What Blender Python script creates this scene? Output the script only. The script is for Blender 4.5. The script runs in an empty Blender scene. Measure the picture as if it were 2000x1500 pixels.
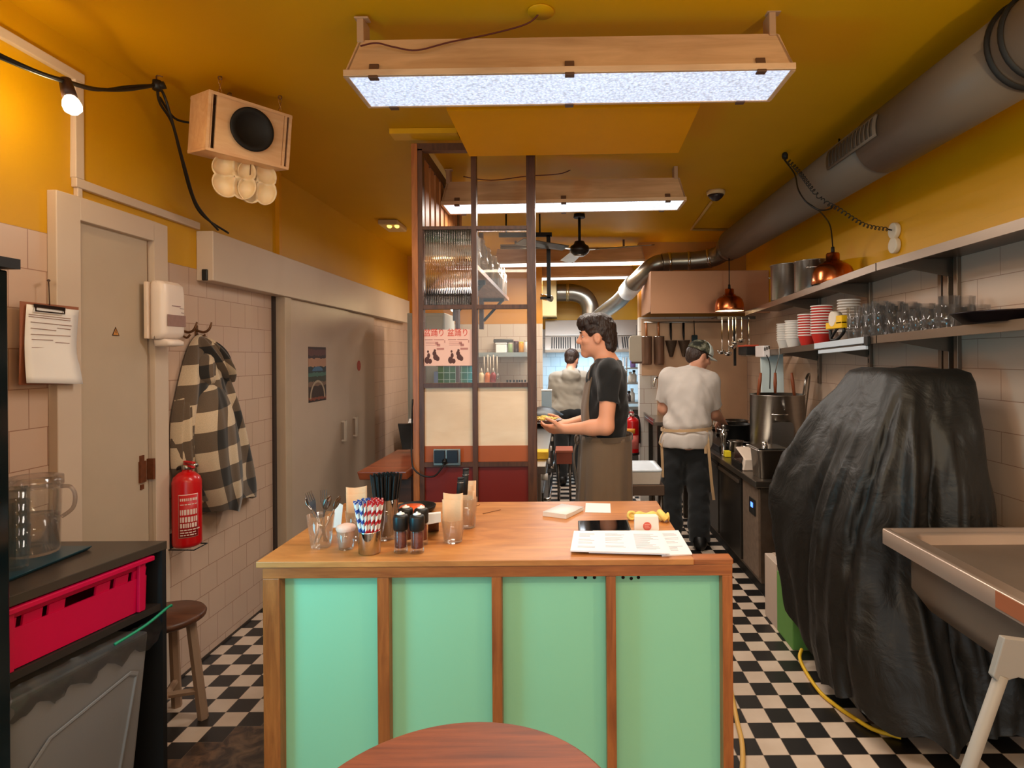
import bpy, bmesh, math, random
import numpy as np
from mathutils import Vector, Matrix, Euler
random.seed(7)
S = bpy.context.scene
COL = S.collection
# ---------------------------------------------------------------- camera
H = 1.51; F = 1170.0; CX, CY = 1103.0, 697.0; ROLL = 0.007
cam = bpy.data.cameras.new('camera'); cam_o = bpy.data.objects.new('camera', cam); COL.objects.link(cam_o)
cam.sensor_width = 36.0; cam.lens = F / 2000 * 36
cam.shift_x = -(CX - 1000) / 2000; cam.shift_y = (CY - 750) / 2000
cam.clip_start = 0.05; cam.clip_end = 60
cam_o.location = (0, 0, H); cam_o.rotation_euler = Euler((math.pi / 2, -ROLL, 0), 'XYZ')
cam_o.matrix_world = Matrix.Translation((0, 0, H)) @ Matrix.Rotation(math.pi / 2, 4, 'X') @ Matrix.Rotation(-ROLL, 4, 'Z')
S.camera = cam_o
S.view_settings.view_transform = 'Standard'; S.view_settings.look = 'None'
S.view_settings.exposure = 0.3; S.view_settings.gamma = 1.0; S.view_settings.use_curve_mapping = False
# ---------------------------------------------------------------- daylight from the street side (open shop front behind the viewer)
W = bpy.data.worlds.new('street'); S.world = W; W.use_nodes = True
bg = W.node_tree.nodes['Background']; bg.inputs[0].default_value = (0.84, 0.96, 1.0, 1); bg.inputs[1].default_value = 1.25
def lamp(kind, name, loc, energy, color, size=None, size_y=None, aim=None, spread=None, radius=None):
    l = bpy.data.lights.new(name, kind); l.energy = energy; l.color = color
    o = bpy.data.objects.new(name, l); COL.objects.link(o); o.location = loc
    if kind == 'AREA':
        l.shape = 'RECTANGLE'; l.size = size; l.size_y = size_y or size
        if spread: l.spread = spread
    if radius is not None: l.shadow_soft_size = radius
    if aim is not None:
        o.rotation_euler = (Vector(aim) - Vector(loc)).to_track_quat('-Z', 'Y').to_euler()
    return o
TUBE = (1.0, 0.90, 0.78); WARM = (1.0, 0.62, 0.30)
# the four trough lights that hang in a row over the aisle, and an unseen warm fill light added behind the viewer
lamp('AREA', 'trough_and_fill_light', (0.03, 2.125, 2.44), 18, TUBE, 1.4, 0.2, (0.03, 2.125, 0))
lamp('AREA', 'trough_and_fill_light', (0.03, 3.84, 2.44), 22, TUBE, 1.4, 0.2, (0.03, 3.84, 0))
lamp('AREA', 'trough_and_fill_light', (0.05, 6.15, 2.44), 30, TUBE, 1.4, 0.2, (0.05, 6.15, 0))
lamp('AREA', 'trough_and_fill_light', (0.05, 7.15, 2.44), 24, (0.85, 0.93, 1.0), 1.4, 0.2, (0.05, 7.15, 0))
lamp('AREA', 'trough_and_fill_light', (-0.2, 0.0, 2.44), 20, (1.0, 0.84, 0.62), 1.4, 0.2, (-0.2, 0.0, 0))
# festoon bulb and copper pendant bulb
lamp('POINT', 'festoon_and_fill_light', (-1.60, 1.94, 2.33), 8, (1.0, 0.74, 0.40), radius=0.03)
# unseen fill lights added to brighten walls and ceiling; the left pair continues the festoon
for loc_, e_ in (((-1.55, 0.7, 2.30), 7), ((-1.4, -0.7, 2.32), 8), ((1.25, -0.5, 2.25), 12), ((1.25, 0.75, 2.0), 17)):
    lamp('POINT', 'festoon_and_fill_light', loc_, e_, (1.0, 0.80, 0.5), radius=0.03)
lamp('POINT', 'pendant_bulb_light', (1.46, 5.3, 1.95), 7, (1.0, 0.66, 0.36), radius=0.03)
lamp('AREA', 'hood_light', (0.35, 7.95, 1.55), 15, (0.5, 0.78, 1.0), 1.1, 0.25, (0.35, 8.1, 0))
# ---------------------------------------------------------------- helpers
def C(r, g=None, b=None):
    if g is None: r, g, b = r
    f = lambda c: (c / 255) / 12.92 if c / 255 <= 0.04045 else ((c / 255 + 0.055) / 1.055) ** 2.4
    return (f(r), f(g), f(b), 1)
def P(u, v, Y):
    """world point at depth Y seen at photo pixel (u, v)"""
    dx, dy = u - CX, v - CY
    return Vector(((dx - ROLL * dy) * Y / F, Y, H - (dy + ROLL * dx) * Y / F))
def Q(u, v, z):
    """world point on the level plane z"""
    dx, dy = u - CX, v - CY
    Y = (H - z) * F / (dy + ROLL * dx)
    return Vector(((dx - ROLL * dy) * Y / F, Y, z))
def X(u, v, x):
    """world point on the plane of constant x"""
    dx, dy = u - CX, v - CY
    Y = x * F / (dx - ROLL * dy)
    return Vector((x, Y, H - (dy + ROLL * dx) * Y / F))
MATS = {}
def mat(name, col, rough=0.5, metal=0.0, var=0.12, vscale=8.0, bump=0.0, bscale=60.0, spec=0.5, trans=0.0, emit=None, estr=0.0, coat=0.0, ior=1.45, alpha=1.0, stretch=(1, 1, 1), sheen=0.0, sss=0.0):
    if name in MATS: return MATS[name]
    m = bpy.data.materials.new(name); m.use_nodes = True; nt = m.node_tree; N = nt.nodes; L = nt.links
    b = N['Principled BSDF']
    if not isinstance(col, tuple) or len(col) == 3: col = C(*col)
    b.inputs['Roughness'].default_value = rough; b.inputs['Metallic'].default_value = metal
    b.inputs['Specular IOR Level'].default_value = spec; b.inputs['IOR'].default_value = ior
    b.inputs['Transmission Weight'].default_value = trans; b.inputs['Coat Weight'].default_value = coat
    b.inputs['Alpha'].default_value = alpha; b.inputs['Sheen Weight'].default_value = sheen
    b.inputs['Subsurface Weight'].default_value = sss
    if sss: b.inputs['Subsurface Radius'].default_value = (0.012, 0.004, 0.002)
    tc = N.new('ShaderNodeTexCoord'); mp = N.new('ShaderNodeMapping'); mp.inputs['Scale'].default_value = stretch
    L.new(tc.outputs['Object'], mp.inputs['Vector'])
    if var > 0:
        no = N.new('ShaderNodeTexNoise'); no.inputs['Scale'].default_value = vscale; no.inputs['Detail'].default_value = 4
        L.new(mp.outputs['Vector'], no.inputs['Vector'])
        rp = N.new('ShaderNodeMix'); rp.data_type = 'RGBA'
        rp.inputs[6].default_value = tuple(c * (1 - var) for c in col[:3]) + (1,)
        rp.inputs[7].default_value = tuple(min(1, c * (1 + var)) for c in col[:3]) + (1,)
        L.new(no.outputs['Fac'], rp.inputs[0]); L.new(rp.outputs[2], b.inputs['Base Color'])
    else:
        b.inputs['Base Color'].default_value = col
    if bump > 0:
        n2 = N.new('ShaderNodeTexNoise'); n2.inputs['Scale'].default_value = bscale; n2.inputs['Detail'].default_value = 3
        L.new(mp.outputs['Vector'], n2.inputs['Vector'])
        bp = N.new('ShaderNodeBump'); bp.inputs['Strength'].default_value = bump; bp.inputs['Distance'].default_value = 0.01
        L.new(n2.outputs['Fac'], bp.inputs['Height']); L.new(bp.outputs['Normal'], b.inputs['Normal'])
    if emit is not None:
        b.inputs['Emission Color'].default_value = emit if len(emit) == 4 else C(*emit); b.inputs['Emission Strength'].default_value = estr
    MATS[name] = m
    return m
def wood(name, c1, c2, axis=0, scale=6.0, rough=0.42, coat=0.0, dist=3.5, bump=0.05, stretch=9.0):
    if name in MATS: return MATS[name]
    m = bpy.data.materials.new(name); m.use_nodes = True; nt = m.node_tree; N = nt.nodes; L = nt.links
    b = N['Principled BSDF']; b.inputs['Roughness'].default_value = rough; b.inputs['Coat Weight'].default_value = coat
    tc = N.new('ShaderNodeTexCoord'); mp = N.new('ShaderNodeMapping')
    sc = [stretch, stretch, stretch]; sc[axis] = 1.0
    mp.inputs['Scale'].default_value = sc; L.new(tc.outputs['Object'], mp.inputs['Vector'])
    no = N.new('ShaderNodeTexNoise'); no.inputs['Scale'].default_value = scale; no.inputs['Detail'].default_value = 6; no.inputs['Roughness'].default_value = 0.6; no.inputs['Distortion'].default_value = dist * 0.2
    L.new(mp.outputs['Vector'], no.inputs['Vector'])
    n2 = N.new('ShaderNodeTexNoise'); n2.inputs['Scale'].default_value = 2.2; n2.inputs['Detail'].default_value = 3
    L.new(tc.outputs['Object'], n2.inputs['Vector'])
    cr = N.new('ShaderNodeValToRGB'); cr.color_ramp.elements[0].position = 0.3; cr.color_ramp.elements[1].position = 0.72
    cr.color_ramp.elements[0].color = C(*c1); cr.color_ramp.elements[1].color = C(*c2)
    L.new(no.outputs['Fac'], cr.inputs[0])
    mx = N.new('ShaderNodeMix'); mx.data_type = 'RGBA'; mx.blend_type = 'MULTIPLY'; mx.inputs[0].default_value = 0.55
    r2 = N.new('ShaderNodeValToRGB'); r2.color_ramp.elements[0].position = 0.3; r2.color_ramp.elements[0].color = (0.62, 0.58, 0.55, 1); r2.color_ramp.elements[1].position = 0.6
    L.new(n2.outputs['Fac'], r2.inputs[0]); L.new(cr.outputs[0], mx.inputs[6]); L.new(r2.outputs[0], mx.inputs[7])
    L.new(mx.outputs[2], b.inputs['Base Color'])
    bp = N.new('ShaderNodeBump'); bp.inputs['Strength'].default_value = bump; bp.inputs['Distance'].default_value = 0.01
    L.new(no.outputs['Fac'], bp.inputs['Height']); L.new(bp.outputs['Normal'], b.inputs['Normal'])
    MATS[name] = m
    return m
def glass(name, tint=(1, 1, 1), rough=0.02, op=0.12, gl=1.0):
    """thin clear glass: see-through with a sheen that grows at grazing angles"""
    if name in MATS: return MATS[name]
    m = bpy.data.materials.new(name); m.use_nodes = True; nt = m.node_tree; N = nt.nodes; L = nt.links
    N.remove(N['Principled BSDF']); out = N['Material Output']
    tr = N.new('ShaderNodeBsdfTransparent'); tr.inputs[0].default_value = (*tint, 1)
    g = N.new('ShaderNodeBsdfGlossy'); g.inputs['Roughness'].default_value = rough; g.inputs[0].default_value = (gl, gl, gl, 1)
    fr = N.new('ShaderNodeLayerWeight'); fr.inputs[0].default_value = 0.25
    ma = N.new('ShaderNodeMath'); ma.operation = 'MULTIPLY_ADD'; ma.inputs[1].default_value = 0.45; ma.inputs[2].default_value = op * 0.25
    L.new(fr.outputs['Fresnel'], ma.inputs[0])
    df = N.new('ShaderNodeBsdfTranslucent'); df.inputs[0].default_value = (.9, .9, .9, 1)
    m1 = N.new('ShaderNodeMixShader'); m1.inputs[0].default_value = op * 0.5; L.new(tr.outputs[0], m1.inputs[1]); L.new(df.outputs[0], m1.inputs[2])
    mx = N.new('ShaderNodeMixShader'); L.new(ma.outputs[0], mx.inputs[0]); L.new(m1.outputs[0], mx.inputs[1]); L.new(g.outputs[0], mx.inputs[2])
    L.new(mx.outputs[0], out.inputs['Surface'])
    MATS[name] = m
    return m
def wmat(o):
    M = Matrix.LocRotScale(o.location, o.rotation_euler, o.scale)
    return wmat(o.parent) @ M if o.parent else M
class G:
    """collects shapes and links them as one mesh object"""
    def __init__(s): s.v = []; s.f = []; s.m = []; s.s = []
    def add(s, vs, fs, m=0, smooth=False, M=None):
        n = len(s.v)
        for p in vs:
            p = Vector(p)
            s.v.append(M @ p if M is not None else p)
        for f in fs: s.f.append([i + n for i in f]); s.m.append(m); s.s.append(smooth)
        return s
    def box(s, x0, x1, y0, y1, z0, z1, m=0, M=None):
        return s.add([(x0, y0, z0), (x1, y0, z0), (x1, y1, z0), (x0, y1, z0), (x0, y0, z1), (x1, y0, z1), (x1, y1, z1), (x0, y1, z1)],
                     [(0, 3, 2, 1), (4, 5, 6, 7), (0, 1, 5, 4), (1, 2, 6, 5), (2, 3, 7, 6), (3, 0, 4, 7)], m, False, M)
    def hexa(s, b, t, m=0):
        """box from four bottom corners and four top corners"""
        return s.add(list(b) + list(t), [(0, 3, 2, 1), (4, 5, 6, 7), (0, 1, 5, 4), (1, 2, 6, 5), (2, 3, 7, 6), (3, 0, 4, 7)], m)
    def loft(s, rings, m=0, smooth=True, caps=True, closed=True, M=None):
        n = len(rings[0]); vs = [p for r in rings for p in r]; fs = []
        for i in range(len(rings) - 1):
            for j in range(n if closed else n - 1):
                a = i * n + j; b = i * n + (j + 1) % n
                fs.append((a, b, b + n, a + n))
        s.add(vs, fs, m, smooth, M)
        if caps and closed:
            s.add(rings[0], [tuple(reversed(range(n)))], m, False, M); s.add(rings[-1], [tuple(range(n))], m, False, M)
        return s
    def lathe(s, prof, c=(0, 0, 0), n=24, m=0, smooth=True, M=None, caps=True):
        rings = [[(c[0] + r * math.cos(2 * math.pi * k / n), c[1] + r * math.sin(2 * math.pi * k / n), c[2] + z) for k in range(n)] for r, z in prof]
        return s.loft(rings, m, smooth, caps, True, M)
    def cyl(s, p0, p1, r0, r1=None, n=14, m=0, caps=True, smooth=True):
        return s.tube([p0, p1], [r0, r0 if r1 is None else r1], n, m, caps, smooth)
    def tube(s, pts, r, n=8, m=0, caps=True, smooth=True, sq=None):
        pts = [Vector(p) for p in pts]; rr = r if isinstance(r, (list, tuple)) else [r] * len(pts)
        rings = []; u = None
        for i, p in enumerate(pts):
            d = (pts[min(i + 1, len(pts) - 1)] - pts[max(i - 1, 0)])
            if d.length < 1e-9: d = Vector((0, 0, 1))
            d.normalize()
            if u is None:
                u = d.orthogonal() if sq is None else (Vector(sq) - d * Vector(sq).dot(d))
                u.normalize()
            else:
                u = (u - d * u.dot(d)); u = u.normalized() if u.length > 1e-6 else d.orthogonal().normalized()
            w = d.cross(u)
            rings.append([p + (u * math.cos(2 * math.pi * k / n) + w * math.sin(2 * math.pi * k / n)) * rr[i] for k in range(n)])
        return s.loft(rings, m, smooth, caps)
    def strip(s, pts, wdir, w, t=0.002, m=0):
        """flat band along pts, wdir = width direction"""
        pts = [Vector(p) for p in pts]; wd = Vector(wdir).normalized(); rings = []
        for i, p in enumerate(pts):
            d = (pts[min(i + 1, len(pts) - 1)] - pts[max(i - 1, 0)]).normalized()
            nn = d.cross(wd).normalized() * (t / 2); ww = wd * (w / 2)
            rings.append([p - ww - nn, p + ww - nn, p + ww + nn, p - ww + nn])
        return s.loft(rings, m, False)
    def ell(s, c, r, n=16, k=10, m=0, M=None):
        rings = []
        for i in range(1, k):
            a = math.pi * i / k
            rings.append([(c[0] + r[0] * math.sin(a) * math.cos(2 * math.pi * j / n), c[1] + r[1] * math.sin(a) * math.sin(2 * math.pi * j / n), c[2] - r[2] * math.cos(a)) for j in range(n)])
        s.loft(rings, m, True, False, True, M)
        bot = (c[0], c[1], c[2] - r[2]); top = (c[0], c[1], c[2] + r[2])
        s.add([bot] + rings[0], [(0, 1 + (j + 1) % n, 1 + j) for j in range(n)], m, True, M)
        s.add([top] + rings[-1], [(0, 1 + j, 1 + (j + 1) % n) for j in range(n)], m, True, M)
        return s
    def prism(s, poly, h0, h1, M=None, m=0, smooth=False):
        """polygon in local xy extruded along local z"""
        n = len(poly); a = [(x, y, h0) for x, y in poly]; b = [(x, y, h1) for x, y in poly]
        s.add(a + b, [(i, (i + 1) % n, (i + 1) % n + n, i + n) for i in range(n)], m, smooth, M)
        return s.add(a, [tuple(reversed(range(n)))], m, False, M).add(b, [tuple(range(n))], m, False, M)
    def torus(s, c, R, r, M=None, n=24, k=8, m=0, a0=0.0, a1=2 * math.pi):
        full = abs(a1 - a0 - 2 * math.pi) < 1e-6; cnt = n if full else n + 1
        pts = [Vector((R * math.cos(a0 + (a1 - a0) * i / n), R * math.sin(a0 + (a1 - a0) * i / n), 0)) for i in range(cnt)]
        rings = []
        for i in range(cnt):
            a = a0 + (a1 - a0) * i / n; e = Vector((math.cos(a), math.sin(a), 0)); z = Vector((0, 0, 1))
            rings.append([e * R + (e * math.cos(2 * math.pi * j / k) + z * math.sin(2 * math.pi * j / k)) * r for j in range(k)])
        if full: rings.append(rings[0])
        T_ = Matrix.Translation(c) @ (M.to_4x4() if M is not None else Matrix.Identity(4))
        return s.loft(rings, m, True, not full, True, T_)
    def build(s, name, mats, parent=None, local=False, bevel=0.0, seg=2, subsurf=0, solid=0.0):
        if not isinstance(mats, (list, tuple)): mats = [mats]
        me = bpy.data.meshes.new(name)
        vs = s.v
        if parent is not None and not local:
            Mi = wmat(parent).inverted(); vs = [Mi @ v for v in vs]
        me.from_pydata([tuple(v) for v in vs], [], s.f); me.update()
        me.polygons.foreach_set('material_index', s.m); me.polygons.foreach_set('use_smooth', s.s)
        for m_ in mats: me.materials.append(m_)
        bm = bmesh.new(); bm.from_mesh(me)
        bmesh.ops.remove_doubles(bm, verts=bm.verts, dist=1e-6)
        bmesh.ops.recalc_face_normals(bm, faces=bm.faces); bm.to_mesh(me); bm.free(); me.update()
        o = bpy.data.objects.new(name, me); COL.objects.link(o)
        if parent is not None: o.parent = parent
        if solid: mo = o.modifiers.new('solid', 'SOLIDIFY'); mo.thickness = solid; mo.offset = 0
        if bevel:
            mo = o.modifiers.new('bevel', 'BEVEL'); mo.width = bevel; mo.segments = seg; mo.limit_method = 'ANGLE'; mo.angle_limit = 0.7
        if subsurf: mo = o.modifiers.new('sub', 'SUBSURF'); mo.levels = subsurf; mo.render_levels = subsurf
        return o
def T(name, label, cat, loc=(0, 0, 0), group=None, rz=0.0, rot=None):
    o = bpy.data.objects.new(name, None); COL.objects.link(o); o.empty_display_size = 0.05
    o.location = loc; o.rotation_euler = rot or (0, 0, rz)
    return tag(o, label, cat, group)
def tag(o, label, cat, group=None, kind=None):
    o['label'] = label; o['category'] = cat
    if group: o['group'] = group
    if kind: o['kind'] = kind
    return o
def struct(o, label=None, cat=None):
    o['kind'] = 'structure'
    if label: o['label'] = label
    if cat: o['category'] = cat
    return o
def dup(root, loc, rz=0.0, label=None, group=None):
    r = root.copy(); COL.objects.link(r); r.location = loc; r.rotation_euler = (root.rotation_euler.x, root.rotation_euler.y, rz)
    if label: r['label'] = label
    if group: r['group'] = group
    for ch in list(root.children):
        c = ch.copy(); COL.objects.link(c); c.parent = r
        for g in list(ch.children):
            d = g.copy(); COL.objects.link(d); d.parent = c
    return r
def text_obj(txt, name, m, parent, loc, rot, size, depth=0.0004, width=None, align='CENTER'):
    cu = bpy.data.curves.new(name, 'FONT'); cu.body = txt; cu.size = size; cu.extrude = depth; cu.align_x = align; cu.align_y = 'CENTER'
    tmp = bpy.data.objects.new(name, cu); COL.objects.link(tmp)
    bpy.context.view_layer.update()
    me = bpy.data.meshes.new_from_object(tmp.evaluated_get(bpy.context.evaluated_depsgraph_get()))
    bpy.data.objects.remove(tmp)
    me.materials.clear(); me.materials.append(m)
    Mx = Matrix.Translation(loc) @ (rot.to_4x4() if isinstance(rot, Matrix) else Euler(rot).to_matrix().to_4x4())
    if width and len(me.vertices):
        xs = [v.co.x for v in me.vertices]; k = width / max(1e-6, max(xs) - min(xs)); me.transform(Matrix.Diagonal((k, 1, 1, 1)))
    me.transform(wmat(parent).inverted() @ Mx)
    o = bpy.data.objects.new(name, me); COL.objects.link(o); o.parent = parent
    return o
def frameM(o, ex, ey):
    """matrix whose local x, y lie along ex, ey at origin o"""
    ex = Vector(ex).normalized(); ey = Vector(ey); ey = (ey - ex * ey.dot(ex)).normalized(); ez = ex.cross(ey)
    return Matrix(((ex.x, ey.x, ez.x, o[0]), (ex.y, ey.y, ez.y, o[1]), (ex.z, ey.z, ez.z, o[2]), (0, 0, 0, 1)))
def rrect(w, h, r, n=4, cx=0.0, cy=0.0):
    pts = []
    for (sx, sy, a) in ((1, 1, 0), (-1, 1, 90), (-1, -1, 180), (1, -1, 270)):
        for i in range(n + 1):
            t = math.radians(a + 90 * i / n); pts.append((cx + sx * (w / 2 - r) + r * math.cos(t), cy + sy * (h / 2 - r) + r * math.sin(t)))
    return pts
def bez(p0, p1, p2, p3, n=16):
    p0, p1, p2, p3 = map(Vector, (p0, p1, p2, p3)); out = []
    for i in range(n + 1):
        t = i / n; u = 1 - t
        out.append(p0 * u ** 3 + p1 * 3 * u * u * t + p2 * 3 * u * t * t + p3 * t ** 3)
    return out
def spline(pts, k=6):
    pts = [Vector(p) for p in pts]; out = []
    for i in range(len(pts) - 1):
        a = pts[max(i - 1, 0)]; b = pts[i]; c = pts[i + 1]; d = pts[min(i + 2, len(pts) - 1)]
        for j in range(k):
            t = j / k
            out.append(0.5 * ((2 * b) + (c - a) * t + (2 * a - 5 * b + 4 * c - d) * t * t + (3 * b - a - 3 * c + d) * t ** 3))
    out.append(pts[-1]); return out
# ---------------------------------------------------------------- common materials
M_white = mat('white_paint', (206, 190, 170), 0.45, var=0.05, vscale=5, bump=0.03)
M_steel = mat('brushed_steel', (176, 170, 162), 0.28, 1.0, var=0.10, vscale=5, stretch=(1, 1, 14), bump=0.02)
M_chrome = mat('polished_steel', (205, 203, 200), 0.12, 1.0, var=0.04)
M_dsteel = mat('dark_steel', (96, 90, 84), 0.35, 1.0, var=0.15)
M_black = mat('black_plastic', (22, 21, 20), 0.4, var=0.1)
M_matblack = mat('matt_black', (16, 15, 15), 0.65, var=0.1)
M_brown = wood('dark_brown_wood', (70, 38, 22), (104, 62, 38), 2, 5, 0.45)
M_orangew = wood('orange_wood', (150, 82, 36), (196, 118, 58), 2, 5, 0.4)
M_ply = wood('oiled_plywood', (170, 102, 48), (212, 142, 76), 0, 3.2, 0.40, 0.0, dist=6, stretch=5)
M_frame = wood('oiled_pine', (138, 72, 28), (186, 108, 50), 2, 5, 0.4)
M_frameh = wood('oiled_pine_rail', (138, 72, 28), (186, 108, 50), 0, 5, 0.4)
M_pale = wood('pale_plywood', (240, 206, 170), (252, 224, 192), 0, 2.0, 0.5, dist=4, stretch=4)
M_copper = mat('copper', (196, 112, 66), 0.22, 1.0, var=0.12, vscale=6)
M_paper = mat('white_paper', (236, 232, 228), 0.7, var=0.02)
M_red = mat('red_paint', (196, 14, 20), 0.3, var=0.08, coat=0.3)
M_cord = mat('black_cord', (20, 17, 16), 0.5, var=0.1)
M_clear = glass('clear_glass', (0.97, 0.98, 0.97), 0.03, 0.10)
M_pane = glass('pane_glass', (0.97, 0.97, 0.96), 0.02, 0.04)
M_ink = mat('grey_ink', (120, 116, 118), 0.8, var=0.1)
# ================================================================ SETTING
XL, XR, YB, ZC = -1.83, 1.90, 8.45, 2.70; Y0 = -2.6
ZT = 1.96
def wall_mat(name, axis, yellow=(208, 154, 4), tile=(200, 170, 148), zt=ZT, bw=0.146, bh=0.1367, grout=(150, 112, 90), painted=True, zoff=0.0, offset=0.5, mort=0.0016):
    m = bpy.data.materials.new(name); m.use_nodes = True; nt = m.node_tree; N = nt.nodes; L = nt.links; b = N['Principled BSDF']
    tc = N.new('ShaderNodeTexCoord'); sp = N.new('ShaderNodeSeparateXYZ'); cb = N.new('ShaderNodeCombineXYZ')
    L.new(tc.outputs['Object'], sp.inputs[0]); L.new(sp.outputs[axis], cb.inputs[0])
    ad = N.new('ShaderNodeMath'); ad.operation = 'ADD'; ad.inputs[1].default_value = -zt + zoff; L.new(sp.outputs[2], ad.inputs[0]); L.new(ad.outputs[0], cb.inputs[1])
    br = N.new('ShaderNodeTexBrick'); br.offset = offset; br.inputs['Scale'].default_value = 1.0; br.inputs['Brick Width'].default_value = bw; br.inputs['Row Height'].default_value = bh
    br.inputs['Mortar Size'].default_value = mort; br.inputs['Mortar Smooth'].default_value = 0.1; br.inputs['Bias'].default_value = 0.0
    t = C(*tile); br.inputs['Color1'].default_value = t; br.inputs['Color2'].default_value = tuple(c * 0.95 for c in t[:3]) + (1,); br.inputs['Mortar'].default_value = C(*grout)
    L.new(cb.outputs[0], br.inputs['Vector'])
    no = N.new('ShaderNodeTexNoise'); no.inputs['Scale'].default_value = 3; no.inputs['Detail'].default_value = 5; L.new(tc.outputs['Object'], no.inputs['Vector'])
    yl = N.new('ShaderNodeMix'); yl.data_type = 'RGBA'; y = C(*yellow)
    yl.inputs[6].default_value = tuple(c * 0.92 for c in y[:3]) + (1,); yl.inputs[7].default_value = tuple(min(1, c * 1.08) for c in y[:3]) + (1,); L.new(no.outputs['Fac'], yl.inputs[0])
    gt = N.new('ShaderNodeMath'); gt.operation = 'GREATER_THAN'; gt.inputs[1].default_value = zt if painted else 50.0; L.new(sp.outputs[2], gt.inputs[0])
    mx = N.new('ShaderNodeMix'); mx.data_type = 'RGBA'; L.new(gt.outputs[0], mx.inputs[0]); L.new(br.outputs['Color'], mx.inputs[6]); L.new(yl.outputs[2], mx.inputs[7]); L.new(mx.outputs[2], b.inputs['Base Color'])
    rg = N.new('ShaderNodeMath'); rg.operation = 'MULTIPLY_ADD'; rg.inputs[1].default_value = 0.15; rg.inputs[2].default_value = 0.28; L.new(gt.outputs[0], rg.inputs[0]); L.new(rg.outputs[0], b.inputs['Roughness'])
    iv = N.new('ShaderNodeMath'); iv.operation = 'SUBTRACT'; iv.inputs[0].default_value = 1.0; L.new(br.outputs['Fac'], iv.inputs[1])
    bp = N.new('ShaderNodeBump'); bp.inputs['Strength'].default_value = 0.25; bp.inputs['Distance'].default_value = 0.003; L.new(iv.outputs[0], bp.inputs['Height']); L.new(bp.outputs['Normal'], b.inputs['Normal'])
    return m
def floor_mat():
    m = bpy.data.materials.new('checker_tiles'); m.use_nodes = True; nt = m.node_tree; N = nt.nodes; L = nt.links; b = N['Principled BSDF']
    def math_(op, a, c=None, k=None):
        n = N.new('ShaderNodeMath'); n.operation = op
        if hasattr(a, 'links') or not isinstance(a, (int, float)): L.new(a, n.inputs[0])
        else: n.inputs[0].default_value = a
        if c is not None:
            if isinstance(c, (int, float)): n.inputs[1].default_value = c
            else: L.new(c, n.inputs[1])
        if k is not None: n.inputs[2].default_value = k
        return n.outputs[0]
    tc = N.new('ShaderNodeTexCoord'); sp = N.new('ShaderNodeSeparateXYZ'); L.new(tc.outputs['Object'], sp.inputs[0])
    u = math_('MULTIPLY_ADD', sp.outputs[0], 10.0, 0); u = math_('ADD', u, 99.6)
    v = math_('MULTIPLY', sp.outputs[1], 10.0); v = math_('ADD', v, 99.37)
    fu = math_('FLOOR', u); fv = math_('FLOOR', v); par = math_('MODULO', math_('ADD', fu, fv), 2.0)
    gu = math_('ABSOLUTE', math_('SUBTRACT', math_('FRACT', u), 0.5)); gv = math_('ABSOLUTE', math_('SUBTRACT', math_('FRACT', v), 0.5))
    gr = math_('GREATER_THAN', math_('MAXIMUM', gu, gv), 0.488)
    no = N.new('ShaderNodeTexNoise'); no.inputs['Scale'].default_value = 9; no.inputs['Detail'].default_value = 5; L.new(tc.outputs['Object'], no.inputs['Vector'])
    wh = N.new('ShaderNodeMix'); wh.data_type = 'RGBA'; wh.inputs[6].default_value = C(196, 172, 150); wh.inputs[7].default_value = C(226, 208, 190); L.new(no.outputs['Fac'], wh.inputs[0])
    bk = N.new('ShaderNodeMix'); bk.data_type = 'RGBA'; bk.inputs[6].default_value = C(20, 18, 17); bk.inputs[7].default_value = C(40, 36, 34); L.new(no.outputs['Fac'], bk.inputs[0])
    mx = N.new('ShaderNodeMix'); mx.data_type = 'RGBA'; L.new(par, mx.inputs[0]); L.new(bk.outputs[2], mx.inputs[6]); L.new(wh.outputs[2], mx.inputs[7])
    g2 = N.new('ShaderNodeMix'); g2.data_type = 'RGBA'; L.new(gr, g2.inputs[0]); L.new(mx.outputs[2], g2.inputs[6]); g2.inputs[7].default_value = C(120, 104, 90)
    # worn bare screed in front of the left wall, where the tiles are missing, in whole tile steps
    n2 = N.new('ShaderNodeTexNoise'); n2.inputs['Scale'].default_value = 14; n2.inputs['Detail'].default_value = 8; n2.inputs['Distortion'].default_value = 1.5; L.new(tc.outputs['Object'], n2.inputs['Vector'])
    scr = N.new('ShaderNodeValToRGB'); scr.color_ramp.elements[0].position = 0.4; scr.color_ramp.elements[0].color = C(58, 44, 36); scr.color_ramp.elements[1].position = 0.68; scr.color_ramp.elements[1].color = C(118, 88, 66); L.new(n2.outputs['Fac'], scr.inputs[0])
    edge = math_('MULTIPLY_ADD', fu, -0.34, 0); edge = math_('FLOOR', math_('ADD', edge, 151.5))
    left = math_('LESS_THAN', fu, 92.0)
    bare = math_('MULTIPLY', math_('LESS_THAN', math_('ADD', math_('MULTIPLY', fv, 1.0), math_('FLOOR', math_('MULTIPLY', math_('SUBTRACT', 86.0, fu), 1.0))), 124.0), left)
    inx = math_('MULTIPLY', math_('GREATER_THAN', fu, 84.5), math_('LESS_THAN', fu, 86.5)); iny = math_('MULTIPLY', math_('GREATER_THAN', fv, 128.5), math_('LESS_THAN', fv, 130.5))
    bare = math_('MAXIMUM', bare, math_('MULTIPLY', inx, iny))
    g3 = N.new('ShaderNodeMix'); g3.data_type = 'RGBA'; L.new(bare, g3.inputs[0]); L.new(g2.outputs[2], g3.inputs[6]); L.new(scr.outputs[0], g3.inputs[7])
    L.new(g3.outputs[2], b.inputs['Base Color']); b.inputs['Roughness'].default_value = 0.38
    return m
M_yel = mat('yellow_ceiling_paint', (208, 154, 4), 0.5, var=0.06, vscale=3, spec=.25)
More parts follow.
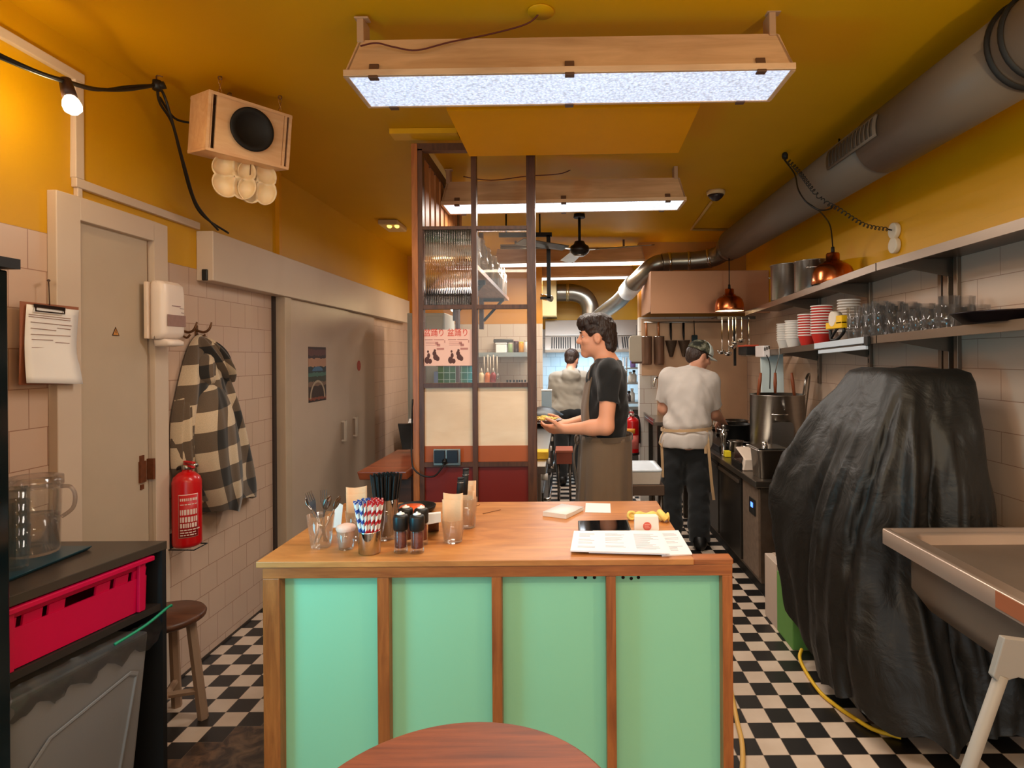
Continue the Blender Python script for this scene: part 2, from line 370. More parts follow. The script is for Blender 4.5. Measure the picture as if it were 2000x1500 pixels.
struct(G().box(XL - .1, XR + .1, Y0, YB + .1, -0.08, 0).build('floor', floor_mat()))
struct(G().box(XL - .1, XR + .1, Y0, YB + .1, ZC, ZC + .08).build('ceiling', M_yel))
struct(G().box(XL - .1, XL, Y0, YB + .1, 0, ZC).build('wall_left', wall_mat('left_wall_tiles', 1)))
struct(G().box(XR, XR + .1, Y0, YB + .1, 0, ZC).build('wall_right', wall_mat('right_wall_tiles', 1, zt=1.99, yellow=(230, 166, 2), tile=(206, 178, 156), bw=0.29)))
struct(G().box(XL, XR, YB, YB + .1, 0, ZC).build('wall_back', wall_mat('back_wall_tiles', 0, tile=(226, 232, 234), grout=(150, 160, 168), zt=1.9, bw=0.131, bh=0.131, mort=0.002)))
# kitchen side walls that face the viewer
struct(G().box(XL, -0.26, 7.0, 7.12, 0, ZC).build('wall_kitchen_left', wall_mat('kitchen_left_tiles', 0, tile=(206, 186, 166), yellow=(196, 130, 30), zt=1.9, bw=0.15, bh=0.15)))
struct(G().box(0.78, XR, 6.25, 6.4, 0, ZC).build('wall_kitchen_right', wall_mat('kitchen_right_tiles', 0, tile=(224, 218, 210), yellow=(180, 120, 30), zt=1.92, bw=0.15, bh=0.15)))
# steel splashback on the right kitchen wall
struct(G().box(0.96, XR - .002, 6.235, 6.249, 0.75, 1.9).box(.80, .96, 6.235, 6.249, 1.31, 1.9).build('trim_5', mat('warm_steel_sheet', (208, 168, 134), 0.45, 0.25, var=0.12, vscale=4)))
# sliding-door housing along the left wall, its track end, cable trunking, vertical pipe
M_wht = mat('ivory_paint', (204, 184, 164), 0.42, var=0.05, vscale=4, bump=0.02)
g = G().box(XL, -1.745, 2.98, 6.75, 1.902, 2.15)
g.box(-1.80, -1.772, 2.972, 2.985, 1.902, 1.958, 1)
struct(g.build('trim_1', [M_wht, M_black], bevel=0.004))
g = G().box(XL, XL + .02, Y0, 2.27, 2.555, 2.59).box(XL, XL + .02, 2.225, 2.265, 2.19, 2.556).box(XL, XL + .018, 2.235, 2.258, 2.10, 2.19)
g.box(XL, XL + .022, 2.225, 2.98, 2.155, 2.19)
struct(g.build('trim_2', M_wht, bevel=0.003))
struct(G().box(XL, XL + .025, 3.80, 3.835, 2.15, ZC).build('trim_3', mat('yellow_pipe_paint', (214, 150, 16), 0.4)))
struct(G().box(-0.90, -0.55, 3.10, 3.2, 2.672, 2.699).build('trim_4', mat('bright_yellow_batten', (226, 170, 10), 0.4)))
# white panelled door in its frame on the left wall
g = G(); x0, x1 = XL, XL + .035
g.box(x0, x1, 2.12, 2.225, 0, 2.115).box(x0, x1, 2.625, 2.715, 0, 2.115).box(x0, x1, 2.225, 2.625, 2.03, 2.115)
d1 = struct(g.build('door_1', M_wht, bevel=0.003), 'narrow ivory door in a wide frame on the left wall', 'door')
pl = G().box(XL, XL + .012, 2.225, 2.61, 0.0, 2.03).build('door_panel', mat('ivory_door_leaf', (186, 168, 146), 0.45, var=0.06, bump=0.03), d1)
G().box(XL + .012, XL + .017, 2.555, 2.58, 1.06, 1.10).box(XL + .012, XL + .022, 2.55, 2.585, 0.985, 1.075).box(XL + .012, XL + .017, 2.558, 2.577, 0.955, 0.975).box(XL + .012, XL + .04, 2.60, 2.613, 0.99, 1.08).build('latch', mat('rusty_iron', (112, 62, 34), 0.7, 0.4, var=0.4, vscale=60), pl)
g = G(); Mt = frameM((XL + .0125, 2.425, 1.625), (0, 1, 0), (0, 0, 1))
g.prism([(-.02, -.017), (.02, -.017), (0, .019)], 0, .0012, Mt, 0).prism([(-.0145, -.0138), (.0145, -.0138), (0, .0125)], .001, .0018, Mt, 1).prism([(-.0015, .005), (.003, .005), (0, -.001), (.003, -.001), (-.001, -.010), (0, -.004), (-.003, -.004)], .0015, .0024, Mt, 0)
g.build('warning_sign', [mat('sign_black', (50, 30, 14), 0.5), mat('sign_amber', (206, 140, 70), 0.5)], pl)
# two sliding doors and their posts
d2 = struct(G().box(XL + .01, XL + .05, 3.86, 4.93, 0, 1.902).build('door_2', mat('ivory_sliding_door', (192, 170, 150), 0.42, var=0.05), bevel=0.003), 'grey-beige sliding door with a colourful tall poster', 'door')
d3 = struct(G().box(XL + .01, XL + .035, 4.93, 5.65, 0, 1.902).build('door_3', mat('ivory_sliding_door', (192, 170, 150)), bevel=0.003), 'beige sliding door with a small round red sticker', 'door')
G().cyl((XL + .035, 5.22, 1.445), (XL + .037, 5.22, 1.445), .045, n=24).build('round_sticker', mat('red_sticker', (168, 70, 62), 0.5, var=0.25, vscale=80), d3)
def pull(y, par, x):
    G().box(x, x + .03, y - .012, y + .012, 1.0, 1.012).box(x, x + .03, y - .012, y + .012, 0.85, 0.862).box(x + .02, x + .032, y - .014, y + .014, 0.85, 1.012).build('door_handle', mat('ivory_handle', (214, 200, 184), 0.35), par)
pull(4.78, d2, XL + .05); pull(5.08, d3, XL + .035)
struct(G().box(XL, XL + .07, 3.775, 3.86, 0, 1.902).build('trim_6', mat('door_post_paint', (186, 164, 140), 0.4), bevel=0.003))
struct(G().box(XL, XL + .012, 3.74, 3.776, 0, 1.902).build('trim_7', mat('dark_gap_lining', (58, 46, 40), 0.8)))
struct(G().box(XL, XL + .004, 1.0, 3.74, 0, .012).build('baseboard_left', mat('dark_joint', (60, 48, 40), 0.7)))
# ---- fittings on walls and ceiling
M_cone = mat('smoke_white', (214, 196, 172), 0.45, var=0.04)
# ================================================================ FRONT COUNTER
TZ = 0.905
cnt = T('service_counter', 'plywood-topped counter with pine frame and four mint green panels in the foreground', 'counter', (-0.2, 2.1, 0))
G().box(-.925, .381, 1.785, 2.508, TZ - .018, TZ).build('worktop', M_ply, cnt, bevel=0.002)
G().box(-.908, .497, 1.79, 1.835, TZ - .052, TZ - .018).build('top_rail', M_frameh, cnt, bevel=0.002)
G().box(.381, .499, 1.788, 1.84, TZ - .018, TZ - .002).build('end_cap', M_frameh, cnt, bevel=0.002)
for a, b in ((-.908, -.858), (.466, .497)):
    G().box(a, b, 1.79, 1.84, 0, TZ - .052).build('corner_post', M_frame, cnt, bevel=0.002)
for a, b in ((-.567, -.532), (-.224, -.194), (.119, .148)):
    G().box(a, b, 1.793, 1.84, 0.04, TZ - .052).build('divider', M_frame, cnt, bevel=0.002)
M_green = mat('mint_green_panel', (146, 208, 168), 0.42, var=0.04, vscale=2)
for a, b in ((-.858, -.567), (-.532, -.224), (-.194, .119), (.148, .466)):
    g = G().box(a - .01, b + .01, 1.828, 1.838, 0.04, TZ - .052)
    pn = g.build('panel', M_green, cnt)
    us = [1124, 1143, 1161] if abs(a + .194) < .01 else ([1217, 1233, 1247] if abs(a - .148) < .01 else [])
    if us:
        h = G()
        for k, u in enumerate(us):
            q = P(u, 1128 + (2 if k == 1 and u > 1200 else 0), 1.827); h.cyl((q.x, 1.8275, q.z), (q.x, 1.829, q.z), .0052, n=12)
        h.build('drilled_hole', mat('hole_black', (10, 8, 6), 0.9), pn)
G().box(-.908, .497, 1.80, 1.84, 0.0, 0.04).build('bottom_rail', M_frameh, cnt)
for x in (-.90, .33):
    G().box(x, x + .04, 2.44, 2.48, 0, TZ - .018).build('rear_leg', M_frame, cnt)
G().box(-.86, .33, 2.445, 2.47, TZ - .09, TZ - .018).build('rear_rail', M_frameh, cnt)
# round bistro table in the foreground
rt = T('round_table', 'round reddish-brown wooden table top in front of the counter', 'table', (-.185, .967, 0))
M_rt = wood('reddish_stained_pine', (104, 46, 18), (158, 78, 36), 0, 3.0, 0.5, 0.0, dist=1.5, stretch=16, bump=0.12)
G().lathe([(0.0, .722), (.283, .722), (.289, .728), (.289, .744), (.283, .75), (0.0, .75)], n=72, smooth=False).build('table_top', M_rt, rt, True, bevel=0.002)
G().lathe([(.035, .03), (.03, .06), (.03, .72)], n=20).build('pedestal', M_matblack, rt, True)
G().lathe([(.22, 0), (.22, .012), (.05, .03), (.035, .06)], n=40).build('base', M_matblack, rt, True)
# ---- things on the counter
def on(u, v): return Q(u, v, TZ + .0005)
M_cut = mat('cutlery_steel', (150, 144, 138), .2, 1.0, var=.1)
M_napk = mat('kraft_napkin', (214, 172, 134), 0.85, var=0.06, vscale=20, bump=0.1)
def tumbler(par, h, r0, r1, t=.0022, name='glass_body', m=None):
    G().lathe([(r0 * .9, 0), (r0, .002), (r1, h), (r1 - t, h), (r0 - t, .008), (0.0, .008)], n=28, caps=False).lathe([(0, 0), (r0 * .9, 0)], n=28, caps=False).build(name, m or M_clear, par, True)
def fork(label, base, tip, roll, group=None):
    base, tip = Vector(base), Vector(tip); ln = (tip - base).length; d = (tip - base) / ln
    side = Matrix.Rotation(roll, 3, d) @ d.orthogonal().normalized(); M_ = frameM(base, side, d)
    o = T('fork', label, 'fork', base, group)
    k = ln / .19
    hd = [(-.0035, 0), (.0035, 0), (.0045, .03), (.0025, .09), (.0028, .12), (-.0028, .12), (-.0025, .09), (-.0045, .03)]
    G().prism([(x * k, y * k) for x, y in hd], -.001, .001, M_).build('handle', M_cut, o, bevel=.0006)
    g = G().prism([(x * k, y * k) for x, y in [(-.0028, .118), (.0028, .118), (.008, .135), (.0125, .148), (.0125, .156), (-.0125, .156), (-.0125, .148), (-.008, .135)]], -.0009, .0009, M_)
    for i in range(4):
        x = -.0105 + i * .007; g.prism([((x - .0017) * k, .155 * k), ((x + .0017) * k, .155 * k), ((x + .001) * k, .19 * k), ((x - .001) * k, .19 * k)], -.0008, .0008, M_)
    g.build('tines', M_cut, o); return o
def spoon(label, base, tip, roll, group=None):
    base, tip = Vector(base), Vector(tip); ln = (tip - base).length; d = (tip - base) / ln
    side = Matrix.Rotation(roll, 3, d) @ d.orthogonal().normalized(); M_ = frameM(base, side, d)
    o = T('spoon', label, 'spoon', base, group); k = ln / .19
    G().prism([(x * k, y * k) for x, y in [(-.0035, 0), (.0035, 0), (.0045, .03), (.0022, .09), (.0026, .135), (-.0026, .135), (-.0022, .09), (-.0045, .03)]], -.001, .001, M_).build('handle', M_cut, o, bevel=.0006)
    rings = []
    for i in range(9):
        t = i / 8; y = (.133 + .057 * t) * k; w = .0165 * k * math.sin(math.pi * min(1, max(.04, t * .93 + .04))) ** .7; dz = -.007 * math.sin(math.pi * t)
        rings.append([M_ @ Vector((w * s, y, dz * (1 - s * s))) for s in (-1, -.7, -.35, 0, .35, .7, 1)])
    G().loft(rings, closed=False, caps=False).build('bowl', M_cut, o, solid=.0012); return o
c0 = on(627, 1068)
gl = T('cutlery_glass', 'clear tumbler holding forks and spoons at the counter’s left end', 'glass', c0); tumbler(gl, .104, .031, .043)
def inside(c, a, r, z): return Vector((c[0] + r * math.cos(a), c[1] + r * math.sin(a), c[2] + z))
fork('dark silver fork leaning furthest left in the cutlery glass', inside(c0, .3, .018, .014), P(602, 961, 1.90), 0.15)
fork('bright silver fork standing upright in the cutlery glass', inside(c0, 1.0, .012, .014), P(632, 957, 1.93), -0.1)
spoon('dark silver spoon leaning right in the cutlery glass', inside(c0, 3.6, .02, .014), P(645, 968, 1.94), 0.35)
spoon('steel spoon behind the leftmost fork in the cutlery glass', inside(c0, .8, .022, .014), P(596, 972, 1.96), 0.9)
spoon('steel spoon leaning back right beside the napkins in the cutlery glass', inside(c0, 3.9, .01, .014), P(665, 968, 1.99), 0.5)
tag(G().prism([(-.018, 0), (.011, 0.0), (.017, .075), (-.006, .09)], -.0004, .0004, frameM(on(655, 1040) + Vector((0, .02, .012)), (1, .25, 0), (.12, .25, 1))).build('card', M_paper), 'blank white card leaning behind the cutlery glass', 'card')
# shot glass of pink salt
c1 = on(676, 1072); sg = T('shot_glass', 'small glass heaped with coarse pink salt', 'glass', c1); tumbler(sg, .06, .0225, .030)
bm = bmesh.new(); rnd = random.Random(3)
g = G().lathe([(.0, .009), (.0195, .009), (.0272, .058), (.031, .066), (.028, .074), (.014, .079), (0, .080)], n=24)
for i in range(90):
    a = rnd.random() * 6.28; r = .029 * math.sqrt(rnd.random()); s = .002 + .002 * rnd.random(); z = .0755 - (r / .031) ** 2 * .010
    g.ell((r * math.cos(a), r * math.sin(a), z), (s, s * .8, s * .7), 5, 4)
o = g.build('salt', mat('pink_salt', (236, 190, 170), 0.5, var=0.15, vscale=300), sg, True); o['kind'] = 'stuff'
bm.free()
# napkin glasses
def napkin_glass(c, label, sheets, gh=.105, rot=0.0, lab2='', tall=1.0):
    o = T('napkin_glass', label, 'glass', c); tumbler(o, gh, .03, .0385)
    for k in range(sheets):
        n = T('paper_napkin', 'folded brown paper napkin ' + lab2, 'napkin', Vector(c) + Vector((0, 0, .01)), 'brown napkins ' + lab2)
        g = G(); a0 = rot; off = (k - (sheets - 1) / 2) * .011; htop = (.13 + .017 * k) * tall
        rings = []
        for z in (0.0, gh - .02, htop):
            w = .026 if z == 0 else (.032 if z < htop else .033); sag = .016
            ring = []
            for i in range(9):
                s = -1 + i / 4; ring.append(Vector((w * s * math.sqrt(max(0.05, 1 - (off / .036) ** 2)), off + sag * (1 - s * s) * .5 - .004, z + (.006 * s * s * (1 if k % 2 else .5) if z == htop else 0))))
            rings.append([Matrix.Rotation(a0, 3, 'Z') @ p for p in ring])
        g.loft(rings, closed=False, caps=False); me = g.build('napkin_sheet', M_napk, n, True, solid=.0045)
    return o
napkin_glass(on(697, 1052), 'glass stuffed with brown napkins behind the steel straw cup', 2, .095, .35, 'in the glass behind the steel straw cup', 1.08)
napkin_glass(on(885, 1058), 'front glass of brown napkins right of the pepper mills', 2, .075, -.1, 'in the front napkin glass by the pepper mills', .98)
napkin_glass(on(912, 1030), 'rear glass of brown napkins holding black pens', 3, .105, -.1, 'in the rear napkin glass with the pens', .93)
for i, (u, v0, v1) in enumerate(((897, 962, 935), (907, 958, 917))):
    b = P(u, v0 + 8, 2.05 + .05 * i); t_ = P(u + 3, v1, 2.06 + .05 * i)
    o = T('pen', ('shorter black pen', 'taller black pen')[i] + ' standing in the rear napkin glass', 'pen', b)
    g = G().cyl(b, t_, .011, n=14); g.cyl(t_, t_ + Vector((0, 0, .004)), .012, .011, n=14); g.build('barrel', M_matblack, o)
    G().torus(b.lerp(t_, .8), .0112, .001, None, 18, 6).build('ring', M_steel, o)
# steel cup of striped straws
c2 = on(722, 1079); sc = T('straw_cup', 'polished steel cup full of striped paper straws', 'cup', c2)
G().lathe([(.030, 0), (.0335, .002), (.0335, .066), (.034, .069), (.031, .0695), (.030, .006), (0, .006)], n=32, caps=False).build('cup_body', M_chrome, sc, True)
def straw_mat(name, c):
    m = bpy.data.materials.new(name); m.use_nodes = True; nt = m.node_tree; N = nt.nodes; L = nt.links; b = N['Principled BSDF']
    tc = N.new('ShaderNodeTexCoord'); mp = N.new('ShaderNodeMapping'); mp.inputs['Rotation'].default_value = (0, 0.9, 0); L.new(tc.outputs['Object'], mp.inputs[0])
    w = N.new('ShaderNodeTexWave'); w.inputs['Scale'].default_value = 17; w.bands_direction = 'Z'; L.new(mp.outputs[0], w.inputs[0])
    r = N.new('ShaderNodeValToRGB'); r.color_ramp.interpolation = 'CONSTANT'; r.color_ramp.elements[0].color = C(*c); r.color_ramp.elements[1].position = 0.36; r.color_ramp.elements[1].color = C(240, 236, 230)
    L.new(w.outputs[0], r.inputs[0]); L.new(r.outputs[0], b.inputs['Base Color']); b.inputs['Roughness'].default_value = .6; return m
protos = {}
for key, col_ in (('blue', (44, 70, 150)), ('red', (196, 30, 40))):
    g = G().tube([(0, 0, 0), (0, 0, .152)], .0036, 9, caps=False)
    protos[key] = (g, straw_mat(key + '_straw', col_))
def stick_bundle(c, n, r0, r1, zb, hgt, mk, jitter=.004):
    pts = []
    for i in range(n):
        a = i * 2.399963; rr = math.sqrt((i + .5) / n)
        b = Vector((c[0] + r0 * rr * math.cos(a), c[1] + r0 * rr * math.sin(a), c[2] + zb)); t_ = Vector((c[0] + r1 * rr * math.cos(a), c[1] + r1 * rr * math.sin(a), c[2] + hgt * (1 - .02 * rr) + random.uniform(-jitter, jitter)))
        pts.append((b, t_))
    mk(pts)
def mk_straws(pts):
    first = {}
    for b, t_ in pts:
        key = 'blue' if t_.x < c2.x - .002 else 'red'
        d = (t_ - b); rotq = d.to_track_quat('Z', 'Y').to_euler()
        if key not in first:
            g, m = protos[key]; o = g.build('drinking_straw', m); o.location = b; o.rotation_euler = rotq
            tag(o, ('blue' if key == 'blue' else 'red') + '-and-white striped paper straw in the steel cup', 'straw', key + ' striped straws in the steel cup'); first[key] = o
        else:
            o = first[key].copy(); COL.objects.link(o); o.location = b; o.rotation_euler = rotq
stick_bundle(c2, 40, .021, .045, .012, .158, mk_straws)
# tall glass of black straws
c3 = on(754, 1052); bg_ = T('straw_glass', 'tall clear glass packed with black straws', 'glass', c3); tumbler(bg_, .135, .032, .042)
def mk_black(pts):
    first = None
    for b, t_ in pts:
        rotq = (t_ - b).to_track_quat('Z', 'Y').to_euler()
        if first is None:
            o = G().tube([(0, 0, 0), (0, 0, .205)], .0036, 9, caps=False).build('drinking_straw', M_black); tag(o, 'black straw standing in the tall clear glass', 'straw', 'black straws in the tall glass'); first = o
        else: o = first.copy(); COL.objects.link(o)
        o.location = b; o.rotation_euler = rotq
stick_bundle(c3, 44, .022, .05, .012, .208, mk_black)
# pepper mills
M_chili = mat('chili_flakes', (120, 52, 30), 0.7, var=0.5, vscale=160)
def mill(c, label):
    o = T('pepper_mill', label, 'pepper mill', c)
    g = G().lathe([(.021, 0), (.0225, .003), (.021, .012), (.0205, .016), (.0205, .072), (.019, .076)], n=12, caps=False); g.lathe([(0, .001), (.021, .001)], n=12, caps=False)
    g.build('glass_jar', M_clear, o, True)
    G().lathe([(0, .016), (.0175, .016), (.0175, .062), (0, .066)], n=16, caps=False).build('chili_flakes', M_chili, o, True)
    G().lathe([(.0215, .07), (.023, .074), (.0235, .108), (.021, .115), (.012, .118), (0, .118)], n=24, caps=True).build('cap', M_black, o, True)
    G().lathe([(0.011, .117), (.0125, .118), (.0115, .121), (.004, .123), (.003, .1265), (0, .127)], n=20, caps=True).build('white_button', M_paper, o, True)
mill(on(783, 1078), 'front left pepper mill with black cap, of four'); mill(on(815, 1079), 'front right pepper mill with black cap, of four')
mill(on(793, 1062), 'rear left pepper mill, mostly hidden behind the front pair'); mill(on(823, 1063), 'rear right pepper mill, mostly hidden behind the front pair')
# orange-lidded tub, dark dish, white napkin
c4 = on(805, 1032); tb = T('tub', 'round tub with a bright orange lid behind the pepper mills', 'tub', c4)
G().lathe([(0, 0), (.033, 0), (.040, .062), (.041, .075), (0, .075)], n=32).build('tub_body', mat('cream_tub', (222, 200, 170), 0.4), tb, True)
G().lathe([(.043, .066), (.0445, .068), (.0445, .076), (.041, .079), (0, .079)], n=40).build('lid', mat('orange_lid', (232, 88, 28), 0.28, var=0.05, coat=.3), tb, True)
c5 = on(813, 998)
tag(G().lathe([(0, 0), (.06, 0), (.073, .010), (.077, .022), (.074, .022), (.069, .012), (0, .006)], n=44, caps=False).build('serving_dish', M_black), 'dark round dish behind the orange-lidded tub', 'dish').location = c5
nk = T('white_napkin', 'white folded paper under the orange-lidded tub’s right side', 'paper', on(848, 1045))
G().hexa([P(833, 1025, 1.99), P(861, 1020, 1.99), P(861, 1018, 2.06), P(833, 1022, 2.06)], [P(833, 1004, 2.0), P(861, 1002, 2.0), P(861, 999, 2.05), P(833, 1002, 2.05)]).build('paper_fold', M_paper, nk, bevel=.001)
G().hexa([on(836, 1040), on(857, 1037), on(857, 1030), on(836, 1033)], [P(836, 1024, 2.0), P(857, 1021, 2.0), P(857, 1018, 2.04), P(836, 1021, 2.04)]).build('dark_holder', mat('dark_wood_holder', (84, 44, 26), 0.5), nk)
for i, (a, b) in enumerate((((943, 1004), (978, 996)), ((930, 989), (937, 986)))):
    tag(G().cyl(on(*a) + Vector((0, 0, .0012)), on(*b) + Vector((0, 0, .0012)), .0012, .0009, n=6).build('toothpick', mat('toothpick_wood', (120, 74, 40), 0.7)), ('long dark', 'short')[i] + ' wooden toothpick lying on the counter', 'toothpick')
# note pad, sheet, tablet, stamp box, cloth, menus
A, B, C_, D = on(1060, 1008), on(1106, 1014), on(1140, 997), on(1097, 991)
np_ = T('note_pad', 'white note pad with a curled corner on the counter', 'note pad', A)
up = Vector((0, 0, .016))
G().hexa([A, B, C_, D], [A + up, B + up, C_ + up * .6, D + up * .8]).build('pages', M_paper, np_, bevel=.001)
g = G(); g.loft([[A + up * 1.05 + Vector((0, 0, 0)), B + up * 1.05], [(A + D) / 2 + up * .95, (B + C_) / 2 + up * .85], [D + up * .9, C_ + up * .9]], closed=False, caps=False); g.build('top_sheet', M_paper, np_, solid=.0006)
A, B, C_, D = on(1143, 1001), on(1193, 1002), on(1192, 984), on(1144, 983)
tag(G().hexa([A, B, C_, D], [p + Vector((0, 0, .0015)) for p in (A, B, C_, D)]).build('loose_sheet', M_paper), 'single blank white sheet lying beyond the tablet', 'paper')
A, B, C_, D = on(1130, 1042), on(1234, 1042), on(1226, 1019), on(1129, 1021)
tbx = T('tablet', 'black tablet lying flat behind the menus', 'tablet', A)
G().hexa([A, B, C_, D], [p + Vector((0, 0, .008)) for p in (A, B, C_, D)]).build('tablet_case', M_black, tbx, bevel=.002)
m_ = (A + B + C_ + D) / 4
G().hexa([m_ + (p - m_) * .93 + Vector((0, 0, .008)) for p in (A, B, C_, D)], [m_ + (p - m_) * .93 + Vector((0, 0, .0086)) for p in (A, B, C_, D)]).build('screen', mat('black_glass_screen', (8, 8, 9), 0.06, var=0), tbx)
sb = T('stamp_box', 'small white box with a round red stamp behind the menus', 'box', on(1263, 1042))
a, b = P(1239, 1041, 2.065), P(1288, 1041, 2.065); hh = .052
a.z = b.z = TZ + .001
G().hexa([a, b, b + Vector((-.002, .045, 0)), a + Vector((.004, .045, 0))], [a + Vector((.001, .004, hh)), b + Vector((-.002, .004, hh)), b + Vector((-.006, .035, hh)), a + Vector((.004, .035, hh))]).build('card_body', mat('cream_card', (240, 222, 208), 0.6, var=.03), sb, bevel=.003)
Mf = frameM(P(1264, 1028, 2.066), (1, 0, 0), (0, .08, 1)); g = G()
g.prism([(.0145 * math.cos(i / 28 * 6.283), .0145 * math.sin(i / 28 * 6.283)) for i in range(28)], -.0006, .0006, Mf)
sp_ = g.build('red_stamp', mat('coral_stamp', (214, 92, 74), 0.6, var=.2, vscale=200), sb)
g = G()
for k in range(3): g.prism([(-.009, .006 - .006 * k), (.009 - .003 * (k == 1), .006 - .006 * k), (.009 - .003 * (k == 1), .0075 - .006 * k), (-.009, .0075 - .006 * k)], .0005, .0009, Mf)
g.build('stamp_lines', mat('pale_coral', (236, 180, 160), 0.6), sp_)
G().hexa([P(1247, 1012.6, 2.075), P(1278, 1012.6, 2.075), P(1278, 1012.4, 2.09), P(1247, 1012.4, 2.09)], [P(1247, 1010.6, 2.075), P(1278, 1010.6, 2.075), P(1278, 1010.4, 2.09), P(1247, 1010.4, 2.09)]).build('slot', M_ink, sb)
yc = T('rolled_cloth', 'pale yellow rolled cloth behind the stamp box', 'cloth', on(1265, 1020))
M_ycl = mat('pale_yellow_cloth', (240, 202, 108), 0.85, var=.1, vscale=30, bump=.25, bscale=90)
pts = [on(1228, 1014), on(1240, 1016), on(1262, 1015), on(1283, 1016), on(1296, 1018), on(1306, 1018)]
G().tube(spline([p + Vector((0, 0, .016)) for p in pts], 5), [.013 + .004 * math.sin(i * 1.1) for i in range(26)], 12).build('cloth_roll', M_ycl, yc)
G().torus(on(1234, 1016) + Vector((0, -.004, .018)), .013, .005, Matrix.Rotation(1.4, 3, 'X'), 18, 8).build('cloth_loop', M_ycl, yc)
G().tube(spline([on(1288, 1016) + Vector((0, 0, .03)), on(1295, 1020) + Vector((0, 0, .024)), on(1302, 1021) + Vector((0, 0, .012))], 5), [.012] * 11, 10).build('cloth_end', M_ycl, yc)
def menu(name, corners, label, z, cols):
    A, B, C_, D = [on(*p) + Vector((0, 0, z)) for p in corners]
    o = T('menu', label, 'menu', A)
    G().hexa([A, B, C_, D], [p + Vector((0, 0, .004)) for p in (A, B, C_, D)]).build('laminated_sheet', mat('laminated_paper', (238, 234, 236), 0.5, var=.015), o)
    r = random.Random(5 + int(z * 1e4)); t = Vector((0, 0, .0041))
    def at(s, k): return A.lerp(B, s).lerp(D.lerp(C_, s), k) + t
    for (s0, s1) in cols:
        k = .86; g = G()
        while k > .12:
            if r.random() > .22:
                L_ = s0 + (s1 - s0) * r.uniform(.45, 1)
                a, b, c, d = at(s0, k), at(L_, k), at(L_, k - .016), at(s0, k - .016); w = Vector((0, 0, .0003)); g.hexa([a, b, c, d], [p + w for p in (a, b, c, d)])
            k -= .05
        g.build('text_column', mat('pale_print', (176, 174, 186), 0.7, var=0), o)
    return o
menu('menu', [(1293, 1087), (1352, 1084), (1325, 1038), (1272, 1039)], 'rear laminated menu sticking out to the right', .0, [(.35, .85)])
menu('menu', [(1150, 1083), (1300, 1087), (1285, 1041), (1158, 1040)], 'middle laminated menu almost covered by the front one', .0045, [])
menu('menu', [(1114, 1083), (1308, 1089), (1290, 1046), (1121, 1044)], 'front laminated menu with faint grey columns of print', .009, [(.07, .3), (.36, .62), (.68, .95)])
# ================================================================ LEFT SIDE
# tall fridge at the very edge, low black cabinet with crate, bin
M_teal = mat('dark_teal_enamel', (12, 34, 38), 0.25, var=0.1)
fr = T('drinks_fridge', 'tall dark teal fridge cut off by the photo’s left edge', 'fridge', (-1.62, 1.2, 0))
G().box(XL + .01, -1.405, .85, 1.50, .06, 1.74).build('cabinet_body', M_teal, fr, bevel=.006)
G().box(-1.405, -1.388, .86, 1.495, .08, 1.735).build('door', mat('dark_glass_door', (8, 20, 22), 0.12, var=.05), fr, bevel=.004)
G().box(XL + .01, -1.37, .84, 1.51, 1.74, 1.765).build('top_cap', M_matblack, fr)
G().box(XL + .03, -1.42, .87, 1.48, 0, .06).build('plinth', M_matblack, fr)
lamp('AREA', 'cyan_fill_light', (-1.375, 1.25, 1.0), 19, (0.1, 0.72, 1.0), .4, 1.1, (0, 1.45, .8))  # added cyan area light at the fridge door, tinting the counter's left panel
def ex(Y, off=0.0): return -1.345 - .2 * (2.02 - Y) + off
lc = T('low_cabinet', 'low black open cabinet below the water jug by the left wall', 'cabinet', (-1.6, 1.8, 0))
g = G(); g.hexa([(XL + .002, 1.515, .872), (ex(1.515), 1.515, .872), (ex(2.02), 2.02, .872), (XL + .002, 2.02, .872)], [(XL + .002, 1.515, .9), (ex(1.515), 1.515, .9), (ex(2.02), 2.02, .9), (XL + .002, 2.02, .9)])
g.build('top_board', mat('dark_laminate', (62, 52, 44), 0.3, var=.15), lc, bevel=.002)
g = G(); g.hexa([(XL + .002, 1.515, .675), (ex(1.515, -.005), 1.515, .675), (ex(2.0, -.005), 2.0, .675), (XL + .002, 2.0, .675)], [(XL + .002, 1.515, .697), (ex(1.515, -.005), 1.515, .697), (ex(2.0, -.005), 2.0, .697), (XL + .002, 2.0, .697)])
g.build('shelf', mat('dark_laminate_shelf', (44, 36, 32), 0.4, var=.15), lc)
G().box(XL + .002, ex(2.0), 2.0, 2.02, 0, .872).build('side_panel', M_matblack, lc)
G().box(XL + .002, XL + .02, 1.515, 2.0, 0, .872).build('back_panel', M_matblack, lc)
cr = T('plastic_crate', 'crimson plastic crate on the shelf of the low black cabinet', 'crate', (-1.6, 1.75, .698))
M_cr = mat('crimson_plastic', (190, 4, 60), 0.35, var=.06)
def cq(Y, off, z): return Vector((ex(Y, off), Y, z))
ya, yb = 1.515, 1.955; z0, z1 = .70, .866
g = G(); n_ = Vector((-.012, 0, 0)); seg = []
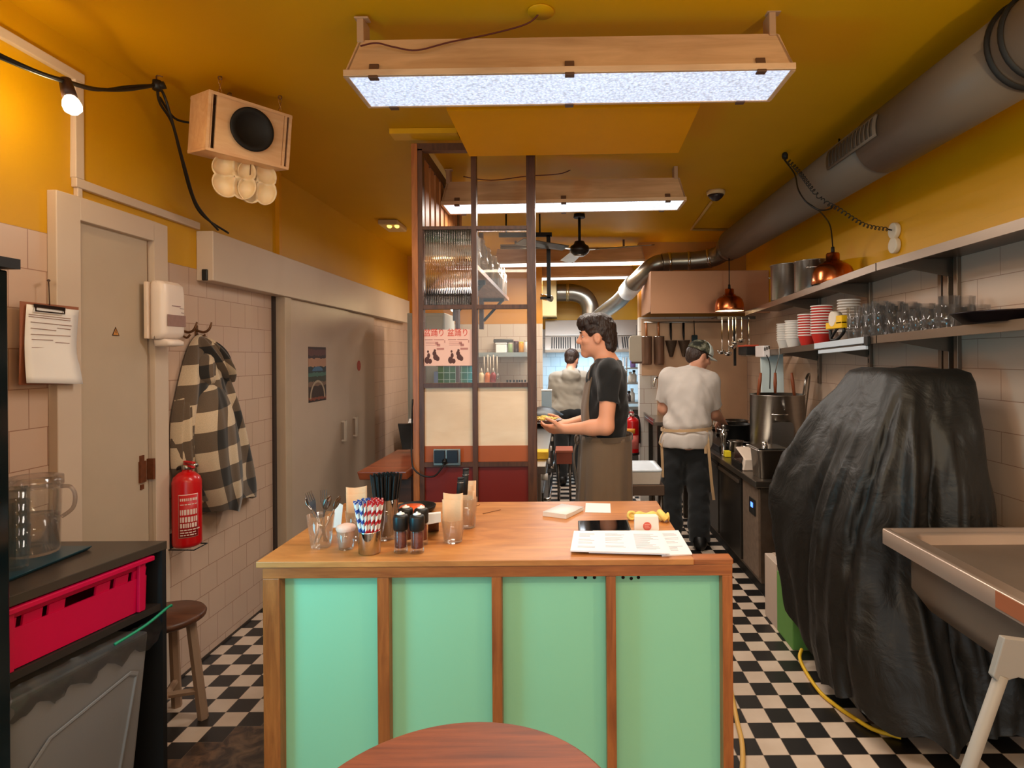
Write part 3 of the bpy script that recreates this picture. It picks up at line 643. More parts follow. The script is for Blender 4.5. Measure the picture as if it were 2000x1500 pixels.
# front wall with grip hole and four small slots, built from strips around the openings
def wallq(y0, y1, a, b): g.hexa([cq(y0, -.016, a), cq(y1, -.016, a), cq(y1, -.022, a), cq(y0, -.022, a)], [cq(y0, -.012, b), cq(y1, -.012, b), cq(y1, -.018, b), cq(y0, -.018, b)])
holes = [(1.575, 1.592), (1.64, 1.657), (1.70, 1.79), (1.833, 1.85), (1.893, 1.91)]
wallq(ya, yb, z0, .808); wallq(ya, yb, .835, z1)
p = ya
for a, b in holes: wallq(p, a, .808, .835); p = b
wallq(p, yb, .808, .835)
g.build('front_wall', M_cr, cr)
g = G(); g.hexa([cq(ya, -.012, .852), cq(yb + .012, -.012, .852), cq(yb + .012, .006, .852), cq(ya, .006, .852)], [cq(ya, -.012, .868), cq(yb + .012, -.012, .868), cq(yb + .012, .006, .868), cq(ya, .006, .868)])
g.build('rim', M_cr, cr, bevel=.003)
g = G(); g.box(XL + .05, ex(yb, -.02), yb - .006, yb, z0, z1).box(XL + .05, XL + .056, ya, yb, z0, z1); g.hexa([cq(ya, -.02, z0), cq(yb, -.02, z0), (XL + .05, yb, z0), (XL + .05, ya, z0)], [cq(ya, -.02, z0 + .006), cq(yb, -.02, z0 + .006), (XL + .05, yb, z0 + .006), (XL + .05, ya, z0 + .006)])
g.build('shell', M_cr, cr)
for k, y in enumerate((1.54, 1.92)):
    G().hexa([cq(y, -.014, z0), cq(y + .022, -.014, z0), cq(y + .022, -.004, z0), cq(y, -.004, z0)], [cq(y, -.012, .852), cq(y + .022, -.012, .852), cq(y + .022, -.002, .852), cq(y, -.002, .852)]).build('rib', M_cr, cr, bevel=.002)
# grey waste bin with clear liner under the cabinet shelf
bn = T('waste_bin', 'tall grey plastic bin under the crimson crate', 'bin', (-1.6, 1.75, 0))
M_bin = mat('grey_bin_plastic', (112, 108, 106), 0.42, var=.05, bump=.02)
g = G(); g.hexa([cq(1.516, .0, 0), cq(1.87, .0, 0), (XL + .04, 1.87, 0), (XL + .04, 1.516, 0)], [cq(1.516, .02, .64), cq(1.93, .02, .64), (XL + .04, 1.93, .64), (XL + .04, 1.516, .64)])
g.build('bin_body', M_bin, bn, bevel=.012, seg=3)
pa = [cq(1.52, .006, .06), cq(1.80, .006, .06), cq(1.885, .022, .53), cq(1.86, .0215, .545), cq(1.62, .0205, .49), cq(1.55, .0195, .42)]
def arch(k, off):
    c = sum(pa, Vector()) / len(pa); return [c + (p - c) * k + Vector((off, 0, 0)) for p in pa]
G().loft([arch(1.0, .0), arch(1.0, .004), arch(.95, .006), arch(.93, .001)], smooth=False).build('raised_panel', M_bin, bn, bevel=.002)
lg = G(); r_ = random.Random(11); rings = []
for i in range(34):
    y = 1.522 + .438 * i / 33; ring = []
    for j in range(7):
        t = j / 6; zz = .672 - .075 * t - .012 * math.sin(i * .9) * t - r_.uniform(0, .012) * t
        ring.append(Vector((ex(y) + .024 + .012 * math.sin(t * 3) + r_.uniform(-.006, .006), y + r_.uniform(-.004, .004), zz)))
    rings.append(ring)
lg.loft(rings, closed=False, caps=False)
lin = glass('bin_liner_film', (.62, .62, .60), .25, .35, .5); lg.build('liner', lin, bn)
G().tube(spline([cq(1.80, .03, .655), cq(1.90, .034, .668), cq(1.985, .032, .69), cq(2.0, .03, .688)], 6), .0045, 8).build('green_tie', mat('green_strap', (20, 130, 90), 0.5), bn)
# jug, tray, tumblers
tray = T('serving_tray', 'dark teal tray under the water jug', 'tray', (-1.66, 1.75, .9))
g = G(); g.hexa([(-1.79, 1.52, .9), (-1.535, 1.52, .9), (-1.535, 1.925, .9), (-1.79, 1.925, .9)], [(-1.80, 1.52, .912), (-1.525, 1.52, .912), (-1.525, 1.935, .912), (-1.80, 1.935, .912)]); g.build('tray_base', mat('teal_tray', (20, 62, 76), 0.3, var=.1), tray, bevel=.004)
jc = Vector((-1.652, 1.86, .9125)); jg = T('water_jug', 'clear lidded jug half full of water', 'jug', jc)
G().lathe([(.060, 0), (.064, .004), (.069, .19), (.074, .222), (.071, .222), (.066, .19), (.061, .008), (0, .008)], n=36, caps=False).lathe([(0, 0), (.060, 0)], n=36, caps=False).build('jug_body', M_clear, jg, True)
G().lathe([(0, .0095), (.0595, .0095), (.0635, .118), (0, .118)], n=36, caps=False).build('water', glass('jug_water', (.86, .82, .80), .05, .2), jg, True)
G().lathe([(.073, .205), (.0745, .212), (.0735, .236), (.06, .240), (0, .240)], n=36, caps=False).build('lid', glass('clear_lid_plastic', (.86, .82, .80), .12, .25), jg, True)
hp = [Vector((.06, 0.03, .2)), Vector((.085, .035, .198)), Vector((.096, .04, .17)), Vector((.09, .038, .13)), Vector((.062, .03, .105))]
G().tube(spline(hp, 5), .006, 8).build('handle', glass('jug_handle_glass', (.75, .70, .66), .06, .3), jg, True)
G().hexa([Vector((-.07, -.02, .212)), Vector((-.066, .015, .212)), Vector((-.06, .015, .228)), Vector((-.06, -.02, .228))], [Vector((-.105, -.012, .226)), Vector((-.103, .004, .226)), Vector((-.103, .004, .231)), Vector((-.105, -.012, .231))]).build('spout', M_clear, jg, True)
tm0 = None
for k in range(5):
    c = Vector((-1.585, 1.72, .9125 + .036 * k)); 
    if tm0 is None:
        tm0 = T('tumbler', 'ribbed clear tumbler stacked beside the water jug', 'glass', c, 'stack of tumblers on the teal tray')
        g = G()
        prof = [(.028, 0), (.031, .003), (.037, .088), (.0355, .088), (.029, .006), (0, .006)]
        rings = []
        for r, z in prof: rings.append([(r * (1 + .025 * math.cos(10 * 2 * math.pi * i / 60)) * math.cos(2 * math.pi * i / 60), r * (1 + .025 * math.cos(10 * 2 * math.pi * i / 60)) * math.sin(2 * math.pi * i / 60), z) for i in range(60)])
        g.loft(rings, caps=False); g.build('glass_body', M_clear, tm0, True)
    else: dup(tm0, c)
# clipboard on the door frame
cb_ = T('clipboard', 'brown clipboard with a curling white form hung beside the door', 'clipboard', X(97, 592, XL + .05))
def lw(u, v, off): return X(u, v, XL + off)
A, B, C_, D = lw(38, 588, .04), lw(152, 600, .04), lw(140, 750, .04), lw(36, 752, .04)
th = Vector((.004, 0, 0)); G().hexa([A, B, C_, D], [p + th for p in (A, B, C_, D)]).build('board', mat('brown_hardboard', (150, 92, 66), 0.6, var=.1), cb_, bevel=.001)
g = G(); rings = []
for i in range(13):
    t = i / 12; v = 594 + (748 - 594) * t
    ul = 52 - 4 * math.sin(t * 3.1) + (0 if t < .5 else -0) ; ur = 154 - 5 * math.sin(t * 2.6) * (1 if t < .75 else .6) + max(0, t - .55) * 22
    out = .048 + .004 + .03 * max(0, t - .4) ** 1.6
    rings.append([lw(ul + (ur - ul) * s / 6, v + 12 * s / 6 - (10 * s / 6 if t > .9 else 10 * s / 6 * t), out + .012 * max(0, t - .4) * (s / 6)) for s in range(7)])
g.loft(rings, closed=False, caps=False); pp = g.build('form', M_paper, cb_, solid=.0008)
g = G()
for (u0, v0, u1, v1) in ((56, 613, 138, 622), (56, 617, 138, 626), (60, 628, 140, 636), (60, 640, 110, 645), (112, 640, 138, 643), (60, 652, 138, 656), (62, 662, 104, 664), (108, 668, 136, 670), (62, 678, 132, 680)):
    g.hexa([lw(u0, v0, .0535), lw(u1, v1, .0535), lw(u1, v1 + 1.3, .0535), lw(u0, v0 + 1.3, .0535)], [lw(u0, v0, .0543), lw(u1, v1, .0543), lw(u1, v1 + 1.3, .0543), lw(u0, v0 + 1.3, .0543)])
g.build('printed_lines', mat('grey_print', (150, 120, 110), 0.8), pp)
g = G(); g.hexa([lw(66, 593, .045), lw(128, 601, .045), lw(128, 607, .045), lw(66, 599, .045)], [lw(66, 593, .06), lw(128, 601, .06), lw(128, 607, .057), lw(66, 599, .057)])
g.tube([lw(70, 600, .058), lw(70, 607, .064), lw(126, 613, .064), lw(126, 606, .058)], .0025, 6)
g.build('clip', mat('dark_clip_metal', (60, 46, 42), 0.35, .8), cb_)
G().tube([lw(97, 596, .05), lw(96, 570, .045), lw(95, 549, .045)], .0018, 6).cyl(lw(95, 548, .03), lw(95, 548, .05), .005, n=8).build('hanging_cord', mat('dark_hook', (70, 48, 36), 0.6), cb_)
# soap dispenser
sd = T('soap_dispenser', 'white pump soap dispenser on the wall right of the door', 'soap dispenser', (XL + .04, 2.63, 1.58))
M_disp = mat('white_abs', (232, 216, 204), 0.3, var=.03)
rings = []
for z, dp, wd, dx in ((1.60, .052, .070, 0), (1.615, .070, .074, 0), (1.63, .074, .074, 0), (1.80, .076, .074, 0), (1.835, .072, .073, 0), (1.85, .055, .066, 0)):
    ring = []
    for x, y in rrect(dp, wd * 2, .028, 5): ring.append((XL + .055 + dp / 2 - .0, 2.632 + y, z)[0:0] or (XL + .05 + dp / 2 + x, 2.632 + y, z))
    rings.append(ring)
G().loft(rings).build('cover', M_disp, sd, bevel=.002)
G().box(XL + .034, XL + .052, 2.555, 2.712, 1.60, 1.845).build('back_plate', mat('cream_abs', (222, 200, 180), 0.35), sd, bevel=.004)
G().loft([[(XL + .05 + a, 2.632 + b, z) for a, b in rrect(d, w, .02, 4, cx=d / 2)] for z, d, w in ((1.567, .05, .07), (1.572, .086, .095), (1.59, .085, .10), (1.6, .06, .10))]).build('push_lever', M_disp, sd)
G().box(XL + .1255, XL + .1268, 2.572, 2.694, 1.655, 1.705).build('level_window', mat('smoke_label', (150, 116, 108), 0.4, var=.15, vscale=60), sd)
g = G(); 
for (a, b, z, t) in ((2.602, 2.66, 1.742, .004), (2.655, 2.683, 1.735, .002), (2.665, 2.683, 1.716, .003)): g.box(XL + .1256, XL + .1266, a, b, z, z + t)
g.build('printed_mark', mat('grey_mark', (150, 120, 120), 0.6), sd)
# coat hooks and jacket
M_hook = mat('bronze_hook', (112, 78, 52), 0.4, .7)
def hook(u, v, label):
    c = X(u, v, XL + .004); o = T('coat_hook', label, 'hook', c)
    G().box(XL, XL + .006, c.y - .011, c.y + .011, c.z - .03, c.z + .025).build('hook_plate', M_hook, o, bevel=.002)
    G().tube(spline([c, c + Vector((.03, .008, -.01)), c + Vector((.055, .012, .005)), c + Vector((.066, .015, .04))], 5), [.006] * 13 + [.004] * 3, 8).build('upper_prong', M_hook, o)
    G().tube(spline([c + Vector((0, 0, -.02)), c + Vector((.022, .005, -.036)), c + Vector((.038, .008, -.02))], 5), .005, 8).build('lower_prong', M_hook, o)
    return c
hook(354, 645, 'dark bronze coat hook half hidden by the soap dispenser'); hc = hook(384, 645, 'dark bronze coat hook that holds the checked jacket')
M_chk = bpy.data.materials.new('buffalo_check'); M_chk.use_nodes = True
def check_mat():
    nt = M_chk.node_tree; N = nt.nodes; L = nt.links; b = N['Principled BSDF']; b.inputs['Roughness'].default_value = .95; b.inputs['Sheen Weight'].default_value = .3
    uv = N.new('ShaderNodeUVMap'); sp = N.new('ShaderNodeSeparateXYZ'); L.new(uv.outputs[0], sp.inputs[0])
    def stripe(o):
        m1 = N.new('ShaderNodeMath'); m1.operation = 'FRACT'; L.new(o, m1.inputs[0]); m2 = N.new('ShaderNodeMath'); m2.operation = 'GREATER_THAN'; m2.inputs[1].default_value = .5; L.new(m1.outputs[0], m2.inputs[0]); return m2.outputs[0]
    a = N.new('ShaderNodeMath'); a.operation = 'ADD'; L.new(stripe(sp.outputs[0]), a.inputs[0]); L.new(stripe(sp.outputs[1]), a.inputs[1])
    h = N.new('ShaderNodeMath'); h.operation = 'MULTIPLY'; h.inputs[1].default_value = .5; L.new(a.outputs[0], h.inputs[0])
    r = N.new('ShaderNodeValToRGB'); r.color_ramp.interpolation = 'CONSTANT'; r.color_ramp.elements[0].color = C(38, 34, 30); e = r.color_ramp.elements[1]; e.position = .25; e.color = C(104, 86, 68); e2 = r.color_ramp.elements.new(.75); e2.color = C(214, 190, 158)
    L.new(h.outputs[0], r.inputs[0])
    no = N.new('ShaderNodeTexNoise'); no.inputs['Scale'].default_value = 250; tc = N.new('ShaderNodeTexCoord'); L.new(tc.outputs['Object'], no.inputs['Vector'])
    mx = N.new('ShaderNodeMix'); mx.data_type = 'RGBA'; mx.blend_type = 'MULTIPLY'; mx.inputs[0].default_value = .35; L.new(r.outputs[0], mx.inputs[6]); L.new(no.outputs['Fac'], mx.inputs[7]); L.new(mx.outputs[2], b.inputs['Base Color'])
check_mat()
def cloth(name, rows, parent, m, n=44, fold=.0, uvs=(1, 1), wob=0.0, seed=0, solid=.004, uoff=(0, 0), flat=1.0):
    """a hung garment piece: rows = (v pixel, left u, right u, depth) along the wall; rings are flattened loops"""
    me_v = []; uvv = []; rr = random.Random(seed); k = len(rows)
    ph = [rr.uniform(0, 6.28) for _ in range(4)]
    for i, (v, ul, ur, dp) in enumerate(rows):
        A = X(ul, v, XL + dp * .5 + .01); B = X(ur, v, XL + dp * .5 + .01); wdt = (B - A).length; t = i / (k - 1)
        for j in range(n):
            a = 2 * math.pi * j / n; s = -math.cos(a) * .5 + .5; out = math.sin(a)
            if out < 0: xo = .003 + .01 * (1 + out)
            else: xo = .012 + dp * (out ** .7) * (1 + fold * t ** .7 * math.sin(s * 15 + ph[0] + 2 * t) + fold * .5 * math.sin(s * 31 + ph[1]))
            p = A.lerp(B, s); p.x = XL + xo; p.z += wob * math.sin(s * 9 + ph[2]) * t
            me_v.append(p); uvv.append(((s * wdt) / uvs[0] + uoff[0] + (.5 if out < 0 else 0), -p.z / uvs[1] + uoff[1] + .25 * s))
    fs = [(i * n + j, i * n + (j + 1) % n, (i + 1) * n + (j + 1) % n, (i + 1) * n + j) for i in range(k - 1) for j in range(n)]
    fs.append(tuple(range(n - 1, -1, -1))); 
    Mi = wmat(parent).inverted(); me = bpy.data.meshes.new(name); me.from_pydata([Mi @ v for v in me_v], [], fs); me.update()
    ly = me.uv_layers.new(name='UVMap')
    for lp in me.loops: ly.data[lp.index].uv = uvv[lp.vertex_index]
    for p_ in me.polygons: p_.use_smooth = True
    me.materials.append(m); o = bpy.data.objects.new(name, me); COL.objects.link(o); o.parent = parent
    mo = o.modifiers.new('sub', 'SUBSURF'); mo.levels = 1; mo.render_levels = 2
    return o
jk = T('checked_jacket', 'black and cream checked wool jacket hanging from a coat hook', 'jacket', hc)
cloth('jacket_body', [(652, 385, 400, .02), (680, 374, 424, .05), (720, 370, 436, .08), (770, 362, 456, .10), (830, 353, 474, .10), (890, 351, 488, .10), (945, 352, 502, .09), (974, 378, 502, .07)], jk, M_chk, fold=.30, uvs=(.15, .19), wob=.012, seed=2, uoff=(.62, .3))
cloth('sleeve', [(744, 392, 418, .08), (768, 384, 434, .13), (810, 380, 446, .17), (850, 379, 456, .18), (890, 382, 463, .18), (940, 392, 467, .17), (975, 404, 467, .15), (998, 413, 461, .12)], jk, M_chk, fold=.05, uvs=(.125, .19), wob=.006, seed=5, uoff=(.45, .1))
cloth('left_sleeve', [(760, 356, 370, .05), (800, 350, 366, .075), (860, 348, 364, .085), (930, 351, 370, .08), (980, 372, 396, .07)], jk, M_chk, fold=.2, uvs=(.09, .2), wob=.01, seed=8, uoff=(.5, .6))
cloth('collar', [(656, 388, 398, .04), (674, 388, 424, .085), (692, 394, 436, .105), (712, 406, 442, .11), (730, 416, 448, .10), (745, 426, 444, .07)], jk, M_chk, fold=.35, uvs=(.10, .16), wob=.01, seed=9, uoff=(.1, .8))
cloth('chest_pocket', [(686, 390, 408, .07), (706, 383, 411, .095), (732, 381, 411, .11), (746, 384, 409, .105), (751, 388, 407, .08)], jk, M_chk, fold=.05, uvs=(.16, .13), wob=0, seed=4, uoff=(.3, .35))
# fire extinguisher by the jacket
def extinguisher(c, r, h, label, scale_parts=1.0, face=0.0, rings=None, lying=False):
    o = T('fire_extinguisher', label, 'fire extinguisher', c, rz=face)
    G().lathe([(r * .8, 0), (r * .97, .008), (r, .02), (r, h * .74), (r * .9, h * .79), (r * .55, h * .84), (r * .32, h * .855), (r * .3, h * .88), (0, h * .88)], n=32).build('cylinder', M_red, o, True)
    G().lathe([(r * .3, h * .87), (r * .36, h * .88), (r * .36, h * .93), (0, h * .93)], n=16).build('valve', M_steel, o, True)
    g = G(); g.box(-r * .25, r * .95, -.009, .009, h * .95, h * .972).hexa([(-r * .3, -.009, h * .93), (r * .9, -.009, h * .9), (r * .9, .009, h * .9), (-r * .3, .009, h * .93)], [(-r * .3, -.009, h * .945), (r * .9, -.009, h * .915), (r * .9, .009, h * .915), (-r * .3, .009, h * .945)]); g.build('lever', mat('red_lever', (190, 26, 30), 0.4), o, True, bevel=.003)
    G().cyl((0, r * .3, h * .9), (0, r * .75, h * .91), .014, n=14).build('pressure_gauge', M_chrome, o, True)
    G().tube(spline([(-.01, -r * .2, h * .9), (-r * .9, -r * .2, h * .86), (-r * 1.15, 0, h * .6), (-r * 1.12, .01, h * .25)], 5), .008, 8).build('hose', M_black, o, True)
    return o
e1c = Vector((XL + .088, 2.755, .655)); e1 = extinguisher(e1c, .060, .40, 'red fire extinguisher hanging on the left wall under the checked jacket', face=-.5)
def label_patch(par, r, h, a0, a1, z0, z1, m, name, off=.0006, n=10):
    rings = [[((r + off) * math.cos(a0 + (a1 - a0) * i / n), (r + off) * math.sin(a0 + (a1 - a0) * i / n), z) for i in range(n + 1)] for z in (z0, z1)]
    return G().loft(rings, closed=False, caps=False).build(name, m, par, True, solid=.0004)
M_lab = mat('white_print', (232, 206, 196), 0.5, var=.05); M_redl = mat('red_label', (188, 22, 26), 0.4, var=.05)
# label faces the viewer: local angle
la = math.atan2(-1, .35) + .5
fr_ = label_patch(e1, .060, .4, la - .35, la + 1.0, .05, .245, M_lab, 'label_frame'); label_patch(e1, .0607, .4, la - .32, la + .97, .053, .242, M_redl, 'label_ground')
rr = random.Random(4)
for z, hgt in ((.222, .012), (.2, .004), (.165, .024), (.132, .024), (.105, .02), (.085, .005), (.073, .005), (.062, .005)):
    a = la - .22; g = G()
    while a < la + .85:
        w = rr.uniform(.06, .16) if hgt > .006 else rr.uniform(.1, .3)
        ring = [[(.0618 * math.cos(a + w * i / 3), .0618 * math.sin(a + w * i / 3), zz) for i in range(4)] for zz in (z - hgt / 2, z + hgt / 2)]
        g.loft(ring, closed=False, caps=False); a += w + .05
    g.build('print_line', M_lab, fr_, True)
g = G(); c = e1c
for dz in (-.006, .0):
    pass
g.tube([(XL, c.y - .05, c.z - .004), (XL + .15, c.y - .05, c.z - .006), (XL + .15, c.y + .05, c.z - .006), (XL, c.y + .05, c.z - .004)], .003, 6).box(XL, XL + .004, c.y - .03, c.y + .03, c.z - .02, c.z + .05)
g.build('wall_bracket', M_matblack, e1)
# wooden stool behind the low cabinet
st = T('wooden_stool', 'small round wooden stool with whitewashed legs by the left wall', 'stool', (-1.66, 2.48, 0))
G().lathe([(0, .425), (.13, .425), (.145, .435), (.148, .447), (.14, .458), (0, .46)], n=40).build('seat', wood('dark_stool_seat', (76, 44, 28), (112, 68, 44), 0, 4, .4), st, True)
M_leg = mat('whitewashed_wood', (164, 132, 106), 0.6, var=.18, vscale=20, stretch=(1, 1, .2))
for a in (.3, 1.87, 3.44, 5.01):
    t_ = Vector((.09 * math.cos(a), .09 * math.sin(a), .428)); b = Vector((.135 * math.cos(a), .135 * math.sin(a), 0))
    G().tube([b, t_], [.021, .019], 6, smooth=False).build('leg', M_leg, st, True)
for a in (.3, 1.87):
    p = Vector((.122 * math.cos(a), .122 * math.sin(a), .12)); q = Vector((-p.x, -p.y, .12))
    G().tube([p, q], .014, 6, smooth=False).build('stretcher', M_leg, st, True)
# festoon lights
fl = T('festoon_lights', 'black festoon cable with one lit bulb along the left wall', 'string light', P(125, 158, 1.94))
a = P(-80, 70, 1.6); b = P(128, 158, 1.94); c = P(190, 174, 2.15); d = P(250, 175, 2.32); e = P(307, 166, 2.45)
g = G(); g.tube(spline([a, P(60, 135, 1.8), b, c, d, e], 6), .0065, 8); g.tube(spline([a + Vector((0, 0, -.012)), P(60, 138, 1.8), b + Vector((0, 0, -.004)), P(190, 176, 2.15), P(250, 169, 2.32), e], 6), .005, 8)
g.build('cable', M_cord, fl)
s1 = [e, P(320, 185, 2.5), P(335, 232, 2.55), P(362, 330, 2.7), P(385, 400, 2.85), X(426, 449, XL + .06)]
s2 = [e, P(312, 200, 2.5), P(336, 240, 2.6), P(352, 300, 2.66), P(372, 375, 2.8), P(395, 420, 2.95), X(446, 455, XL + .055)]
G().tube(spline(s1, 8), .0055, 8).tube(spline(s2, 8), .0055, 8).build('drop_cable', M_cord, fl)
G().tube(spline([P(312, 190, 2.5), P(340, 230, 2.6), P(372, 240, 2.65)], 6), .005, 6).build('speaker_wire', M_cord, fl)
bc = P(140, 203, 1.94)
ax = (P(128, 160, 1.94) - bc).normalized()
Mb = frameM(bc, ax.orthogonal(), ax.cross(ax.orthogonal())); 
if (Mb.to_3x3() @ Vector((0, 0, 1))).dot(ax) < 0: Mb = Mb @ Matrix.Rotation(math.pi, 4, 'X')
G().lathe([(.0, .085), (.017, .083), (.02, .045), (.021, .025), (0, .022)], n=20, M=Mb).build('bulb_socket', mat('brown_socket', (58, 34, 26), 0.5), fl)
G().lathe([(.013, .026), (.022, .012), (.0265, -.006), (.024, -.022), (.012, -.033), (0, -.0355)], n=24, M=Mb, caps=False).build('bulb', mat('lit_bulb', (255, 246, 225), 0.3, var=0, emit=(255, 240, 205), estr=9.0), fl)
G().cyl(P(307, 158, 2.45), P(307, 176, 2.45), .017, n=14).cyl(P(300, 170, 2.45), P(322, 166, 2.46), .015, n=12).build('cable_joint', M_cord, fl)
G().tube(spline([P(307, 160, 2.45), P(306, 148, 2.46), P(318, 150, 2.47)], 5), .003, 6).build('ceiling_hook', M_hook, fl)
# wooden speaker on chains
sp_ = T('speaker', 'pale wooden speaker box hanging from chains by the ceiling', 'speaker', (-1.3546, 2.5999, 2.4964), rot=None)
sp_.rotation_mode = 'XYZ'
Rm = Matrix.Rotation(.8707, 3, 'Z') @ Matrix.Rotation(.1481, 3, 'X') @ Matrix.Rotation(.0111, 3, 'Y'); sp_.rotation_euler = Rm.to_euler()
w, h, d = .345, .2436, .211
M_spw = wood('birch_ply', (226, 172, 122), (246, 206, 158), 0, 3, .45, stretch=6)
t = .012; g = G().box(-w / 2, w / 2, .0, d, h / 2 - t, h / 2).box(-w / 2, w / 2, 0, d, -h / 2, -h / 2 + t).box(-w / 2, -w / 2 + t, 0, d, -h / 2 + t, h / 2 - t).box(w / 2 - t, w / 2, 0, d, -h / 2 + t, h / 2 - t).box(-w / 2 + t, w / 2 - t, d - t, d, -h / 2 + t, h / 2 - t)
g.build('cabinet', M_spw, sp_, True, bevel=.0015)
G().box(-w / 2 + .034, w / 2 - .034, .006, .018, -h / 2 + t, h / 2 - t).build('baffle', M_spw, sp_, True)
G().box(-w / 2 + t + .001, -w / 2 + .019, .004, .012, -h / 2 + t, h / 2 - t).box(w / 2 - .032, w / 2 - .022, .0, .014, -h / 2 + t, h / 2 - t).build('port_strip', M_spw, sp_, True)
Mc = Matrix.Translation((.0, -.0085, .008)) @ Matrix.Rotation(math.pi / 2, 4, 'X')
G().lathe([(.0, .0), (.09, .0), (.0915, .006), (.084, .010), (.068, .004), (.064, .001), (.040, -.012), (.03, -.010), (.012, -.004), (0, -.003)], n=44, M=Mc, caps=False).build('driver_cone', M_matblack, sp_, True)
def chain(p0, p1, par, r=.0016, lk=.026):
    p0, p1 = Vector(p0), Vector(p1); n = max(2, int((p1 - p0).length / (lk * .8))); d_ = (p1 - p0).normalized(); g = G()
    for i in range(n):
        c = p0.lerp(p1, (i + .5) / n); u = d_.orthogonal().normalized()
        if i % 2: u = d_.cross(u)
        g.tube([c + d_ * (lk / 2 * math.cos(a)) + u * (lk * .26 * math.sin(a)) for a in [2 * math.pi * k / 14 for k in range(15)]], r, 5, caps=False)
    return g.build('chain', mat('brass_chain', (196, 150, 90), 0.3, .9), par)
for (lx, ly, u, v) in ((-.12, .03, 426, 140), (.13, .03, 543, 176), (-.03, .17, 458, 150)):
    q = Rm @ Vector((lx, ly, h / 2)) + Vector(sp_.location); chain(q, (q.x, q.y, ZC - .012), sp_)
    G().torus((q.x, q.y, ZC - .008), .008, .0022, Matrix.Rotation(math.pi / 2, 3, 'X'), 14, 6).build('screw_eye', M_hook, sp_)
# lobed cream dish ornament below the speaker
dl = T('lobed_wall_dish', 'cream lobed double dish hanging below the wooden speaker', 'ornament', P(478, 352, 2.72))
M_lobe = mat('cream_porcelain', (238, 212, 170), 0.35, var=.05, sss=.15)
def quatre(cu, cv, hw, hh, Y, depth, name):
    g = G(); nphi = 64; rings = []
    ctr = P(cu, cv, Y); k = Y / F; ex_ = Vector((.80, .60, 0)); ez = Vector((0, 0, 1)); nn = Vector((.60, -.80, 0))
    A_, B_ = hw * k / .62, hh * k
    def dep(x, y):
        best = 0
        for sx in (-.5, .5):
            for sy in (-.5, .5):
                q = ((x - sx) ** 2 + (y - sy) ** 2) / .30; best = max(best, math.sqrt(max(0, 1 - q)))
        return best
    for s in (1.04, 1.0, .95, .88, .78, .66, .54, .42, .3, .18, .08, .02):
        ring = []
        for i in range(nphi):
            a = 2 * math.pi * i / nphi; r = .86 + .22 * abs(math.sin(2 * a)) ** .7; x, y = r * s * math.cos(a), r * s * math.sin(a)
            ring.append(ctr + ex_ * A_ * x * .62 + ez * B_ * y + nn * (.0 if s > 1 else -depth * dep(x, y) + .002))
        rings.append(ring)
    g.loft(rings, caps=False); return g.build(name, M_lobe, dl, solid=.004)
quatre(458, 345, 38, 42, 2.66, .045, 'front_dish'); quatre(503, 356, 34, 42, 2.73, .045, 'rear_dish')
G().tube([P(490, 305, 2.7), P(488, 350, 2.73)], .002, 6).build('hanging_wire', M_hook, dl)
# poster on the sliding door (generic banded print)
ps = T('poster', 'narrow vertical poster with a blue dome on the sliding door', 'poster', (XL + .052, 4.27, 1.0))
pm = bpy.data.materials.new('poster_print'); pm.use_nodes = True
def poster_nodes():
    nt = pm.node_tree; N = nt.nodes; L = nt.links; b = N['Principled BSDF']; b.inputs['Roughness'].default_value = .5
    tc = N.new('ShaderNodeTexCoord'); sp = N.new('ShaderNodeSeparateXYZ'); L.new(tc.outputs['Generated'], sp.inputs[0])
    r = N.new('ShaderNodeValToRGB'); r.color_ramp.interpolation = 'CONSTANT'
    cols = [(0, (44, 30, 28)), (.03, (126, 62, 42)), (.08, (58, 40, 34)), (.28, (120, 92, 74)), (.36, (58, 60, 50)), (.46, (70, 108, 96)), (.53, (40, 52, 58)), (.64, (176, 128, 100)), (.79, (58, 36, 38)), (.84, (96, 54, 54)), (.95, (60, 40, 40))]
    while len(r.color_ramp.elements) < len(cols): r.color_ramp.elements.new(.99)
    for e_, (p_, c_) in zip(r.color_ramp.elements, cols): e_.position = p_; e_.color = C(*c_)
    no = N.new('ShaderNodeTexNoise'); no.inputs['Scale'].default_value = 24; no.inputs['Detail'].default_value = 6; L.new(tc.outputs['Object'], no.inputs['Vector'])
    ad = N.new('ShaderNodeMath'); ad.operation = 'MULTIPLY_ADD'; ad.inputs[1].default_value = .10; ad.inputs[2].default_value = -.05; L.new(no.outputs['Fac'], ad.inputs[0])
    a2 = N.new('ShaderNodeMath'); a2.operation = 'ADD'; L.new(ad.outputs[0], a2.inputs[0]); L.new(sp.outputs[2], a2.inputs[1]); L.new(a2.outputs[0], r.inputs[0]); L.new(r.outputs[0], b.inputs['Base Color'])
poster_nodes()
pa_, pb_ = X(602, 677, XL + .051), X(637, 785, XL + .051)
Pz1 = X(602, 677, XL + .051).z; Pz0 = X(602, 787, XL + .051).z
G().box(XL + .0505, XL + .052, pa_.y, pb_.y, Pz0, Pz1).build('print', pm, ps)
ym = (pa_.y + pb_.y) / 2; wdt = pb_.y - pa_.y; hh = Pz1 - Pz0
Mp = frameM((XL + .0521, ym, Pz0), (0, 1, 0), (0, 0, 1))
G().prism([(.30 * wdt * math.cos(a), hh * .56 + .08 * hh * math.sin(a)) for a in [math.pi * i / 14 for i in range(15)]], 0, .0006, Mp).build('dome', mat('print_blue', (72, 108, 140), 0.5, var=.3, vscale=40), ps)
g = G(); a_ = [math.pi * i / 18 for i in range(19)]
g.loft([[Mp @ Vector((r * wdt * math.cos(a), hh * .06 + r2 * hh * math.sin(a), .0008)) for a in a_] for r, r2 in ((.44, .33), (.37, .29))], closed=False, caps=False, smooth=False)
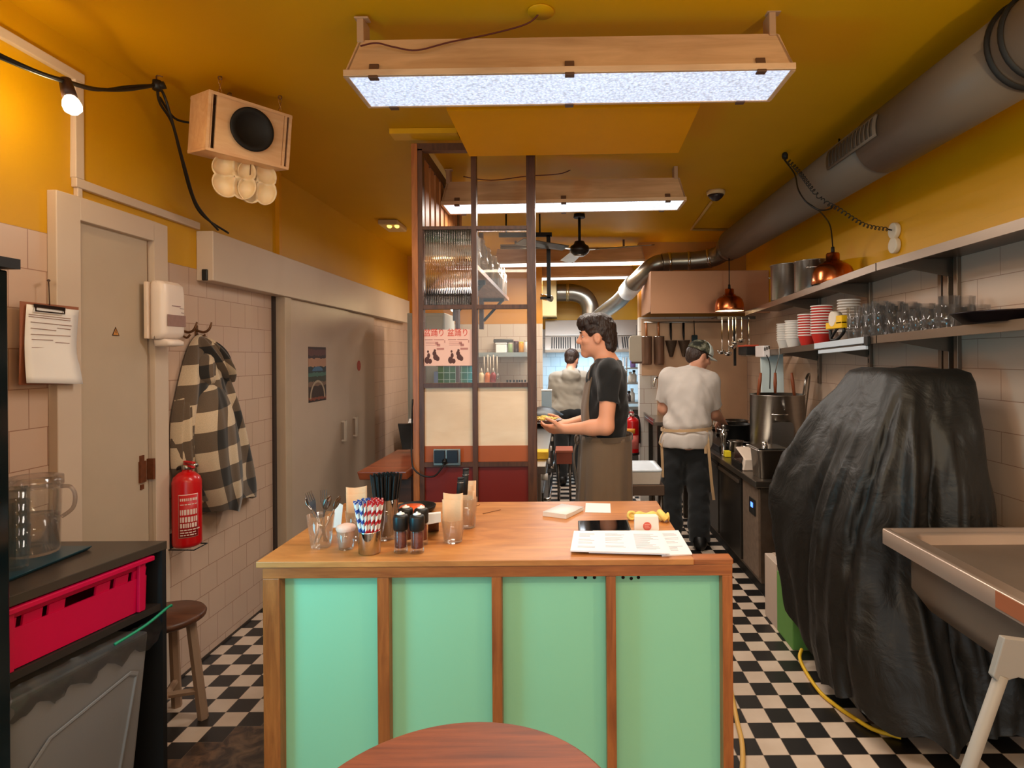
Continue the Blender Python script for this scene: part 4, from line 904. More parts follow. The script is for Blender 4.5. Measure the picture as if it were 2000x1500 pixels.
g.build('arch', mat('print_cream', (170, 150, 126), 0.5, var=.2, vscale=60), ps, solid=.0006)
# ================================================================ CEILING: trough lights, panel, fan, duct, small fittings; PARTITION
M_trough = wood('limed_wood', (196, 154, 114), (228, 188, 146), 0, 2.5, .5, stretch=7)
def glow_mat(name, col, s):
    m = bpy.data.materials.new(name); m.use_nodes = True; nt = m.node_tree; N = nt.nodes; L = nt.links; b = N['Principled BSDF']; b.inputs['Base Color'].default_value = (.75, .8, .85, 1); b.inputs['Roughness'].default_value = .15
    tc = N.new('ShaderNodeTexCoord'); no = N.new('ShaderNodeTexVoronoi'); no.inputs['Scale'].default_value = 95; L.new(tc.outputs['Object'], no.inputs['Vector'])
    r = N.new('ShaderNodeMath'); r.operation = 'MULTIPLY_ADD'; r.inputs[1].default_value = -.9 * s; r.inputs[2].default_value = s * 1.25; L.new(no.outputs['Distance'], r.inputs[0])
    b.inputs['Emission Color'].default_value = C(*col); L.new(r.outputs[0], b.inputs['Emission Strength'])
    bp = N.new('ShaderNodeBump'); bp.inputs['Strength'].default_value = .5; bp.inputs['Distance'].default_value = .004; L.new(no.outputs['Distance'], bp.inputs['Height']); L.new(bp.outputs['Normal'], b.inputs['Normal'])
    return m
M_glow = glow_mat('lit_ribbed_glass', (205, 222, 255), .82); M_glow2 = glow_mat('lit_glass_bright', (225, 240, 255), 1.4)
M_tube = mat('lit_tube', (255, 255, 255), .3, var=0, emit=(235, 243, 255), estr=2.2)
M_clip = mat('brown_clip', (92, 62, 44), .5, var=.1)
def trough(c, label, glow, brackets=True, cordlen=True, clips=True):
    """c = centre of the glass; local x along the lamp"""
    o = T('trough_lamp', label, 'ceiling lamp', c, 'trough lamps in a row over the aisle', rz=0.0)
    Lh = .752
    g = G(); t = .012
    # near and far boards lean in, the top is closed, the ends are trapezoids
    for s in (-1, 1):
        a = [(-Lh, s * .127, 0), (Lh, s * .127, 0), (Lh, s * .115, 0), (-Lh, s * .115, 0)]; b = [(-Lh + .025, s * .042, .158), (Lh - .025, s * .042, .158), (Lh - .025, s * .03, .158), (-Lh + .025, s * .03, .158)]
        g.hexa(a, b)
    g.box(-Lh + .025, Lh - .025, -.042, .042, .150, .160)
    for s in (-1, 1): g.hexa([(s * Lh, -.127, 0), (s * Lh, .127, 0), (s * (Lh - .012), .127, 0), (s * (Lh - .012), -.127, 0)], [(s * (Lh - .02), -.042, .158), (s * (Lh - .02), .042, .158), (s * (Lh - .035), .042, .158), (s * (Lh - .035), -.042, .158)])
    g.build('housing', M_trough, o, True, bevel=.002)
    G().box(-Lh - .002, Lh + .002, -.131, -.119, -.006, .016).box(-Lh - .002, Lh + .002, .119, .131, -.006, .012).box(-Lh - .002, -Lh + .012, -.119, .119, -.006, .012).box(Lh - .012, Lh + .002, -.119, .119, -.006, .012).build('glass_frame', M_trough, o, True, bevel=.002)
    G().box(-Lh + .012, Lh - .012, -.119, .119, -.003, .002).build('lit_glass', glow, o, True)
    if clips:
        for x in (-.655, .0, .64):
            for s in (-1, 1):
                G().hexa([(x - .016, s * .133, -.012), (x + .016, s * .133, -.012), (x + .016, s * .128, -.012), (x - .016, s * .128, -.012)], [(x - .016, s * .118, .04), (x + .016, s * .118, .04), (x + .016, s * .110, .04), (x - .016, s * .110, .04)]).box(x - .016, x + .016, min(s * .133, s * .108), max(s * .133, s * .108), -.014, -.008).build('clip', M_clip, o, True, bevel=.002)
    if brackets:
        for x in (-Lh + .03, Lh - .045):
            G().box(x - .012, x + .012, -.05, .02, .15, ZC - c[2] - .001).box(x - .02, x + .03, -.055, -.02, ZC - c[2] - .008, ZC - c[2] - .001).build('bracket', mat('limed_bracket', (176, 138, 104), .5, var=.12), o, True, bevel=.003)
    else:
        for x in (-.55, .55): G().box(x - .01, x + .01, -.01, .01, .155, ZC - c[2] - .001).build('hanger', M_clip, o, True)
    return o
def lampz(v, Y): return P(CX, v, Y).z
L1 = trough((.023, 2.123, 2.462), 'nearest wooden trough lamp with clear bluish glass, over the counter', M_glow)
L1.rotation_euler = (0, -.009, .0)
g = G(); g.tube(spline([P(704, 90, 2.02), P(735, 84, 2.04), P(770, 92, 2.03), P(815, 98, 2.02), P(880, 82, 2.05), P(960, 66, 2.1), P(1030, 46, 2.08), P(1056, 22, 2.07)], 6), .0028, 6); g.build('cord', mat('red_brown_cord', (86, 26, 18), .6), L1)
q = P(1056, 18, 2.06); G().lathe([(.0, 0), (.045, 0), (.046, .003), (.044, .006), (0, .006)], c=(q.x, q.y, ZC - .0065), n=30).build('ceiling_cap', M_yel, L1)
L2 = trough((.0, 3.80, 2.462), 'second trough lamp from the front, partly behind the lattice partition', M_glow2); L2.rotation_euler = (0, -.012, 0)
G().tube(spline([P(905, 345, 3.68), P(960, 352, 3.7), P(1030, 344, 3.75), P(1100, 338, 3.8), P(1135, 316, 3.85)], 6), .003, 6).build('cord', mat('red_brown_cord', (86, 26, 18), .6), L2)
L3 = trough((.06, 6.1, 2.455), 'third lamp from the front, bright bar just below the ceiling fan', M_tube, False, clips=False); L3.rotation_euler = (0, -.01, 0)
L4 = trough((.08, 7.2, 2.455), 'farthest lamp, bright bar above the cooking hood at the back', M_tube, False, clips=False); L4.rotation_euler = (0, -.01, 0)
# heater panel hung flat under the ceiling
hp_ = T('heater_panel', 'flat yellow-painted heating panel hung below the ceiling behind the nearest lamp', 'heating panel', (.04, 2.85, 2.55))
a = [P(872, 216, 2.55), P(1368, 208, 2.55), P(1326, 299, 3.08), P(916, 306, 3.08)]
za = sum(p.z for p in a) / 4
aa = [Vector((p.x, p.y, p.z)) for p in a]
G().hexa(aa, [p + Vector((0, 0, .022)) for p in aa]).build('panel_plate', mat('yellow_panel_paint', (236, 160, 4), .6, var=.04, spec=.1), hp_, bevel=.004)
for i in range(4):
    c = aa[i].lerp(sum(aa, Vector()) / 4, .12); G().cyl(c + Vector((0, 0, .022)), (c.x, c.y, ZC), .006, n=8).build('hanger', M_steel, hp_)
# ceiling fan
fc = P(1132, 488, 5.0); fan = T('ceiling_fan', 'dark three-bladed ceiling fan beyond the second trough lamp', 'ceiling fan', (fc.x, 5.0, ZC))
G().cyl((fc.x, 5.0, fc.z + .04), (fc.x, 5.0, ZC), .012, n=12).lathe([(.05, -.03), (.045, 0)], c=(fc.x, 5.0, ZC), n=20).build('down_rod', M_matblack, fan)
G().lathe([(.0, -.045), (.05, -.045), (.078, -.02), (.085, .0), (.075, .03), (.05, .045), (.04, .07), (0, .07)], c=(fc.x, 5.0, fc.z), n=30).build('motor_housing', mat('dark_motor', (40, 34, 30), .35, .6), fan)
G().lathe([(0, -.055), (.038, -.053), (.048, -.044), (0, -.044)], c=(fc.x, 5.0, fc.z), n=24).build('bottom_cap', M_steel, fan)
M_blade = mat('brushed_blade', (120, 112, 100), .3, .8, var=.1)
for ang in (-.35, 1.744, 3.84):
    d_ = Vector((math.cos(ang), math.sin(ang), 0)); n_ = Vector((-d_.y, d_.x, 0)); c = Vector((fc.x, 5.0, fc.z - .005)); tilt = Vector((0, 0, .012))
    G().hexa([c + d_ * .08 - n_ * .02, c + d_ * .17 - n_ * .025, c + d_ * .17 + n_ * .025, c + d_ * .08 + n_ * .02], [c + d_ * .08 - n_ * .02 + Vector((0, 0, .006)), c + d_ * .17 - n_ * .025 + Vector((0, 0, .006)), c + d_ * .17 + n_ * .025 + Vector((0, 0, .006)), c + d_ * .08 + n_ * .02 + Vector((0, 0, .006))]).build('blade_arm', M_chrome, fan)
    e0 = c + d_ * .15; e1_ = c + d_ * .62
    b = [e0 - n_ * .045 - tilt, e1_ - n_ * .062 - tilt, e1_ + n_ * .062 + tilt, e0 + n_ * .045 + tilt]; G().hexa(b, [p + Vector((0, 0, .006)) for p in b]).build('blade', M_blade, fan, bevel=.002)
# round ventilation duct along the right wall
du = T('ventilation_duct', 'thick grey round duct running along the right wall under the ceiling', 'duct', (1.5, 2.5, 2.5))
M_duct = mat('grey_painted_duct', (112, 98, 84), .5, .1, var=.12, vscale=4, bump=.03, stretch=(1, .3, 1))
R_ = .135; DX, DZ = 1.50, 2.50
def ring(y, r, x=DX, z=DZ, n=40): return [(x + r * math.cos(2 * math.pi * k / n), y, z + r * math.sin(2 * math.pi * k / n)) for k in range(n)]
g = G(); g.loft([ring(.6, R_), ring(1.92, R_)], caps=False).loft([ring(1.92, R_ + .006), ring(2.8, R_ + .006)]).loft([ring(2.8, R_), ring(5.3, R_)]); g.build('duct_pipe', M_duct, du)
for y in (1.86, 1.92): G().loft([ring(y - .008, R_ + .004), ring(y - .004, R_ + .014), ring(y + .004, R_ + .014), ring(y + .008, R_ + .004)], caps=False).build('clamp_band', M_matblack, du)
G().tube([(DX - .02, 1.87, DZ + R_ + .01), (DX - .02, 1.87, ZC)], .005, 6).tube([(DX + .02, 3.3, DZ + R_), (DX + .02, 3.3, ZC)], .005, 6).build('hanger_rod', M_matblack, du)
gl_ = G(); a0, a1 = math.radians(158), math.radians(196)
def arc(y, r, a, b, n=10): return [(DX + r * math.cos(a + (b - a) * i / n), y, DZ + r * math.sin(a + (b - a) * i / n)) for i in range(n + 1)]
vg = gl_.loft([arc(2.60, R_ + .012, a0, a1), arc(3.08, R_ + .012, a0, a1)], closed=False, caps=False).build('vent_frame', M_duct, du, solid=.008)
g = G()
for i in range(12): g.loft([arc(2.62 + i * .038, R_ + .018, a0 + .08, a1 - .08), arc(2.646 + i * .038, R_ + .015, a0 + .08, a1 - .08)], closed=False, caps=False)
g.build('vent_slats', mat('vent_dark', (74, 66, 58), .5, .2), vg, solid=.003)
# reducer and elbow into the kitchen hood
M_spiral = mat('galvanised_duct', (150, 142, 130), .28, .9, var=.18, vscale=6)
kd = T('exhaust_pipe', 'shiny galvanised pipe turning from the grey duct down to the hoods', 'duct', (1.2, 5.6, 2.3))
path = spline([(DX, 5.302, DZ), (DX, 5.45, DZ - .01), (1.42, 5.62, 2.44), (1.25, 5.68, 2.415), (1.05, 5.70, 2.41), (.93, 5.70, 2.40)], 6)
g = G(); g.tube(path, [R_ - .02] * 8 + [.085] * (len(path) - 8), 20); g.build('horizontal_run', M_spiral, kd)
for t in (14, 20, 26): 
    c = path[min(t, len(path) - 1)]; d_ = (path[min(t + 1, len(path) - 1)] - path[min(t, len(path) - 1) - 1]).normalized()
    G().cyl(c - d_ * .012, c + d_ * .012, .092, n=24).build('pipe_joint', M_chrome, kd)
p1 = spline([(.93, 5.70, 2.40), (.84, 5.73, 2.365), (.70, 6.0, 2.24), (.60, 6.45, 2.12), (.46, 7.0, 2.03), (.37, 7.55, 1.97)], 6)
G().tube(p1, .082, 20).build('sloping_run', M_spiral, kd)
G().tube([p1[12], p1[15]], .095, 20).build('white_sleeve', mat('white_sleeve', (230, 236, 240), .4), kd)
# smoke detector, surface conduit, emergency light
c = Q(1398, 373, ZC); sdt = T('smoke_detector', 'white round smoke detector with dark centre near the duct', 'smoke detector', (c.x, c.y, ZC))
G().lathe([(.062, -.03), (.066, -.012), (.066, 0)], c=(c.x, c.y, ZC - .0005), n=32).build('base', mat('ivory_abs', (206, 176, 130), .4), sdt)
G().lathe([(0, -.075), (.02, -.07), (.045, -.05), (.058, -.03), (0, -.03)], c=(c.x, c.y, ZC), n=28).build('sensor_head', mat('dark_sensor', (48, 34, 36), .3), sdt)
g = G(); p0, p1_, p2 = Q(1389, 392, ZC), Q(1350, 446, ZC), Q(1425, 447, ZC)
g.tube([p0 - Vector((0, 0, .012)), p1_ - Vector((0, 0, .012)), p2 - Vector((0, 0, .012))], .011, 8); tag(g.build('surface_conduit', mat('cream_conduit', (196, 150, 80), .5)), 'thin pale conduit bent across the ceiling from the smoke detector', 'conduit')
c = Q(767, 436, ZC); em = T('emergency_light', 'small pale emergency light with two yellow spots on the ceiling', 'emergency light', (c.x, c.y, ZC))
G().box(c.x - .085, c.x + .085, c.y - .16, c.y + .16, ZC - .045, ZC - .001).build('housing', mat('ivory_abs', (206, 176, 130), .4), em, bevel=.012, seg=3)
for dx in (-.02, .045): G().ell((c.x + dx + .02, c.y - .10, ZC - .05), (.02, .03, .015), 14, 8).build('lamp_lens', mat('amber_lens', (255, 210, 90), .2, var=0, emit=(255, 214, 96), estr=2.2), em)
# ================================================================ LATTICE PARTITION
PY = 3.2
pt = T('lattice_partition', 'tall dark wooden lattice partition with glass, plywood and red panels behind the counter', 'partition', (-.47, PY, 0))
def px_(u): return P(u, CY, PY).x
def pz_(v): return P(CX - 180, v, PY).z
def pbar(u0, u1, v0, v1, name, m, t=.05, y=PY, par=None, **k): return G().box(px_(u0), px_(u1), y, y + t, pz_(v1) if v1 < 1400 else 0.0, pz_(v0)).build(name, m, par or pt, **k)
pbar(806, 818, 280, 1500, 'corner_post', M_orangew, .07, PY - .006, bevel=.002)
pbar(818, 827, 290, 1500, 'stile', M_brown)
pbar(922, 932, 290, 1500, 'mullion', M_brown)
pbar(1030, 1047, 290, 1500, 'right_post', M_brown, .07, PY - .004, bevel=.002)
pbar(812, 1047, 279, 293, 'rail', M_brown)
for v0, v1 in ((441, 447.5), (595, 603), (748, 757), (903, 912)): pbar(822, 1034, v0, v1, 'rail', M_brown, .044, PY + .003)
for u0, u1 in ((826, 923), (931, 1031)):
    pbar(u0, u1, 757, 873, 'plywood_panel', M_pale, .012, PY + .025)
    pbar(u0, u1, 872, 904, 'orange_panel', mat('orange_stained_panel', (176, 88, 44), .45, var=.1), .014, PY + .02)
    pbar(u0, u1, 911, 1500, 'red_panel', mat('dark_red_panel', (122, 34, 26), .4, var=.1, vscale=4), .014, PY + .02)
pbar(826, 923, 603, 748, 'glass_pane', M_pane, .004, PY + .025); pbar(931, 1031, 603, 748, 'glass_pane', M_pane, .004, PY + .025)
pbar(931, 1031, 447, 595, 'glass_pane', M_pane, .004, PY + .025)
# reeded glass: ribs are real
rm = bpy.data.materials.new('reeded_glass'); rm.use_nodes = True; b_ = rm.node_tree.nodes['Principled BSDF']; b_.inputs['Transmission Weight'].default_value = 1.0; b_.inputs['Roughness'].default_value = .04; b_.inputs['IOR'].default_value = 1.33; b_.inputs['Base Color'].default_value = (1, .95, .88, 1); b_.inputs['Specular IOR Level'].default_value = .3
x0, x1, za_, zb_ = px_(826), px_(923), pz_(595), pz_(447); n = 28; prof = []
for i in range(n):
    for j in range(6):
        t = (i + j / 6) / n; prof.append((x0 + (x1 - x0) * t, PY + .022 - .0035 * math.sin(math.pi * j / 6)))
prof.append((x1, PY + .022))
g = G(); g.loft([[(x, y, z) for x, y in prof] for z in (za_, zb_)], closed=False, caps=False); g.build('reeded_pane', rm, pt, solid=.003)
# side return of the partition, with slats at the top
sd_ = G(); zt_ = pz_(293)
sd_.box(px_(818), px_(827), PY + .05, 4.35, zt_ - .02, zt_ + .035).build('side_rail', M_brown, pt)
zs = pz_(443)
for i in range(9):
    y = PY + .10 + i * .135
    G().box(px_(819), px_(825), y, y + .085, zs - .02, zt_ - .02).build('slat', wood('light_slat', (150, 92, 48), (186, 124, 72), 2, 5, .5), pt)
G().box(px_(818), px_(827), PY + .05, 4.35, zs - .05, zs - .02).build('side_rail', M_brown, pt)
G().box(px_(818), px_(826), 4.28, 4.35, 0, zt_).build('rear_post', M_brown, pt)
# poster on the glass
po = T('festival_poster', 'pale pink poster with red Japanese lettering on the partition glass', 'poster', P(875, 678, PY))
M_pink = mat('pink_paper', (244, 196, 178), .7, var=.03)
yq = PY + .0195
G().box(px_(827), px_(922.5), yq, yq + .001, pz_(714), pz_(643)).build('sheet', M_pink, po)
M_rt2 = mat('red_lettering', (214, 48, 22), .6, var=.05); M_dk = mat('dark_print', (92, 56, 52), .7, var=.2, vscale=80); M_md = mat('mid_print', (190, 128, 118), .7, var=.2)
fx = Euler((math.pi / 2, 0, 0))
for u0, u1 in ((828, 866), (874, 913)):
    text_obj('盆踊り', 'lettering', M_rt2, po, Vector(((px_(u0) + px_(u1)) / 2, yq - .0006, pz_(650))), fx, .045, .0003, px_(u1) - px_(u0))
    g = G()
    for (a, b, v, h) in ((.0, .42, 662, 1.6), (.46, 1.0, 662, 1.6), (.05, .7, 667, .8), (.05, .55, 670, .8), (.05, .6, 673, .8), (.55, .7, 668, 4), (.62, .8, 671, 5), (1.02, 1.06, 664, 5), (.62, 1.0, 679, 4)):
        g.box(px_(u0 + (u1 - u0) * a), px_(u0 + (u1 - u0) * b), yq - .001, yq, pz_(v + h), pz_(v))
    g.build('small_print', M_md, po)
    g = G(); rr = random.Random(u0)
    for (cx_, cv_, a, b) in ((.12, 703, 5, 7), (.2, 694, 3, 5), (.17, 686, 2, 2.6), (.27, 705, 4, 5), (.5, 690, 4, 5), (.56, 697, 5, 6), (.52, 684, 2.4, 2.6), (.66, 700, 4, 5)):
        c = (px_(u0 + (u1 - u0) * cx_), yq - .0002, pz_(cv_)); k_ = PY / F
        g.ell(c, (a * k_, .0006, b * k_), 10, 6)
    g.build('figure_print', M_dk, po)
# small double socket box with cable on the partition
so = T('double_socket', 'double black socket on a steel plate low on the partition', 'socket', P(873, 892, PY))
G().box(px_(846), px_(899), PY - .012, PY - .0045, pz_(908), pz_(876)).build('steel_plate', M_steel, so, bevel=.002)
for u0, u1 in ((848, 869), (872.5, 894)): G().box(px_(u0), px_(u1), PY - .022, PY - .0125, pz_(903), pz_(878)).build('socket_insert', mat('navy_socket', (30, 34, 46), .35), so, bevel=.003)
G().tube(spline([P(868, 903, PY - .03), P(862, 915, PY - .04), P(848, 930, PY - .04), P(826, 929, PY - .04), P(808, 915, PY - .03), P(804, 890, PY - .01), P(804, 850, PY + .02), P(806, 780, PY - .01)], 6), .0045, 8).cyl(P(868, 899, PY - .018), P(868, 905, PY - .036), .012, n=10).build('plug_cable', M_cord, so)
# ================================================================ RIGHT SIDE
def zu(y): return 1.983 - .003 * (y - 2.1) if y < 3.07 else 1.980 - .0345 * (y - 3.07)
def zl(y): return 1.633 - .0245 * (y - 2.1) if y < 3.07 else 1.609 - .0345 * (y - 3.07)
XF = 1.6
def shelf(name, label, zf, yend, thick=.04):
    o = T(name, label, 'shelf', (1.75, 3.07, zf(3.07)))
    for a, b in ((1.0, 3.065), (3.075, yend)):
        g = G(); g.hexa([(XF, a, zf(a) - .004), (XR - .001, a, zf(a) - .004), (XR - .001, b, zf(b) - .004), (XF, b, zf(b) - .004)], [(XF, a, zf(a)), (XR - .001, a, zf(a)), (XR - .001, b, zf(b)), (XF, b, zf(b))])
        g.hexa([(XF - .002, a, zf(a) - thick), (XF + .01, a, zf(a) - thick), (XF + .01, b, zf(b) - thick), (XF - .002, b, zf(b) - thick)], [(XF - .002, a, zf(a)), (XF + .002, a, zf(a)), (XF + .002, b, zf(b)), (XF - .002, b, zf(b))])
        g.build('shelf_board', M_shelf, o)
    for y in (1.55, 2.92, 3.72, 4.46):
        if y < yend:
            z = zf(y) - .006; g = G()
            g.hexa([(XF + .012, y - .002, z - .035), (XR - .002, y - .002, z - .09), (XR - .002, y + .002, z - .09), (XF + .012, y + .002, z - .035)], [(XF + .012, y - .002, z), (XR - .002, y - .002, z), (XR - .002, y + .002, z), (XF + .012, y + .002, z)])
            g.box(XF + .012, XR - .002, y - .018, y + .018, z - .003, z)
            g.build('bracket', M_shelf, o)
    return o
M_shelf = mat('worn_steel_shelf', (128, 112, 98), .34, .85, var=.15, vscale=4, stretch=(1, .2, 1))
shelf('upper_shelf', 'upper long steel wall shelf on the right wall', zu, 5.3); shelf('lower_shelf', 'lower long steel wall shelf holding bowls and glasses', zl, 4.8)
up_l = ('shelf upright nearest the viewer above the right end of the black cover', 'wide paired shelf upright right of the glasses', 'narrow shelf upright left of the black cover’s top', 'shelf upright behind the stock pot lid')
for i, (y, w, zb) in enumerate(((1.55, .03, 1.1), (2.94, .075, .9), (3.72, .03, 1.33), (4.46, .03, 1.3))):
    o = T('shelf_upright', up_l[i], 'shelf upright', (XR - .02, y, zb), 'steel uprights of the wall shelves')
    g = G().box(XR - .022, XR - .001, y - w, y - w + .028, zb, zu(y) + .03)
    if w > .05: g.box(XR - .03, XR - .001, y - .02, y + .02, zb, zu(y) + .03).box(XR - .022, XR - .001, y + w - .028, y + w, zb, zu(y) + .03)
    g.build('channel', M_shelf, o, bevel=.002)
    g = G()
    for k in range(8): g.box(XR - .0228, XR - .021, y - w + .010, y - w + .018, zb + .03 + k * .05, zb + .055 + k * .05)
    g.build('slots', M_matblack, o)
# stock pots on the upper shelf
def pot(name, label, c, r, h, hand=0.0, m=None, lid=False):
    o = T(name, label, 'pot', c); m = m or M_steel
    G().lathe([(0, 0), (r * .97, 0), (r, .008), (r, h), (r + .006, h + .002), (r + .006, h + .007), (r - .004, h + .007), (r - .005, .01), (0, .01)], n=48, caps=False).build('pot_body', m, o, True)
    for s in (0, math.pi):
        a = hand + s; e = Vector((math.cos(a), math.sin(a), 0)); n_ = Vector((-e.y, e.x, 0))
        G().tube(spline([e * r + n_ * .05 + Vector((0, 0, h * .74)), e * (r + .045) + n_ * .048 + Vector((0, 0, h * .74)), e * (r + .045) - n_ * .048 + Vector((0, 0, h * .74)), e * r - n_ * .05 + Vector((0, 0, h * .74))], 4), .006, 8).build('handle', M_chrome, o, True)
    return o
def onu(y, x): return Vector((x, y, zu(y) + .001))
pot('stock_pot', 'left steel stock pot on the upper shelf beside the copper lamp', onu(4.62, 1.745), .145, .27, -1.2)
pot('stock_pot', 'steel pot with a handle next to the copper lamp, upper shelf', onu(4.16, 1.735), .13, .21, -1.9)
# copper pendants
def pendant(name, label, c, r, cords, lit, tilt=0.0):
    o = T(name, label, 'pendant lamp', c, 'copper pendant lamps', rot=(tilt, 0, 0)); k = r / .125
    prof = [(.125, 0), (.127, .004), (.127, .025), (.122, .07), (.110, .103), (.086, .125), (.056, .136), (.054, .144), (.041, .146), (.040, .188), (.036, .196), (.0, .198)]
    G().lathe([(a * k, b * k) for a, b in prof], n=44, caps=False).build('shade', M_copper, o, True)
    G().lathe([(a * k, b * k) for a, b in [(.1225, .002), (.1235, .02), (.119, .06), (.107, .088), (.0, .10)]], n=36, caps=False).build('inner_shade', mat('white_enamel', (244, 236, 222), .4, var=0), o, True)
    if lit: G().ell((0, 0, .03 * k), (.045 * k, .045 * k, .034 * k), 16, 10).build('bulb', mat('lit_pendant_bulb', (255, 250, 235), .3, var=0, emit=(255, 236, 200), estr=7), o, True)
    G().cyl((0, 0, .196 * k), (0, 0, .235 * k), .012, .01, n=12).build('cord_grip', M_matblack, o, True)
    g = G()
    for pts in cords: g.tube(pts, .0045, 6)
    g.build('cord', M_cord, o)
    return o
c1p = Vector((1.705, 3.80, zu(3.80) + .002))
hk = Q(1533, 298, ZC)
def coil(pts, r, turns):
    pts = spline(pts, 40); L_ = [0]
    for a, b in zip(pts, pts[1:]): L_.append(L_[-1] + (b - a).length)
    out = []; N_ = turns * 9
    for i in range(N_ + 1):
        s = L_[-1] * i / N_; j = min(len(pts) - 2, max(0, next(k for k in range(len(L_)) if L_[k] >= s - 1e-9) - 1)); f = (s - L_[j]) / max(1e-9, L_[j + 1] - L_[j]); p = pts[j].lerp(pts[j + 1], f)
        d_ = (pts[j + 1] - pts[j]).normalized(); u = d_.orthogonal().normalized(); w = d_.cross(u); a = 2 * math.pi * i / 9
        out.append(p + u * r * math.cos(a) + w * r * math.sin(a))
    return out
hk2 = Vector((hk.x, hk.y, ZC - .03))
loop = spline([hk2, P(1532, 312, 3.48), P(1552, 340, 3.38), P(1559, 370, 3.22), P(1575, 395, 3.15), P(1600, 410, 3.12), P(1622, 408, 3.15), P(1626, 401, 3.2)], 6)
lead = spline([P(1559, 372, 3.22), P(1572, 392, 3.15), P(1590, 405, 3.2), P(1608, 420, 3.4), P(1622, 443, 3.65), c1p + Vector((0, 0, .235))], 6)
pendant('pendant_lamp', 'unlit copper pendant resting at the upper shelf by the pots', c1p, .127, [loop, lead], False)
# two-disc wall socket and its coiled cable
wsx = X(1752, 465, XR); ws = T('wall_socket', 'white figure-eight cable socket high on the yellow right wall', 'socket', wsx)
for dz in (.042, -.042): G().cyl((XR - .03, wsx.y, wsx.z + dz), (XR - .0005, wsx.y, wsx.z + dz), .046, n=28).build('socket_disc', mat('white_socket', (230, 214, 188), .4), ws, bevel=.006)
tag(G().tube(coil([hk2, P(1556, 330, 3.4), P(1600, 385, 3.12), P(1640, 410, 3.2), P(1690, 440, 3.32), Vector((XR - .05, wsx.y, wsx.z + .05))], .010, 34), .0026, 5).tube([Vector((XR - .05, wsx.y, wsx.z + .05)), Vector((XR - .028, wsx.y, wsx.z + .045))], .004, 6).build('coiled_cable', M_cord), 'black coiled cable from the ceiling hook to the white wall socket', 'cable')
ch = T('ceiling_hook', 'dark hook in the ceiling where the black cables gather', 'hook', (hk.x, hk.y, ZC)); G().ell((hk.x, hk.y, ZC - .02), (.018, .018, .024), 14, 8).cyl((hk.x, hk.y, ZC - .02), (hk.x, hk.y, ZC), .008, n=10).build('hook_body', M_matblack, ch)
# second, lit copper pendant
c2p = Vector((1.46, 5.3, 1.905)); pendant('pendant_lamp', 'lit copper pendant hanging in front of the steel hood', c2p, .125, [[c2p + Vector((0, 0, .23)), (1.46, 5.3, DZ - R_ + .02)]], True)
# bowls, glasses, tools on the lower shelf
def onl(y, x): return Vector((x, y, zl(y) + .001))
def bowl_stack(label, group, c, n, r, m1, dz=.0175, h=.075, square=False):
    first = None
    for k in range(n):
        p = c + Vector((0, 0, dz * k))
        if first is None:
            first = T('takeaway_bowl', label, 'bowl', p, group)
            G().lathe([(0, 0), (r * .66, 0), (r * .68, .003), (r * .97, h - .006)], n=28, caps=False).build('bowl_wall', m1, first, True)
            G().lathe([(r * .97, h - .008), (r * 1.02, h - .007), (r * 1.03, h - .002), (r * .98, h), (r * .94, h - .003)], n=28, caps=False).build('rolled_rim', mat('white_rim', (240, 232, 224), .5, var=.02), first, True)
        else: dup(first, p)
M_wb = mat('white_card_bowl', (226, 222, 214), .55, var=.04); M_rb = mat('red_card_bowl', (196, 44, 34), .5, var=.06); M_gb = mat('grey_card_bowl', (172, 156, 142), .5, var=.05)
bowl_stack('white paper bowl in the farthest stack on the lower shelf', 'white bowls, farthest stack', onl(4.62, 1.70), 8, .062, M_wb)
bowl_stack('white paper bowl in the stack next to the red bowls', 'white bowls beside the red ones', onl(4.36, 1.67), 8, .064, M_wb)
bowl_stack('red paper bowl with white rim in the left red stack', 'red bowls, left stack', onl(4.10, 1.665), 9, .066, M_rb)
bowl_stack('red paper bowl with white rim in the right, taller red stack', 'red bowls, right stack', onl(3.90, 1.675), 11, .068, M_rb)
bowl_stack('grey bowl with pale rim in the stack behind the tape gun', 'grey bowls', onl(3.74, 1.775), 12, .066, M_gb)
# tape gun
tg = T('tape_dispenser', 'yellow tape gun with black handle and white roll on the lower shelf', 'tape dispenser', onl(3.58, 1.635))
b0 = onl(3.58, 1.64)
G().box(1.612, 1.655, 3.49, 3.70, b0.z + .075, b0.z + .115).box(1.612, 1.655, 3.49, 3.56, b0.z + .10, b0.z + .15).build('yellow_frame', mat('tape_yellow', (246, 192, 8), .4, var=.05), tg, bevel=.004)
G().cyl((1.61, 3.61, b0.z + .135), (1.657, 3.61, b0.z + .135), .045, n=28).build('tape_roll', mat('tape_white', (232, 218, 200), .4), tg)
G().tube(spline([(1.633, 3.68, b0.z + .07), (1.63, 3.66, b0.z + .012), (1.63, 3.58, b0.z + .014), (1.63, 3.50, b0.z + .05), (1.63, 3.50, b0.z + .075)], 6), .010, 10).tube(spline([(1.633, 3.67, b0.z + .02), (1.63, 3.58, b0.z + .075), (1.63, 3.50, b0.z + .08)], 5), .008, 8).build('handle', M_black, tg)
